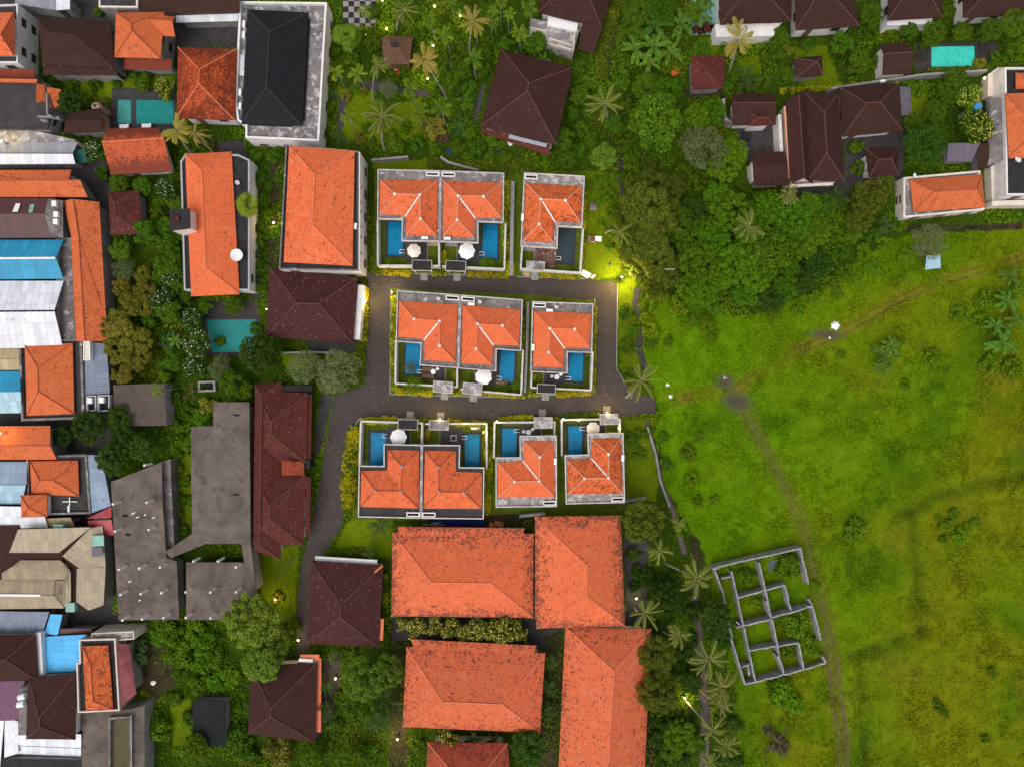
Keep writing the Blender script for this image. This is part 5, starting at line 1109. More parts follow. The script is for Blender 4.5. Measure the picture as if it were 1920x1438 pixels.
    sgn = 1 if (C - B).y < 0 else -1
    st = MB(); st.box((c.x, c.y - sgn * (d / 2 + .5), .05), (1.1, 1.2, .1), ang); struct(st.build("threshold", M['stone'], base=(c.x, c.y, 0)))
    return W
M['parap'] = concrete('weathered_parapet', (.38, .355, .345), (.66, .62, .605), (.24, .215, .205), .2, 31, .8)
M['parapw'] = concrete('streaked_white_parapet', (.46, .435, .425), (.66, .625, .61), (.26, .24, .23), .15, 33, .9)
M['pool2'] = water('deeper_blue_mosaic_water', (.004, .16, .33))
VP = ["upper row left", "upper row middle", "upper row right", "middle row left", "middle row centre", "middle row right", "lower row far left", "lower row second from left", "lower row third from left", "lower row far right"]
VP = [f"the {v} villa" for v in VP]
VA = [((707.9, 317.3), (825.7, 320), (824.1, 453.8)), ((945.5, 324), (826.1, 320), (824.5, 454)), ((1096.8, 330), (982, 323.7), (975.6, 462.4)),
      ((744.3, 544.4), (862.9, 552.9), (858.9, 690.7)), ((980.3, 561.7), (863.3, 552.9), (859.5, 691.5)), ((1112.7, 569.2), (997.1, 565.2), (994.1, 697.9)),
      ((670.9, 969.4), (788.8, 971.9), (790.8, 833.4)), ((907, 973.2), (789.2, 971.9), (791.2, 833.4)), ((929.2, 951.3), (1044.9, 949.8), (1044.3, 815.8)), ((1060.8, 945), (1172.7, 942.4), (1169.2, 811))]
VO = [dict(cf=1, tm='tileA2', floor='concw', capm='cap', um='umb_c', canopy=((772.3, 488), (809.6, 508)), deckm='deck'),
      dict(cf=1, tm='tileA2', floor='concw', capm='cap', um='umb_w', canopy=((835.5, 489.5), (873.5, 509)), pair='skip'),
      dict(cf=.88, tm='tileA3', floor='concw2', capm='cap', canopy=((987, 490.5), (1021, 507)), canm='concw', poolm='poold', deckm='deckred'),
      dict(cf=.83, tm='tileA', floor='conc', capm='caps', canopy=((812, 715), (849, 736.5)), canm='concw2'),
      dict(cf=.9, tm='tileA', floor='conc', capm='caps', um='umb_w', canopy=((867.6, 718), (904, 740)), canm='concw2', pair='skip'),
      dict(cf=.70, tm='tileA', floor='conc', capm='caps', canopy=((1007, 720.5), (1041.5, 738))),
      dict(cf=.9, tm='tileA2', floor='concd', capm='capd', um='umb_w', canopy=((746, 786), (783, 805.5)), gut=False),
      dict(cf=.88, tm='tileA2', floor='concd', capm='capd', canopy=((804.5, 788), (841, 806)), canm='concw', gut=False, pair='skip'),
      dict(cf=.56, tm='tileA', floor='concw2', capm='cap', canopy=((1001, 782), (1036, 803)), canm='concw2'),
      dict(cf=.60, tm='tileA3', floor='concw2', capm='cap', um='umb_c', canopy=((1125, 776), (1159, 796)), canm='concw2')]
VW = []
for ph, (A, B, C), kw in zip(VP, VA, VO):
    VW.append(villa(ph, A, B, C, **kw)); land([A, B, C, (A[0] + C[0] - B[0], A[1] + C[1] - B[1])], ph)
# white party-wall strips between the paired villas
for i, l_ in ((0, "upper"), (3, "middle"), (6, "lower")):
    W = VW[i]; rt = root("party_wall_cap", f"whitish party wall strip between the two joined villas of the {l_} row", "wall cap", (*W(846, 500, 0), 0)); mb = MB()
    mb.seg(W(848, 200, ZP), W(840, 950, ZP), .34, ZF, ZP + .08); mb.build("strip_body", M['concw2'], rt)
# umbrellas
def umbrella():
    rt = root("parasol", "x", "parasol", (0, 0, 0)); R_ = 1.35; n = 8; mb = MB(); lo = []; hi = Vector((0, 0, 2.75))
    for k in range(n):
        a = 2 * math.pi * (k + .5) / n; lo.append(Vector((R_ * math.cos(a), R_ * math.sin(a), 2.2)))
    for k in range(n):
        a, b = lo[k], lo[(k + 1) % n]; m = (a + b) / 2 * .965; m.z = 2.22; s1, s2 = hi.lerp(a, .5) + Vector((0, 0, .05)), hi.lerp(b, .5) + Vector((0, 0, .05))
        sm = (s1 + s2) / 2 - Vector((0, 0, .03))
        mb.face([a, m, sm, s1]); mb.face([m, b, s2, sm]); mb.face([s1, sm, hi]); mb.face([sm, s2, hi])
        mb.face([a, (a.x, a.y, 2.05), (m.x, m.y, 2.07), m]); mb.face([m, (m.x, m.y, 2.07), (b.x, b.y, 2.05), b])
    cn = mb.build("canopy", M['umb_w'], rt)
    mb = MB(); mb.lathe((0, 0, 0), [(.03, .1), (.03, 2.8), (.05, 2.82), (.02, 2.95)], 8); mb.build("pole", M['pole'], rt)
    mb = MB(); mb.lathe((0, 0, .06), [(.32, 0), (.32, .06), (.08, .14)], 14); mb.build("base", M['dkgrey'], rt)
    mb = MB()
    for q in lo: mb.tube([q * .97 + Vector((0, 0, .0)), (0, 0, 2.68)], .015, 4)
    mb.build("ribs", M['pole'], cn)
    return rt
def dup(o, parent=None, mats=None):
    c = o.copy(); COL.objects.link(c)
    if parent is not None: c.parent = parent
    if mats and c.type == 'MESH' and c.name.split('.')[0] in mats:
        c.material_slots[0].link = 'OBJECT'; c.material_slots[0].material = mats[c.name.split('.')[0]]
    for ch in list(o.children): dup(ch, c, mats)
    return c
um = umbrella()
for k, (x, y, r, m, ph, lb) in enumerate(((776, 470.2, 13.6, 'umb_c', 0, "cream octagonal parasol"), (875, 471, 16, 'umb_w', 1, "white octagonal parasol"), (906.5, 706, 16.4, 'umb_w', 4, "white octagonal parasol"), (746.8, 819.5, 16, 'umb_w', 6, "white octagonal parasol"), (1112.5, 803.5, 13, 'umb_c', 9, "cream octagonal parasol"))):
    o = um if k == 0 else dup(um, None, {"canopy": M[m]})
    p = P(x, y, 2.4); o.location = (p.x, p.y, .06); s = r / PXM * .977 / 1.35; o.scale = (s, s, 1); o.rotation_euler.z = .1 + k * .37
    tag(o, f"{lb} shading the patio of {VP[ph]}", "parasol", "parasols in the villa yards")
for ch in um.children:
    if ch.name.startswith("canopy"): ch.material_slots[0].link = 'OBJECT'; ch.material_slots[0].material = M['umb_c']
# furniture
def lounger(lb, x, y, rz, L=1.9, m='wood', z=.06):
    p = P(x, y, .4); rt = root("sun_lounger", lb, "sun lounger", (p.x, p.y, z)); rt.rotation_euler.z = 0
    def R(mb): co, si = math.cos(rz), math.sin(rz); mb.v = [(p.x + a * co - b * si, p.y + a * si + b * co, z + c) for a, b, c in mb.v]; return mb
    mb = MB(); mb.box((0, 0, .26), (L, .66, .08)); R(mb).build("frame", M['wood'], rt)
    mb = MB(); mb.box((-.25, 0, .35), (L - .6, .6, .09), 0, .03); R(mb).build("mattress", M[m], rt)
    mb = MB(); q = [(L / 2 - .55, -.3, .36), (L / 2 - .02, -.3, .72), (L / 2 - .02, .3, .72), (L / 2 - .55, .3, .36)]; mb.face(q); mb.face([(a, b, c - .08) for a, b, c in q[::-1]])
    for i in range(4): j = (i + 1) % 4; mb.face([(q[i][0], q[i][1], q[i][2] - .08), (q[j][0], q[j][1], q[j][2] - .08), q[j], q[i]])
    R(mb).build("backrest", M[m], rt)
    for sx in (-.8, .8):
        for sy in (-.27, .27): mb = MB(); mb.box((sx * L / 2, sy, .11), (.06, .06, .22)); R(mb).build("leg", M['wood'], rt)
def table_set(lb, x, y, m='acw', n=2):
    p = P(x, y, .7); rt = root("patio_table", "small white round table " + lb, "table", (p.x, p.y, .06))
    mb = MB(); mb.lathe((p.x, p.y, .06), [(.38, .68), (.40, .70), (.40, .72)], 16); mb.build("tabletop", M[m], rt); mb = MB(); mb.lathe((p.x, p.y, .06), [(.2, 0), (.04, .06), (.04, .68)], 10); mb.build("leg", M[m], rt)
    for k in range(n):
        a = .6 + k * 2.4; cx, cy = p.x + .75 * math.cos(a), p.y + .75 * math.sin(a); r2 = root("patio_chair", f"{'right' if math.cos(a) > 0 else 'left'} white chair at the table {lb}", "chair", (cx, cy, .06))
        mb = MB(); mb.box((cx, cy, .5), (.46, .46, .06), a, .02); mb.build("seat", M[m], r2)
        mb = MB(); mb.box((cx + .22 * math.cos(a), cy + .22 * math.sin(a), .75), (.05, .44, .45), a); mb.build("backrest", M[m], r2)
        for sx in (-.18, .18):
            for sy in (-.18, .18): mb = MB(); mb.box((cx + sx * math.cos(a) - sy * math.sin(a), cy + sx * math.sin(a) + sy * math.cos(a), .27), (.04, .04, .42), a); mb.build("leg", M[m], r2)
lounger("brown sun lounger nearer the house in the yard of " + VP[3], 803, 692.5, 0.0); lounger("brown sun lounger nearer the road in the yard of " + VP[3], 803, 705, 0.0)
lounger("brown sun lounger on the lawn of " + VP[4], 940.5, 717.5, 0.0)
table_set("in the yard of " + VP[3], 812.5, 697, n=1); table_set("in the yard of " + VP[5], 1044, 707); table_set("in the yard of the third lower villa", 991, 810)
for i, (x, y, l_) in enumerate(((1723, 105, "farther from the water, left of"), (1733, 106, "nearer the water, left of"), (1841, 97, "nearer the water, right of"), (1853, 97, "farther from the water, right of"))): lounger(f"dark sun lounger {l_} the turquoise pool", x, y, 1.57, m='dkgrey', z=.0)
for i, (x, y, l_) in enumerate(((233, 237, "left"), (275, 236, "right"))): lounger(f"white sun lounger at the {l_} below the upper left teal pool", x, y, 0, 1.7, 'acw', 0)
rt = root("daybed", "dark square daybed table on the patio of " + VP[7], "table", P(850.6, 821)); c = P(850.6, 821, .4); mb = MB(); mb.box((c.x, c.y, .42), (.95, .95, .07)); mb.build("tabletop", M['metal'], rt); mb = MB(); mb.box((c.x, c.y, .465), (.62, .62, .02)); mb.build("inset", M['dkgrey'], rt); mb = MB(); mb.box((c.x, c.y, .22), (.5, .5, .33)); mb.build("plinth", M['dkgrey'], rt)
rt = root("surfboard", "white board lying on the lawn of " + VP[7], "board", P(891, 802.5)); c = P(891, 802.5, .1); mb = MB(); L = [(.75 * math.cos(t) , .22 * math.sin(t)) for t in np.linspace(0, 2 * math.pi, 20, endpoint=False)]; mb.prism([(c.x + x, c.y + y) for x, y in L], .05, .13); mb.build("board_body", M['acw'], rt)
# air conditioners, dishes, domes on the roofs
def ac(lb, x, y, z, rz=0, s=(.85, .34, .6)):
    p = P(x, y, z + s[2]); rt = root("air_conditioner", lb, "air conditioner", (p.x, p.y, z)); mb = MB(); mb.box((p.x, p.y, z + s[2] / 2 + .05), s, rz, .04); mb.build("casing", M['acw'], rt)
    mb = MB(); co, si = math.cos(rz - math.pi / 2), math.sin(rz - math.pi / 2); q = Vector((p.x + co * (s[1] / 2 + .01), p.y + si * (s[1] / 2 + .01), z + s[2] / 2 + .05)); a = Vector((math.cos(rz), math.sin(rz), 0))
    mb.tube([q - Vector((co, si, 0)) * .03, q + Vector((co, si, 0)) * .02], s[2] * .38, 14); mb.build("fan_grille", M['metal'], rt)
    mb = MB()
    for t in (-.3, .3): mb.box((p.x + a.x * t, p.y + a.y * t, z + .025), (.06, s[1], .05), rz)
    mb.build("feet", M['metal'], rt)
z0 = ZF + .04
for x, y, rz, ph, w in ((796.3, 446, 0, 0, "front"), (838.5, 447, 0, 1, "front"), (979.8, 407.5, 1.5, 2, "side"), (883.5, 570, -.05, 4, "back"), (1030.5, 582, -.05, 5, "back"), (999.5, 651.5, 1.5, 5, "side"), (1041.3, 865, 1.55, 8, "side"), (1168, 858.5, 1.52, 9, "side")):
    ac(f"white air conditioner on the {w} ledge of {VP[ph]}", x, y, z0, rz, (1.0, .42, .6))
ac("white air conditioner on the right ledge of the orange block with white facade", 666.5, 424, 5.5, 1.5)
for k, (x, y) in enumerate(((457, 45), (456.8, 65), (449.8, 173), (449.8, 199))): ac(f"white air conditioner on the left ledge of the black-roofed building, {('topmost', 'second', 'third', 'lowest')[k]} of four", x, y, 3.2, 1.5, (1.0, .4, .6))
def dish(lb, x, y, z, r, tilt=.5, az=0.0, m='acw'):
    p = P(x, y, z + r + .4); rt = root("satellite_dish", lb, "satellite dish", (p.x, p.y, z)); ax = Vector((math.sin(tilt) * math.cos(az), math.sin(tilt) * math.sin(az), math.cos(tilt))); u = ax.orthogonal().normalized(); v = ax.cross(u); C_ = Vector((p.x, p.y, z + r * .6 + .45)); mb = MB(); n = 24; R_ = []
    for fr in (.08, .35, .65, .9, 1.0): R_.append([C_ + ax * (r * .28 * fr * fr) + (u * math.cos(2 * math.pi * k / n) + v * math.sin(2 * math.pi * k / n)) * r * fr for k in range(n)])
    for i in range(4):
        for k in range(n): mb.face([R_[i][k], R_[i][(k + 1) % n], R_[i + 1][(k + 1) % n], R_[i + 1][k]])
    mb.face(R_[0]); mb.build("reflector", M[m], rt, True)
    mb = MB(); f = C_ + ax * r * .9; mb.tube([C_ + u * r * .95 + ax * r * .25, f], .018, 5); mb.tube([C_ - u * r * .95 + ax * r * .25, f], .018, 5); mb.tube([f - ax * .08, f + ax * .05], .06, 8); mb.build("feed_arm", M['metal'], rt)
    mb = MB(); mb.tube([(C_.x, C_.y, z), C_], .05, 8); mb.build("mast", M['metal'], rt)
dish("large round white satellite dish on the long orange block", 442.5, 478.5, 3.3, .92, .12)
dish("small white satellite dish at the top right ledge of the long orange block", 444, 343, 3.2, .34, .6, .3)
for x, y, ph in ((821.5, 561, 3), (899.5, 567, 4), (1043, 576.5, 5)): dish(f"small white dish on the back roof ledge of {VP[ph]}", x, y, z0, .30, .45, 1.2)
dish("small white dish behind the wide brown compound house", 1656, 153, 3.2, .42, .7, 2.0); dish("white dish on the corner of the orange block at right", 1715, 330, 2.0, .38, .4, 0); dish("white dish on the lower terrace of the tall right-edge building", 1909, 300, 3.8, .5, .3, 1)
# ---------------------------------------------------------------- vegetation prototypes
LM = dict(
 dark=leafmat('dark_leaves', (.020, .050, .004), (.066, .122, .010)), mid=leafmat('green_leaves', (.038, .092, .003), (.120, .208, .007)), lime=leafmat('lime_leaves', (.075, .145, .008), (.185, .275, .030)), wild=leafmat('wild_shrub_leaves', (.070, .145, .002), (.150, .235, .005)), pink=leafmat('pink_blossom_leaves', (.28, .02, .14), (.10, .12, .02)),
 bright=leafmat('bright_leaves', (.040, .115, .002), (.135, .255, .006)), olive=leafmat('olive_leaves', (.062, .090, .006), (.140, .165, .014)),
 yellow=leafmat('yellowish_leaves', (.115, .120, .008), (.25, .225, .03)), pale=leafmat('pale_grey_leaves', (.085, .11, .035), (.20, .22, .095)), blue=leafmat('bluish_leaves', (.04, .085, .026), (.09, .16, .05)),
 cocoa=leafmat('coconut_fronds', (.060, .100, .008), (.175, .205, .028)), cocoay=leafmat('yellowing_coconut_fronds', (.24, .18, .02), (.40, .30, .06)), areca=leafmat('areca_fronds', (.085, .155, .006), (.21, .29, .02)), arecad=leafmat('dark_feathery_fronds', (.03, .065, .014), (.08, .125, .028)),
 banana=leafmat('banana_leaves', (.050, .120, .008), (.115, .215, .022)), hedge=leafmat('hedge_leaves', (.045, .09, .006), (.14, .20, .010)), hedgey=leafmat('yellow_hedge_leaves', (.27, .28, .004), (.55, .46, .010), hue=.02),
 flowery=plain('yellow_flower', (.80, .62, .14), .7, .1, 3), flowerw=plain('white_flower', (.85, .82, .74), .7, .1, 3), dry=leafmat('dry_leaves', (.11, .085, .04), (.20, .16, .08)))
def unit(v): return v / np.maximum(np.linalg.norm(v, axis=-1, keepdims=True), 1e-9)
def leaf_quads(p, n, s, asp=.45, r=rng, fold=.0):
    N_ = len(p); t = unit(np.cross(n, unit(r.normal(size=(N_, 3))))); b = np.cross(n, t)
    s = s[:, None]
    return np.stack([p - t * s, p - b * s * asp + n * s * fold, p + t * s, p + b * s * asp + n * s * fold], 1)
def blob_crown(seed, lobes, n, size, flat=.62, lobe_r=(.30, .46), z0=0.0, spread=.66, gap=.0, fl=None):
    """unit crown (radius 1) about z=0: leaves on the skin of many lobes"""
    r = np.random.default_rng(seed); C_ = []
    for i in range(lobes):
        a = r.uniform(0, 2 * np.pi); d = math.sqrt(r.uniform(.0, 1)) * spread; C_.append((d * math.cos(a), d * math.sin(a), flat * math.sqrt(max(.05, 1 - (d / .98) ** 2)) * r.uniform(.25, 1.1) - .2))
    C_ = np.array(C_); R_ = r.uniform(*lobe_r, lobes)
    k = r.integers(0, lobes, n * 2); d = unit(r.normal(size=(n * 2, 3)) + np.array((0, 0, .45))); rad = R_[k] * (r.uniform(.55, 1.06, n * 2) ** .5)
    p = C_[k] + d * rad[:, None] * np.array((1, 1, .8)); dist = np.linalg.norm((p[:, None] - C_[None]) / np.array((1, 1, .8)), axis=2) / R_[None]
    keep = (dist.min(1) > .70); p, d = p[keep][:n], d[keep][:n]
    nn = unit(d * .75 + np.array((0, 0, .50)) + r.normal(size=p.shape) * .58)
    return leaf_quads(p, nn, size * r.uniform(.6, 1.3, len(p)), .5, r, .12)
def trunk_mb(R_, h, r0, seed, m='bark'):
    rr = random.Random(seed); mb = MB(); top = Vector((rr.uniform(-.15, .15), rr.uniform(-.15, .15), h)); mb.tube([(0, 0, -.1), top * .45, top], [r0, r0 * .75, r0 * .5], 7)
    for k in range(5):
        a = k * 1.257 + rr.random(); b = top * rr.uniform(.75, 1.0); e = b + Vector((math.cos(a) * R_ * .6, math.sin(a) * R_ * .6, R_ * .35)); mb.tube([b, b.lerp(e, .5) + Vector((0, 0, .1)), e], [r0 * .45, r0 * .3, r0 * .12], 5)
    return mb
MESH = {}
def proto_mesh(key, fn):
    if key not in MESH: MESH[key] = fn()
    return MESH[key]
TREES = {}
def mk(mb, name, mat):
    o = mb.build(name, mat, None, True); m = o.data; bpy.data.objects.remove(o); return m
for v in range(4):   # big: radius 1 unit scaled ~3-5 m
    TREES['big', v] = (qmesh("crown", blob_crown(100 + v, 52 + v * 6, (6600, 6200, 4600, 6400)[v], (.042, .048, .060, .045)[v], .66, ((.11, .25), (.10, .22), (.13, .30), (.09, .20))[v], spread=(.78, .84, .74, .86)[v]), LM['mid']), mk(trunk_mb(1, 1.2, .06, v), "trunk", M['bark']), 1.45)
    TREES['med', v] = (qmesh("crown", blob_crown(120 + v, 26 + v * 3, 2500, .072, .66, (.16, .32), spread=.74), LM['mid']), mk(trunk_mb(1, 1.0, .07, v + 9), "trunk", M['bark']), 1.25)
    TREES['small', v] = (qmesh("shrub", blob_crown(140 + v, 13 + v, 950, .115, .55, (.22, .44), spread=.7), LM['mid']), None, .42)
    TREES['airy', v] = (qmesh("crown", blob_crown(160 + v, 36, 4200, .036, .60, (.16, .36), spread=.80), LM['mid']), mk(trunk_mb(1, 1.1, .05, v + 20, 'bark'), "trunk", M['bark']), 1.35)
    TREES['bamboo', v] = (qmesh("crown", blob_crown(180 + v, 34, 5200, .055, .55, (.13, .30), spread=.80), LM['olive']), mk(trunk_mb(1, 1.2, .04, v + 30), "trunk", M['bark']), 1.4)
def frond(r, L, droop, n, leaf, up, wid, a, r0=.08, vee=.25, fold=.55, bend=0.0):
    """one pinnate frond as leaflet quads along an arching rib"""
    ca, sa = math.cos(a), math.sin(a); t = np.linspace(.06, 1, n); x = r0 + L * t * (1 - .12 * t * t) ; z = up * L * t - droop * L * t ** 2.2
    lat = bend * L * t ** 2; base = np.stack([x * ca - lat * sa, x * sa + lat * ca, z], 1); tan = unit(np.gradient(base, axis=0)); side = np.array((-sa, ca, 0.0)); nor = np.cross(tan, side); nor = nor * np.sign(nor[:, 2:3] + 1e-9)
    Q = []
    ll = leaf * np.sin(np.pi * np.clip(t * .9 + .10, 0, 1)) ** .6 * r.uniform(.85, 1.12, n)
    for s_ in (-1, 1):
        d = unit(side * s_ + tan * fold - nor * vee); tip = base + d * ll[:, None] - np.array((0, 0, 1)) * (ll * .18)[:, None]; w = tan * wid; mid_ = base + d * (ll * .45)[:, None]
        Q.append(np.stack([base, mid_ + w, tip, mid_ - w], 1))
    w = side * .036 * L / 3; return np.concatenate(Q), np.stack([base[:-1] - w, base[:-1] + w, base[1:] + w, base[1:] - w], 1) + np.array((0, 0, .03))
def palm_crown(seed, nf, L, droop, n, leaf, up, wid, droopy=.4):
    r = np.random.default_rng(seed); Q = []; RB = []
    for k in range(nf):
        a = 2 * math.pi * k / nf + r.normal() * .30; y = (k % 3) / 2.0
        q, rb = frond(r, L * r.uniform(.68, 1.08), droop * r.uniform(.6, 1.4) * (1 - .25 * y), n, leaf * r.uniform(.8, 1.1), up * (.45 + y * .9) + r.normal() * .10, wid, a, vee=droopy * r.uniform(.5, 1.8), fold=r.uniform(.5, 1.1), bend=r.normal() * .16); Q.append(q); RB.append(rb)
    return np.concatenate(Q), np.concatenate(RB)
def palm_trunk(h, lean, r0, rings=14, m='palmbark'):
    mb = MB(); pts = [(lean * (k / rings) ** 1.6, .15 * math.sin(k / rings * 3), h * k / rings) for k in range(rings + 1)]; mb.tube(pts, [r0 * (1.5 if k == 0 else 1.0 - .35 * k / rings) * (1.05 if k % 2 else .97) for k in range(rings + 1)], 8); return mb
PALM = {}
def palm_mesh(Q, rib, mat, ribmat):
    m = qmesh("crown", np.concatenate([Q, rib]), mat); m.materials.append(ribmat); k = np.zeros(len(Q) + len(rib), np.int32); k[len(Q):] = 1; m.polygons.foreach_set("material_index", k); return m
RIBM = plain('pale_frond_rib', (.26, .25, .07), .7, .15, 3)
for v in range(6):
    w = v % 3
    PALM['coco', v] = (palm_mesh(*palm_crown(200 + v, (15, 17, 13, 18, 16, 14)[v], 3.3, (.45, .70, .60, .95, .55, .8)[v], 42, (.58, .66, .54, .64, .52, .60)[v], (.40, .62, .34, .70, .5, .45)[v], .030, droopy=(.3, .5, .7, .4, .6, .35)[v]), LM['cocoa'], RIBM), mk(palm_trunk(8.5, 1.4 + .3 * v, .17), "trunk", M['palmbark']), 8.5, 1.4 + .3 * v, 3.1)
    PALM['areca', v] = (palm_mesh(*palm_crown(220 + v, 11 + w, 1.75, (.85, .6, 1.0, .75, .95, .7)[v], 18, (.50, .42, .58, .46, .5, .55)[v], (.62, .5, .8, .4, .7, .55)[v], .046, droopy=.35), LM['areca'], LM['areca']), mk(palm_trunk(6.5, .3, .085), "trunk", M['palmbark']), 6.5, .3, 1.75)
    PALM['feather', v] = (palm_mesh(*palm_crown(240 + v, 13 + 2 * w, 1.9, (.75, .55, .9, .65, .8, .6)[v], 26, .42, (.75, .55, .9, .6, .7, .5)[v], .026, droopy=.4), LM['arecad'], LM['arecad']), mk(palm_trunk(2.6, .2, .10), "trunk", M['bark']), 2.6, .2, 1.9)
def fan_crown(seed, nf):
    r = np.random.default_rng(seed); Q = []
    for k in range(nf):
        a = r.uniform(0, 2 * np.pi); el = math.asin(r.uniform(-.25, .99)); d = np.array((math.cos(a) * math.cos(el), math.sin(a) * math.cos(el), math.sin(el))); c = d * r.uniform(.12, 1.1); s_ = unit(np.cross(d, (0, 0, 1.0))); u = np.cross(s_, d)
        for j in range(15):
            t = (j - 7) / 7 * 1.35; dh = unit(d * np.array((1, 1, .35)) + np.array((math.cos(a), math.sin(a), 0)) * .35); e = dh * math.cos(t) + s_ * math.sin(t); e = e - np.array((0, 0, .22)); tip = c + e * .95; wv = unit(np.cross(e, (0, 0, 1.0))) * .055; Q.append(np.stack([c, c + e * .5 + wv, tip, c + e * .5 - wv]))
    return np.array(Q)
for v in range(2): PALM['fan', v] = (qmesh("crown", fan_crown(260 + v, 40), LM['areca']), mk(palm_trunk(5.0, .4, .15), "trunk", M['palmbark']), 5.0, .4, 2.0)
def banana_crown(seed, nl):
    r = np.random.default_rng(seed); Q = []
    for k in range(nl):
        a = 2 * math.pi * k / nl + r.normal() * .3; L = r.uniform(1.5, 2.2); up = r.uniform(.15, .75); n = 9; t = np.linspace(0, 1, n); x = .15 + L * t; z = L * (up * t - .55 * t ** 2.2); ca, sa = math.cos(a), math.sin(a); b = np.stack([x * ca, x * sa, z], 1); sd = np.array((-sa, ca, 0)); w = .30 * np.sin(np.pi * np.clip(t * .86 + .07, 0, 1)) ** .55 * r.uniform(.85, 1.15)
        for s_ in (-1, 1):
            e = b + sd * s_ * w[:, None] + np.array((0, 0, .07)) * (w / .3)[:, None]
            for i in range(n - 1):
                g = r.uniform(-.03, .03); Q.append(np.stack([b[i], b[i + 1], e[i + 1] + ca * g * 0, e[i] + np.array((ca, sa, 0)) * g]))
    return np.array(Q)
for v in range(3): PALM['banana', v] = (qmesh("crown", banana_crown(280 + v, 8 + v), LM['banana']), mk(palm_trunk(2.4, .1, .14), "trunk", plain('banana_stem', (.14, .13, .05), .7, .3, 3)), 2.4, .1, 2.0)
def blade_crown(seed):
    r = np.random.default_rng(seed); Q = []
    for k in range(46):
        a = r.uniform(0, 2 * np.pi); el = r.uniform(.1, 1.2); d = np.array((math.cos(a) * math.cos(el), math.sin(a) * math.cos(el), math.sin(el))); m_ = d * .55; t = d * 1.0 - np.array((0, 0, .25)); s_ = unit(np.cross(d, (0, 0, 1.0))) * .05; Q.append(np.stack([d * .03, m_ + s_, t, m_ - s_]))
    return np.array(Q)
TREES['blade', 0] = (qmesh("plant", blade_crown(300), LM['blue']), None, .2); TREES['blade', 1] = (qmesh("plant", blade_crown(301), LM['blue']), None, .2)
def bare_tree(seed):
    rr = random.Random(seed); mb = MB()
    def br(p, d, L, r, lv):
        q = p + d * L; m_ = p.lerp(q, .5) + Vector((rr.uniform(-.1, .1), rr.uniform(-.1, .1), .05)) * L; mb.tube([p, m_, q], [r, r * .8, r * .6], 5)
        if lv:
            for k in range(3): e = (d + Vector((rr.uniform(-1, 1), rr.uniform(-1, 1), rr.uniform(-.1, .5))) * .9).normalized(); br(q, e, L * rr.uniform(.55, .8), r * .6, lv - 1)
    br(Vector((0, 0, 0)), Vector((0, 0, 1)), .55, .045, 0)
    for k in range(5): a = k * 1.26 + rr.random(); br(Vector((0, 0, .5)), Vector((math.cos(a), math.sin(a), .45)).normalized(), .42, .035, 3)
    return mb
for v in range(2): TREES['bare', v] = (mk(bare_tree(v), "branches", plain('bleached_bark', (.30, .27, .21), .9, .2, 4)), None, .9)
_fc = {}
def FLC(kind, v):
    """a medium crown with blossom among its leaves (second material)"""
    if (kind, v) not in _fc:
        r = np.random.default_rng(400 + v); A = blob_crown(120 + v, 26 + v * 3, 2500, .072, .66, (.16, .32), spread=.74); c = A.mean(1); g = np.floor(c[:, :2] / .06).astype(int); top = {}
        for i, (u, w) in enumerate(map(tuple, g)):
            if (u, w) not in top or c[top[u, w], 2] < c[i, 2]: top[u, w] = i
        k = r.permutation(list(top.values()))[:150 if kind == 'y' else 60]
        F = leaf_quads(c[k] + np.array((0, 0, .03)), unit(np.tile((0, 0, 1.0), (len(k), 1)) + r.normal(size=(len(k), 3)) * .4), r.uniform(.022, .042, len(k)), .9, r)
        m = qmesh("crown", np.concatenate([A, F]), LM['mid']); m.materials.append(LM['flowery' if kind == 'y' else 'flowerw']); mi = np.zeros(len(A) + len(F), np.int32); mi[len(A):] = 1; m.polygons.foreach_set("material_index", mi); _fc[kind, v] = m
    return _fc[kind, v]
# ---------------------------------------------------------------- planting
PL = []   # (kind, colour, size kind, px, py, base words)
def link(name, mesh, parent=None, mat=None):
    o = bpy.data.objects.new(name, mesh); COL.objects.link(o)
    if parent is not None: o.parent = parent
    if mat is not None: o.material_slots[0].link = 'OBJECT'; o.material_slots[0].material = mat
    return o
cnt = [0]
SIZEW = lambda r: "large" if r >= 38 else ("small" if r < 16 else "medium")
def place_tree(x, y, r, colr, style, words, cat, name, fl=None, tall=None):
    cnt[0] += 1; v = cnt[0] % 4; R_ = r / PXM; key = (style, v if (style, v) in TREES else v % 2); cr, tr, zc = TREES[key]
    hz = tall if tall else zc * R_
    k = (CAM_H - hz) / CAM_H; R_ *= k; hz = tall if tall else zc * R_
    p = P(x, y, hz + .25 * R_); rz = random.uniform(0, 6.28); zs = R_ * random.uniform(.85, 1.1)
    if tr is None and fl is None:
        o = link(name, cr, None, LM.get(colr)); o.location = (p.x, p.y, max(0.0, (hz if tall else 0) + (zc * R_ * .75 if style == 'small' else 0))); o.scale = (R_, R_, zs); o.rotation_euler.z = rz
    else:
        o = root(name, "x", cat, (p.x, p.y, 0)); c = link("crown", FLC(fl, v) if fl else cr, o, LM.get(colr)); c.location.z = hz; c.scale = (R_, R_, zs); c.rotation_euler.z = rz
        if tr is not None:
            zt = TREES[key][2]; t = link("trunk", tr, o); t.scale = (R_, R_, hz / zt * 1.0); t.rotation_euler.z = rz
    PL.append((o, words, cat, x, y)); return o
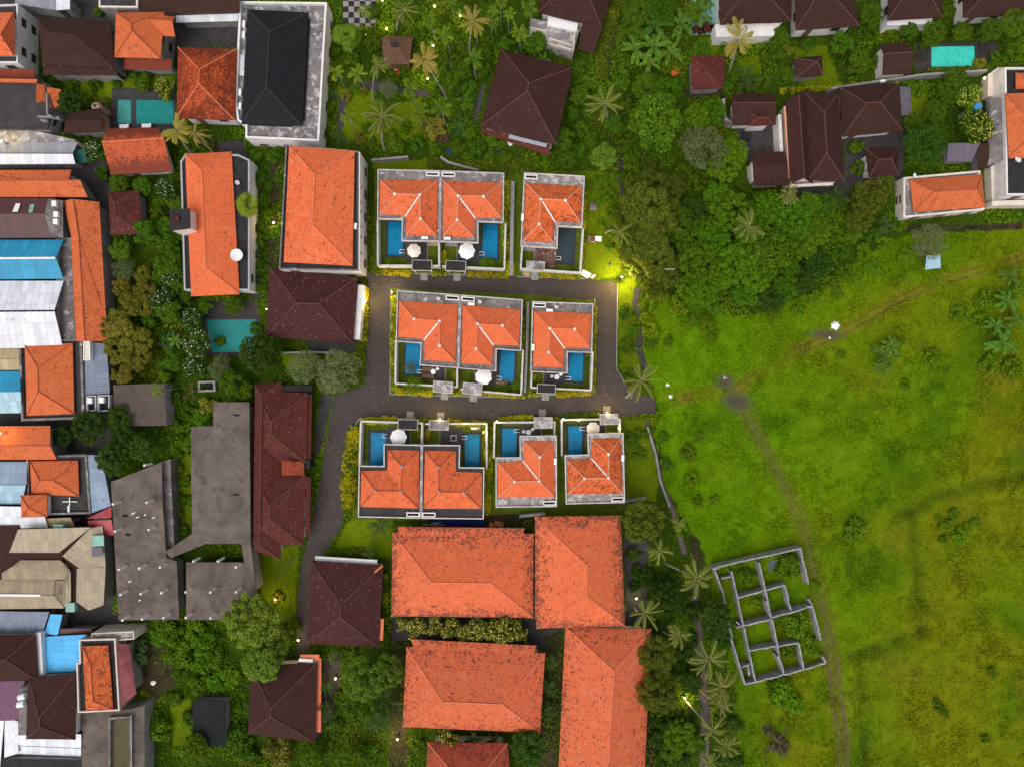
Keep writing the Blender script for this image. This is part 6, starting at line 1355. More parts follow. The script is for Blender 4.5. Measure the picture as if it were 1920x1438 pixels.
def place_palm(x, y, r, colr, style, words, cat, name, tall=None, base=None):
    cnt[0] += 1; nv = {'fan': 2, 'banana': 3}.get(style, 6); cr, tr, h, lean, L = PALM[style, cnt[0] % nv]; H_ = tall or h; s = r / PXM / L * (CAM_H - H_) / CAM_H * 1.06
    p = P(x, y, H_); hz = H_ / h; rz = random.uniform(0, 6.28)
    if base: b = P(*base); dx, dy = p.x - b.x, p.y - b.y; rz = math.atan2(dy, dx); ls = math.hypot(dx, dy) / lean
    else:
        ls = 1.0; b = Vector((p.x - lean * math.cos(rz), p.y - lean * math.sin(rz), 0))
    o = root(name, "x", cat, (b.x, b.y, 0)); t = link("trunk", tr, o); t.scale = (ls, max(.7, s), hz); t.rotation_euler.z = rz
    c = link("crown", cr, o, LM.get(colr)); c.location = (p.x - b.x, p.y - b.y, H_ - .1); c.scale = (s, s, s); c.rotation_euler.z = random.uniform(0, 6.28)
    PL.append((o, words, cat, x, y)); return o
def many(txt, fn, colr, style, words, cat, name, **kw):
    for it in txt.split(';'):
        it = it.split()
        if len(it) < 3: continue
        x, y, r = map(float, it[:3]); fn(x, y, r, colr, style, f"{SIZEW(r)} {words}", cat, name, **kw)
T_, S_ = place_tree, place_palm
many("127 190 27;485 664 41;163 802 36;220 785 28;208 862 34;262 838 28;113 818 22;230 822 28;1243 1125 38;1345 1163 38;1326 388 28;1292 397 28;991 1404 38;1537 495 30;1509 528 26;1737 270 42;1448 559 28;1296 1280 24", T_, 'dark', 'big', "dark green round-crowned tree", "tree", "broadleaf_tree")
many("1315 492 42;1384 495 42;1370 392 40;1345 365 30;1420 400 30;1505 460 32;1440 500 30;1345 520 30;1400 550 28;1475 545 26;1330 430 32;1454 472 46;1490 408 38;1468 508 36;1448 381 30;1315 550 32;1292 539 26;1420 520 32;1412 439 38;1520 383 26;1359 517 28;1376 284 30;1359 312 34;1307 222 30;1338 208 26;1212 163 28;1253 168 26;1440 389 36;1492 401 32;1532 417 28;1537 439 26;1470 440 34;1340 450 36;1395 470 30", T_, 'bright', 'big', "bright green leafy tree", "tree", "broadleaf_tree")
many("470 1165 58;492 1245 42;515 1200 36;680 1276 44;723 1261 36;1134 291 28", T_, 'lime', 'big', "light green broad-crowned tree", "tree", "broadleaf_tree")
many("1205 978 46;1232 1230 40;1236 1300 44;1174 960 20;1633 367 36;1660 346 22;1614 413 28", T_, 'olive', 'big', "olive green dense tree", "tree", "broadleaf_tree")
many("1231 227 58;671 1328 36;1276 420 36;1298 450 32;586 1424 26;653 1427 26;1636 28 24;1755 61 26;1859 55 26;1905 40 30;1755 208 24;1783 171 24;1795 147 24;1277 1383 34;1260 1410 22;1492 440 30;363 1406 30;1246 14 28;1194 21 28", T_, 'mid', 'big', "mid green broad tree", "tree", "broadleaf_tree")
many("1321 277 46;570 688 34;1745 452 36", T_, 'pale', 'airy', "pale grey-green open-crowned tree", "tree", "broadleaf_tree")
many("631 698 44;617 715 26;411 693 24;230 505 22;417 677 16;630 1235 16;728 166 18;769 690 12", T_, 'pale', 'airy', "loose feathery tree", "tree", "broadleaf_tree")
many("225 535 20;265 515 18;270 548 26;238 575 28;220 595 22;263 573 24;193 615 26;225 625 32;260 636 26;218 657 30;263 665 22;225 702 22;250 680 20;193 668 18", T_, 'yellow', 'bamboo', "yellow-brown bamboo clump", "bamboo", "bamboo_clump")
many("1212 383 50;1240 433 46;1192 472 32;1237 489 36;1205 430 34;1275 480 30;1180 400 28;1225 340 34;1260 350 28;1190 350 24;1255 520 26;1225 540 22;1250 395 34;1200 510 20", T_, 'olive', 'bamboo', "drooping olive bamboo clump", "bamboo", "bamboo_clump")
many("308 163 22;310 177 16;1819 186 30;1835 233 36", T_, 'mid', 'med', "frangipani with yellow-white blossom", "tree", "frangipani_tree", fl='y')
many("780 1177 28;842 1177 24;894 1180 28;949 1182 34;756 1172 18;812 1172 22;868 1186 22;922 1184 24;978 1192 18;838 1390 28", T_, 'olive', 'med', "frangipani in pale yellow blossom", "tree", "frangipani_tree", fl='y')
many("305 563 30;358 599 24;364 688 28;367 645 32;308 355 24;325 525 24;173 283 26;1055 262 16", T_, 'dark', 'med', "frangipani with white blossom", "tree", "frangipani_tree", fl='w')
many("220 343 22;265 348 20;270 435 28;308 425 20;223 468 24;315 455 26;310 495 28;323 494 26;315 581 28;329 537 22;318 424 22;293 398 16;325 378 16;437 575 20;385 575 16;431 716 28;456 732 22;328 677 22;306 710 18;450 1136 26;1581 80 26;1614 113 26;1516 83 16;1706 58 20;1804 58 22;1464 77 22;1458 95 24;1463 66 20;1195 62 20;695 72 24;863 132 26;1059 260 24;1065 298 22;1004 80 24;949 80 18;930 66 20;1547 383 26;1715 227 22;1310 1395 24;1300 20 20;330 440 20;300 520 20;345 560 18;280 600 18;1085 178 22;1150 230 20", T_, 'mid', 'med', "bushy green tree", "tree", "broadleaf_tree")
many("316 1191 28;363 1183 26;380 1209 28;331 1229 28;380 1241 26;409 1282 28;374 1287 24;296 1194 20;432 1270 20;340 1260 22;350 1205 22;400 1235 22;300 1165 16", T_, 'bright', 'small', "leafy overgrown bush", "bush", "bush")
many("1217 567 20;1237 550 24;1220 620 20;1223 642 16;1212 600 16;1276 573 24;1326 606 18;1337 631 14;1578 664 10;1750 670 20;1800 589 20;1605 995 26;1765 1328 12;1757 1318 9;1774 1340 9;1863 1262 12;1849 1386 10;1776 985 16;1800 1005 18;1815 990 12;1790 965 14;1770 1010 11;1832 980 12;1760 970 9;1479 1065 28;1404 1080 20;1494 1169 30;1517 1214 26;1419 1132 12;1479 1225 18;1472 1304 30;1490 1325 24;1460 1290 20;1255 640 12;1290 850 18;1310 820 12;1300 900 16;1340 940 12;1290 600 18;1650 760 10;1700 720 12;1690 640 12;1530 1100 12;1455 1100 12;1275 990 18;1310 940 12;1700 480 18;1640 500 20;1590 510 18;1560 530 20;1850 560 22;1870 620 20;1860 680 22;1900 690 24;1840 600 18;1910 540 20;1620 470 18;1610 520 14;1660 455 16;1530 560 18;1570 550 14;1500 580 16;1450 590 14;1690 520 12", T_, 'wild', 'small', "wild green shrub", "shrub", "shrub")
many("100 153 12;130 153 15;163 183 16;120 180 13;173 155 15;215 153 13;263 148 22;193 186 8;155 253 18;188 325 16;185 22 11;375 270 20;481 333 20;516 292 18;478 292 14;520 333 11;482 424 14;481 450 15;487 502 17;490 537 16;496 567 10;493 590 10;516 435 13;516 391 8;478 616 14;322 743 18;378 780 20;283 810 15;339 824 13;345 905 14;339 938 14;333 880 12;325 980 14;340 1000 16;296 1369 26;284 1348 18;351 1348 16;453 1325 16;441 1383 24;456 1409 28;476 1424 18;607 1398 22;624 1369 20;322 1313 18;549 1174 16;598 1220 14;656 1223 14;694 1418 26;783 1397 18;1316 87 18;1376 137 14;1366 156 18;1435 147 18;1482 140 18;1175 118 24;1167 151 22;1608 138 18;1642 116 16;1480 138 16;1675 61 16;1633 55 20;1810 9 18;1737 77 14;1709 153 16;1727 162 18;1905 86 20;1874 113 22;1608 275 16;1611 312 16;1076 210 14;1101 155 18;894 276 20;930 262 20;921 290 14;949 293 14;830 143 20;855 110 14;880 190 18;756 127 13;816 171 15;894 138 10;816 276 16;728 260 20;700 270 16;786 61 18;1029 94 16;1590 20 20;1780 20 16;1176 586 18;1187 620 13;1176 650 18;1195 700 14;1185 960 14;1250 870 16;1245 820 12;1190 820 18;1200 850 16;1215 810 14;390 285 14;330 330 16;350 265 12;600 1290 14;640 1310 18;1190 1250 16;1300 1330 18", T_, 'mid', 'small', "green garden shrub", "shrub", "garden_shrub")
many("518 1120 13;395 268 10;193 187 8;1841 119 15;456 1424 12;520 1409 32;1482 95 10;649 179 12;673 257 13;681 171 10;815 240 24;800 235 18;389 763 22;620 675 10;1440 420 14;1375 65 10;140 1215 8", T_, 'yellow', 'small', "yellow-green leafy shrub", "shrub", "shrub")  # first shrub: its lamp's yellow glow is put into the leaf colour
many("634 257 20;858 237 22;626 179 14;845 118 16;1093 210 16;870 215 12;935 282 14", T_, 'blue', 'blade', "spiky long-bladed plant", "plant", "agave_plant")
many("255 1226 26;317 640 20", T_, 'blue', 'small', "broad-leaved bluish bush", "bush", "bush")
many("1464 1398 34;534 1061 20;707 805 14;893 813 12;612 828 18;600 935 16;356 735 20;850 165 14;1745 470 26;1620 310 18;1440 270 12;460 1330 16", T_, 'dry', 'bare', "leafless pale-branched tree", "tree", "bare_tree")
many("730 493 11;914 493 14;776 722 17;950 727 8;968 722 12", T_, 'bright', 'airy', "young light-leaved yard tree", "tree", "young_tree")
many("1464 1398 22;1440 1370 14", T_, 'dry', 'small', "dry brownish bush", "bush", "bush")
# palms
many("1120 340 14;1140 335 16;1150 370 16;1125 375 12;1148 400 14;1128 420 10;1152 440 14;1145 465 12;1135 355 12;1110 345 10", T_, 'wild', 'small', "grassy green shrub", "shrub", "grass_shrub")
many("345 400 16;250 400 16;240 440 14;300 390 14;215 400 12;285 450 16;345 470 14;215 440 14;290 500 16;340 540 16;300 630 20;280 650 18;345 600 18;330 660 18;310 690 18;290 740 14;350 770 16;330 800 14;345 830 14;330 850 12;350 940 14;330 960 14;460 320 12;470 420 12;500 440 12;505 350 10;500 400 12;505 520 10;480 640 12;455 690 14;440 740 12;410 640 12", T_, 'mid', 'small', "low leafy shrub", "shrub", "leafy_shrub")
many("826 264 9;838 258 7;1232 205 5", T_, 'pink', 'small', "pink-flowering shrub", "shrub", "flowering_shrub")
many("1190 1040 16;1200 1075 18;1190 1100 14;1222 1085 22;1260 1090 20;1285 1110 18;1268 1140 20;1300 1150 20;1250 1165 18;1262 1215 22;1285 1235 22;1270 1255 20;1300 1255 18;1265 1330 22;1290 1345 20;1250 1360 20;1235 1390 20;1245 1425 22;1275 1425 20;1300 1405 16;1220 1350 14;1345 1200 16;1365 1205 16;1350 1340 16;1380 1360 18;1350 1420 20;1385 1425 18;1295 1200 18;1230 1180 16", T_, 'dark', 'small', "dark understorey bush", "bush", "bush")
many("610 60 14;625 95 14;610 160 12;618 200 14;612 245 12;660 110 16;668 165 12;690 240 14;745 180 12;735 145 14;700 20 14;745 55 14;765 70 12;780 100 14;800 85 14;840 95 16;850 60 16;870 90 14;910 95 16;905 130 18;880 160 16;850 175 14;840 170 12;760 240 14;780 265 16;750 275 14;860 275 16;880 250 14;905 260 12;870 15 16;830 35 14;960 95 14;985 85 16;1010 110 14;1085 130 14;1105 205 16;1090 240 16;1110 260 14;1085 280 16;1115 295 14;1040 300 14;1000 300 12;970 60 14;790 20 14;770 40 12", T_, 'mid', 'small', "leafy palm-garden shrub", "shrub", "shrub")
many("1160 175 16;1175 200 16;1160 240 18;1170 270 18;1185 300 20;1200 330 18;1250 300 20;1280 320 18;1170 330 16;1230 280 16;1265 340 18;1300 340 18;1330 335 18;1170 60 16;1180 40 16;1210 130 16;1250 125 16;1235 150 14;1270 160 14;1285 60 14;1285 195 16;1340 190 16;1355 225 16;1360 260 16;1400 345 18;1385 330 18;1560 445 18;1580 470 18;1545 500 18;1520 520 16;1600 440 18;1640 440 16;1680 420 14;1720 300 14;1770 330 16;1800 330 14;1760 300 14;1480 540 18;1420 560 18;1380 560 18;1340 575 18", T_, 'mid', 'small', "green thicket shrub", "shrub", "thicket_shrub")
many("717 218 38;758 19 27;709 121 27;1134 194 35;1404 425 33;1163 436 27;1479 365 22;1201 714 38", S_, 'cocoa', 'coco', "coconut palm", "palm", "coconut_palm")
many("796 113 36;888 38 30;1385 72 37", S_, 'cocoay', 'coco', "yellowing coconut palm", "palm", "coconut_palm")
for x, y, r, bx, by in ((1237, 1033, 28, 1215, 1020), (1307, 1083, 36, 1248, 1055), (1209, 1150, 33, 1190, 1140), (1275, 1190, 30, 1240, 1180), (1330, 1237, 38, 1312, 1205), (1352, 1289, 36, 1310, 1250), (1337, 1368, 32, 1284, 1310), (1363, 1398, 28, 1320, 1360), (1330, 1431, 24, 1300, 1390), (1273, 982, 18, 1243, 965), (1352, 1322, 24, 1312, 1290)):
    S_(x, y, r, 'cocoa', 'coco', f"{SIZEW(r)} leaning coconut palm", "palm", "coconut_palm", base=(bx, by))
many("332 245 30;365 250 26", S_, 'cocoay', 'coco', "yellow-green palm", "palm", "coconut_palm", tall=6)
many("682 17 18;805 36 19;834 66 21;629 135 18;670 138 21;769 166 19;651 218 21;786 213 21;829 203 23;888 110 22;974 61 21;993 14 19;924 17 15;941 3 15;894 47 17;956 25 14;843 0 17;923 41 15;292 732 17", S_, 'areca', 'areca', "thin-trunked areca palm", "palm", "areca_palm")
many("466 385 27;649 69 29", S_, 'areca', 'fan', "round-headed fan palm", "palm", "fan_palm")
many("720 1311 36;708 1354 30;1032 1241 19;1029 1290 23;1029 1335 19;890 1387 18;928 1390 20;613 1290 17;610 1328 19;616 1346 17;691 1037 15;712 985 24;1399 151 28;1571 370 27;1660 420 20;1000 265 12;1235 1005 16;740 1330 20", S_, 'arecad', 'feather', "dark feathery palm", "palm", "feather_palm")
many("1227 47 34;1276 43 30;1191 92 26;1227 87 32;1255 97 26;1309 21 28;1220 118 20;1661 667 26;1672 650 20;1655 690 18;1898 517 22;1889 565 24;1905 600 20;1881 642 27;1868 610 18;330 640 16;280 560 14;990 60 14;1020 112 14", S_, 'banana', 'banana', "banana plant with broad leaves", "plant", "banana_plant")
# a leaning bare trunk with a lamp near its foot, east of the road end
rt = root("leaning_trunk", "long pale trunk leaning away from the bright lamp at the road corner", "tree trunk", P(1184, 516)); a, b = P(1184, 516, .2), P(1265, 505, 6.0); mb = MB(); mb.tube([a, a.lerp(b, .35) + Vector((0, .25, .2)), a.lerp(b, .7) + Vector((0, .25, .2)), b], [.2, .16, .13, .1], 8); mb.build("trunk_body", M['palmbark'], rt, True)
# ---------------------------------------------------------------- hedges
def hedge(lb, pts, w, h, ymix=.3, dens=75, size=.17, red=0.0):
    q = [P(x, y, h * .6) for x, y in pts]; rt = root("hedge", lb, "hedge", (q[0].x, q[0].y, 0)); r = np.random.default_rng(len(PL) + int(pts[0][0])); A_, Y_ = [], []
    for a, b in zip(q[:-1], q[1:]):
        L = (b - a).length; n = int(L * w * dens * (1 + h * .4)); t = r.uniform(0, 1, n); u = r.uniform(-1, 1, n); d = (b - a) / L; s_ = np.array((-d.y, d.x, 0.0))
        p = np.array(a)[None] * (1 - t)[:, None] + np.array(b)[None] * t[:, None]; lump = vnoise(p[:, 0], p[:, 1], .7, 3) ; ww = w / 2 * (.75 + .5 * lump)
        p = p + s_ * (u * ww)[:, None]; zt = h * (.62 + .5 * lump) * np.sqrt(np.clip(1 - (u * .9) ** 2, .05, 1)); p[:, 2] = zt * r.uniform(.35, 1, n) ** .5
        nn = unit(s_ * u[:, None] * .6 + np.array((0, 0, .8)) + r.normal(size=(n, 3)) * .4); Q = leaf_quads(p, nn, size * r.uniform(.6, 1.3, n), .5, r, .1)
        patch = vnoise(p[:, 0], p[:, 1], 1.1, 8) * .6 + r.uniform(0, 1, n) * .4; m = patch < ymix; m = m & (p[:, 2] > zt * .6)
        A_.append(Q[~m]); Y_.append(Q[m])
    off = np.array((q[0].x, q[0].y, 0.0))
    o = link("green_leaves", qmesh("green_leaves", np.concatenate(A_) - off, LM['hedge']), rt); Y = np.concatenate(Y_)
    if len(Y): link("yellow_leaves", qmesh("yellow_leaves", Y - off, LM['hedgey']), rt)
for lb, pts, w, h, y in (("yellow-green hedge in front of " + VP[0], [(704, 511), (772, 513)], .75, .9, .45), ("yellow-green hedge in front of " + VP[1], [(876, 514), (955, 517)], .75, .9, .5), ("short hedge between the two gates of the upper joined villas", [(810, 513), (836, 514)], .6, .8, .5), ("tall yellow-green hedge along the right side of " + VP[1], [(950, 338), (948, 430), (957, 515)], 1.1, 1.2, .42),
    ("yellow hedge in front of " + VP[2], [(1012, 512), (1088, 518)], .9, .9, .6), ("low hedge along the right side of " + VP[2], [(1097, 345), (1092, 500)], .5, .9, .35), ("yellow hedge along the left side of " + VP[3], [(739, 556), (736, 640), (739, 732)], .75, 1.0, .5), ("yellow and orange hedge in front of " + VP[3], [(742, 734), (812, 738)], .7, .9, .55), ("yellow hedge in front of " + VP[4], [(905, 737), (984, 742)], .7, .9, .5), ("tiny hedge between the two gates of the middle joined villas", [(850, 736), (866, 738)], .6, .8, .55),
    ("green hedge between the middle row villas", [(982, 572), (979, 735)], .55, 1.0, .35), ("hedge along the right side of " + VP[5], [(1115, 575), (1113, 735)], .6, .9, .4), ("yellow hedge in front of " + VP[5], [(1042, 740), (1108, 735)], .7, .9, .6), ("short hedge left of the gate of " + VP[5], [(992, 739), (1008, 740)], .6, .8, .4),
    ("yellow-green hedge along the road in front of " + VP[6], [(676, 790), (746, 787)], .9, .9, .5), ("hedge between the gates of the lower joined villas", [(783, 789), (805, 790)], .7, .9, .4), ("yellow hedge along the road in front of " + VP[7], [(841, 791), (915, 796)], .8, .9, .55), ("broad leafy hedge along the left side of " + VP[6], [(668, 800), (660, 840), (652, 900), (652, 955)], 1.7, 1.3, .32), ("tall yellow hedge along the right side of " + VP[7], [(917, 798), (916, 880), (911, 965)], 1.0, 1.2, .5),
    ("yellow-orange hedge in front of " + VP[8], [(934, 786), (1000, 782)], .7, .9, .6), ("green hedge in front of " + VP[9], [(1056, 780), (1126, 777)], .7, .9, .25), ("hedge right of the gate of " + VP[8], [(1037, 787), (1050, 786)], .6, .8, .3), ("yellow hedge beside the white wall of the speckled brown house", [(684, 540), (681, 640)], .9, 1.1, .5), ("dark green hedge above the square brown house by the drive", [(612, 1038), (680, 1036)], 1.1, 1.0, .05),
    ("thick vine-covered hedge along the lane below the brown house at the top edge", [(1163, -5), (1146, 30), (1132, 80), (1127, 150)], 1.9, 1.6, .06), ("long green hedge above the upper joined villas", [(800, 302), (870, 312), (1000, 314)], 1.4, 1.0, .06), ("creeper-topped wall hedge above the twin-roofed brown house", [(1460, 170), (1560, 164), (1690, 150)], .7, 1.2, .4), ("hedge below the turquoise pool", [(1735, 133), (1860, 128), (1920, 122)], .8, 1.2, .25),
    ("low hedge right of the square brown house by the drive", [(722, 1075), (722, 1170)], .6, .9, .3), ("yellow flower border inside the yard of " + VP[1], [(833, 470), (831, 495)], .6, .7, .6), ("yellow flower border inside the yard of " + VP[3], [(852, 698), (850, 728)], .6, .7, .5), ("yellow flower border inside the yard of " + VP[7], [(803, 803), (801, 826)], .6, .7, .5), ("yellow flower border inside the yard of " + VP[6], [(784, 803), (786, 826)], .5, .7, .5), ("yellow flower border inside the yard of " + VP[5], [(1002, 700), (1001, 726)], .6, .7, .5),
    ("clipped green border beside the pool of " + VP[5], [(1100, 672), (1098, 718)], .5, .5, .0)):
    hedge(lb, pts, w * 1.3, h, y + .12)
# ---------------------------------------------------------------- labels for the planting
def where(x, y, L):
    x0, y0, x1, y1, ph = L; cx, cy = (x0 + x1) / 2, (y0 + y1) / 2; dx = max(x0 - x, 0, x - x1); dy = max(y0 - y, 0, y - y1); h = "left of" if x < cx else "right of"; v = "above" if y < cy else "below"
    if dx == 0 and dy == 0: return 1e3, "on the edge of"
    if dx > 2.2 * dy: w = h
    elif dy > 2.2 * dx: w = v
    else: w = ("upper " if v == "above" else "lower ") + ("left of" if h == "left of" else "right of")
    return math.hypot(dx, dy), w
grp = {}
GR = {"tree": "trees", "palm": "palms", "bamboo": "bamboo clumps", "shrub": "shrubs", "bush": "bushes", "plant": "broad-leaved and spiky plants"}
for o, words, cat, x, y in PL:
    c = sorted(((*where(x, y, L), L[4]) for L in LAND), key=lambda t: t[0])[0]
    grp.setdefault((words, c[1], c[2]), []).append((c[0], o, cat, x, y))
ORD = ["nearest", "second nearest", "third nearest", "fourth nearest", "fifth nearest", "sixth nearest", "seventh nearest", "eighth nearest", "ninth nearest", "tenth nearest", "eleventh nearest", "twelfth nearest", "thirteenth nearest", "fourteenth nearest", "fifteenth nearest", "sixteenth nearest"]
for (words, w, ph), L in grp.items():
    L.sort(key=lambda t: t[0])
    for i, (d, o, cat, x, y) in enumerate(L):
        tag(o, f"{words} {w} {ph}" + (f", {ORD[min(i, 15)]}" if len(L) > 1 else ""), cat, GR.get(cat, cat))
# ---------------------------------------------------------------- lamps that are lit in the photo
LAMPM = emit('lit_lamp_glass', (1.0, .74, .36), 9.0)
def lamp(lb, x, y, power, h=.8, r=.16, post=True, col=(1.0, .70, .22), z=0.0, glow=.12, name="garden_lamp"):
    r = min(r, .15); p = P(x, y, h); rt = root(name, lb, "lamp", (p.x, p.y, z)); mb = MB()
    if post:
        mb.lathe((p.x, p.y, z), [(.12, 0), (.12, .04), (.035, .06), (.035, h - r - z)], 8); mb.build("post", M['dkgrey'], rt)
    else:
        mb.box((p.x, p.y, h - r - .04), (.2, .2, .08)); mb.build("bracket", M['dkgrey'], rt)
    mb = MB(); mb.lathe((p.x, p.y, h - r), [(r * .6, 0), (r, r * .6), (r, r * 1.3), (r * .6, r * 1.9), (.03, r * 2.1)], 10); mb.build("lantern", LAMPM, rt, True)
    d = bpy.data.lights.new("lamp_light", 'POINT'); d.energy = power * 3.0; d.color = col; d.shadow_soft_size = glow; o = bpy.data.objects.new("lamp_light", d); COL.objects.link(o); o.parent = rt; o.location = (0, 0, h + r * 1.6 + .35 - z)
for lb, x, y, pw, h, r in (("lit garden lamp at the foot of the leaning pale trunk", 1166, 520, 800, 2.4, .16), ("lit lamp at the top of the palm garden, right of the chequered terrace", 815, 12, 30, 1.0, .22), ("small lit lamp beside the stone bench in the palm garden", 863, 30, 16, .8, .15), ("lit lamp below the chequered terrace", 724.5, 54, 25, .9, .18), ("small lit lamp right of the thatched hut", 812, 86, 14, .8, .14), ("brightest garden lamp, below the yellow coconut palm", 802, 148, 45, 1.2, .28),
    ("tiny lit lamp beside the round fan palm", 685, 65, 8, .8, .10), ("lit lamp at the garden path left of the orange block with white facade", 513, 418, 28, 1.0, .18), ("tiny lit lamp at the lower left corner of that path beside the speckled brown house", 499.5, 580, 10, .8, .10), ("lit lamp near the top edge beside the chequered terrace", 717, 1, 12, .9, .13),
    ("green-glowing lit lamp among bushes right of the long orange hotel roof", 1284, 1309, 90, 1.2, .14), ("lit lamp right of the squarish orange hotel roof", 1193, 1122, 30, 1.0, .13), ("amber lamp at the bottom, left of the cut-off dark red roof", 745, 1386, 130, 1.6, .14), ("lit lamp inside the glow-coloured shrub on the lawn by the drive", 516, 1124, 60, 1.5, .12), ("path lamp left of the square brown house by the drive", 559, 1200, 16, .8, .14), ("amber lamp beside the brown house with the orange edge", 629, 1272, 28, 1.0, .15),
    ("lamp glowing over the white roof strip at the left edge", 2, 265, 60, 4.6, .14), ("lamp glowing over the orange gable at the left edge", 0, 812, 60, 5.6, .12), ("lamp under the lit eave at the top edge", 1512, 58, 26, 1.6, .12), ("small white lit lamp beside the tall right-edge building", 1846, 147, 12, 3.0, .2), ("road lamp hidden in the hedge right of the speckled brown house", 686, 565, 110, 1.6, .08), ("road lamp at the upper left corner of the middle row", 735, 548, 80, 1.6, .08)):
    lamp(lb, x, y, pw, h, r)
for lb, x, y, pw, h in (("lit corner wall lamp of " + VP[7], 906.5, 810, 24, 2.2), ("lit gate lamp of " + VP[7], 825, 786, 80, 2.2), ("lit gate lamp of " + VP[9], 1138, 773, 110, 2.2), ("lit yard lamp of " + VP[9], 1160, 802, 14, 1.8), ("lit corner wall lamp of " + VP[8], 931.5, 789.5, 10, 2.2), ("lit wall lamp on the front wall of " + VP[9], 1085, 788, 10, 2.2), ("lit left corner lamp of " + VP[9], 1056, 785, 8, 2.2), ("lit wall lamp on the front wall of " + VP[7], 873, 794, 8, 2.2)):
    lamp(lb, x, y, pw, h, .10, post=False, name="wall_lamp")
# ---------------------------------------------------------------- low walls
gwall("boundary_wall", "long grey drain wall between the upper middle and upper right villas", [(961.5, 340), (960, 430), (958.5, 517)], 1.2, .55, 'stone')
gwall("boundary_wall", "grey wall between the middle centre and middle right villas", [(990, 566), (988, 650), (984, 736)], 1.0, .4, 'stone')
gwall("garden_wall", "weathered grey garden wall below the palm garden, left part", [(696, 300), (765, 294)], 1.4, .3, 'greyw')
gwall("garden_wall", "curving grey garden wall below the palm garden, right part", [(826, 294), (840, 304), (868, 312), (897, 319)], 1.4, .3, 'greyw')
gwall("garden_wall", "short grey wall above the squarish orange hotel roof", [(974, 968), (1022, 963)], 1.3, .4, 'greyw')
gwall("garden_wall", "short grey wall running right from the lower far right villa", [(1174, 940), (1212, 934)], 1.3, .4, 'greyw')
gwall("garden_wall", "grey boundary wall along the trail right of the lower villas", [(1214, 800), (1230, 850), (1238, 900), (1256, 950)], 1.0, .25, 'greyw')
gwall("garden_wall", "long mossy wall below the gardens at upper right", [(1558, 166), (1730, 140), (1852, 132)], 1.8, .3, 'greyw')
gwall("garden_wall", "white front wall of the dark lower compound house", [(1411, 307), (1413, 340)], 2.4, .4, 'white')
gwall("garden_wall", "pale wall along the yard below the speckled brown house", [(524, 662), (585, 660), (625, 662)], 1.2, .25, 'greyw')
rt = root("planter_box", "square empty concrete planter box in the left garden", "planter", P(388, 725)); q = [P2(x, y, .8) for x, y in ((371, 715), (403, 714), (404, 734), (371, 735))]; mb = MB(); mb.ring(q, .3, 0, .8); mb.build("rim", M['stone'], rt); mb = MB(); mb.prism(offset(q, -.29), 0, .3); mb.build("soil", M['dark'], rt)
rt = root("shrine_plinth", "small stone shrine plinth on the grass right of the upper right villa", "shrine", P(1113, 385)); c = P(1113, 386, 1); mb = MB(); mb.box((c.x, c.y, .35), (1.0, 1.0, .7)); mb.build("plinth", M['greyw'], rt); mb = MB(); mb.box((c.x, c.y, .9), (.6, .6, .4)); mb.build("shrine_body", M['redbrown'], rt); mb = MB(); mb.lathe((c.x, c.y, 1.1), [(.55, 0), (.3, .2), (.05, .4)], 4); mb.build("cap", M['conc'], rt)
# ---------------------------------------------------------------- loose things
def panel(lb, x, y, w, d, rz, m, cat="panel", name="loose_panel", z=.1, h=.06):
    p = P(x, y, z); rt = root(name, lb, cat, (p.x, p.y, 0)); mb = MB(); mb.box((p.x, p.y, z), (w, d, h), rz, h * .3); mb.build("sheet_body", M[m], rt); mb = MB(); mb.box((p.x, p.y, z / 2 - h / 4), (w * .5, d * .3, max(.02, z - h / 2)), rz); mb.build("bearer", M['wood'], rt)
panel("white board lying askew at the road end beside the upper right villa", 1098.5, 514.5, 1.5, .95, -.5, 'acw'); panel("smaller white board beside the larger one at the road end", 1112, 519, .85, .35, .7, 'acw')
panel("white sheet on the brown pallet heap right of the upper right villa", 1122, 448, 1.0, .8, -.1, 'acw', z=.5); panel("brown pallet heap right of the upper right villa", 1111, 449, 1.4, 1.1, -.2, 'deckred', "pallet", "pallet", .3, .3)
panel("brown cardboard sheet at the gate of the upper right villa", 987, 514, 1.2, .7, -.35, 'decktan', "cardboard", "cardboard_sheet")
def blob(lb, x, y, r, m, cat, name, seed=0, flat_=.5, z=0):
    p = P(x, y, .2); rr = np.random.default_rng(seed); n = 12; mb = MB(); R_ = []
    for (f, zz) in ((1, 0), (1.05, .25), (.8, .6), (.35, .85)): R_.append([(p.x + r * f * rr.uniform(.7, 1.2) * math.cos(2 * math.pi * k / n), p.y + r * f * rr.uniform(.6, 1.1) * math.sin(2 * math.pi * k / n), z + zz * r * flat_ * 2 * rr.uniform(.8, 1.2)) for k in range(n)])
    for i in range(3):
        for k in range(n): mb.face([R_[i][k], R_[i][(k + 1) % n], R_[i + 1][(k + 1) % n], R_[i + 1][k]])
    mb.face(R_[3]); o = mb.build(name, M[m], None, True, base=(p.x, p.y, z)); tag(o, lb, cat)
M['tarpo'] = plain('orange_plastic', (.75, .10, .03), .5, .3, 2); M['tarpb'] = plain('blue_plastic', (.01, .03, .22), .45, .5, 1.5); M['sackw'] = plain('white_sack', (.85, .85, .84), .7, .08, 2)
blob("white sacks dumped beside the grassy track on the field", 1566, 611, .75, 'sackw', "sack", "white_sack", 1); blob("thin white scrap on the muddy patch of the field track", 1556, 634, .32, 'sackw', "scrap", "white_scrap", 2, .3); blob("small white scrap left of the muddy patch on the field track", 1534, 642, .26, 'sackw', "scrap", "white_scrap", 3, .3)
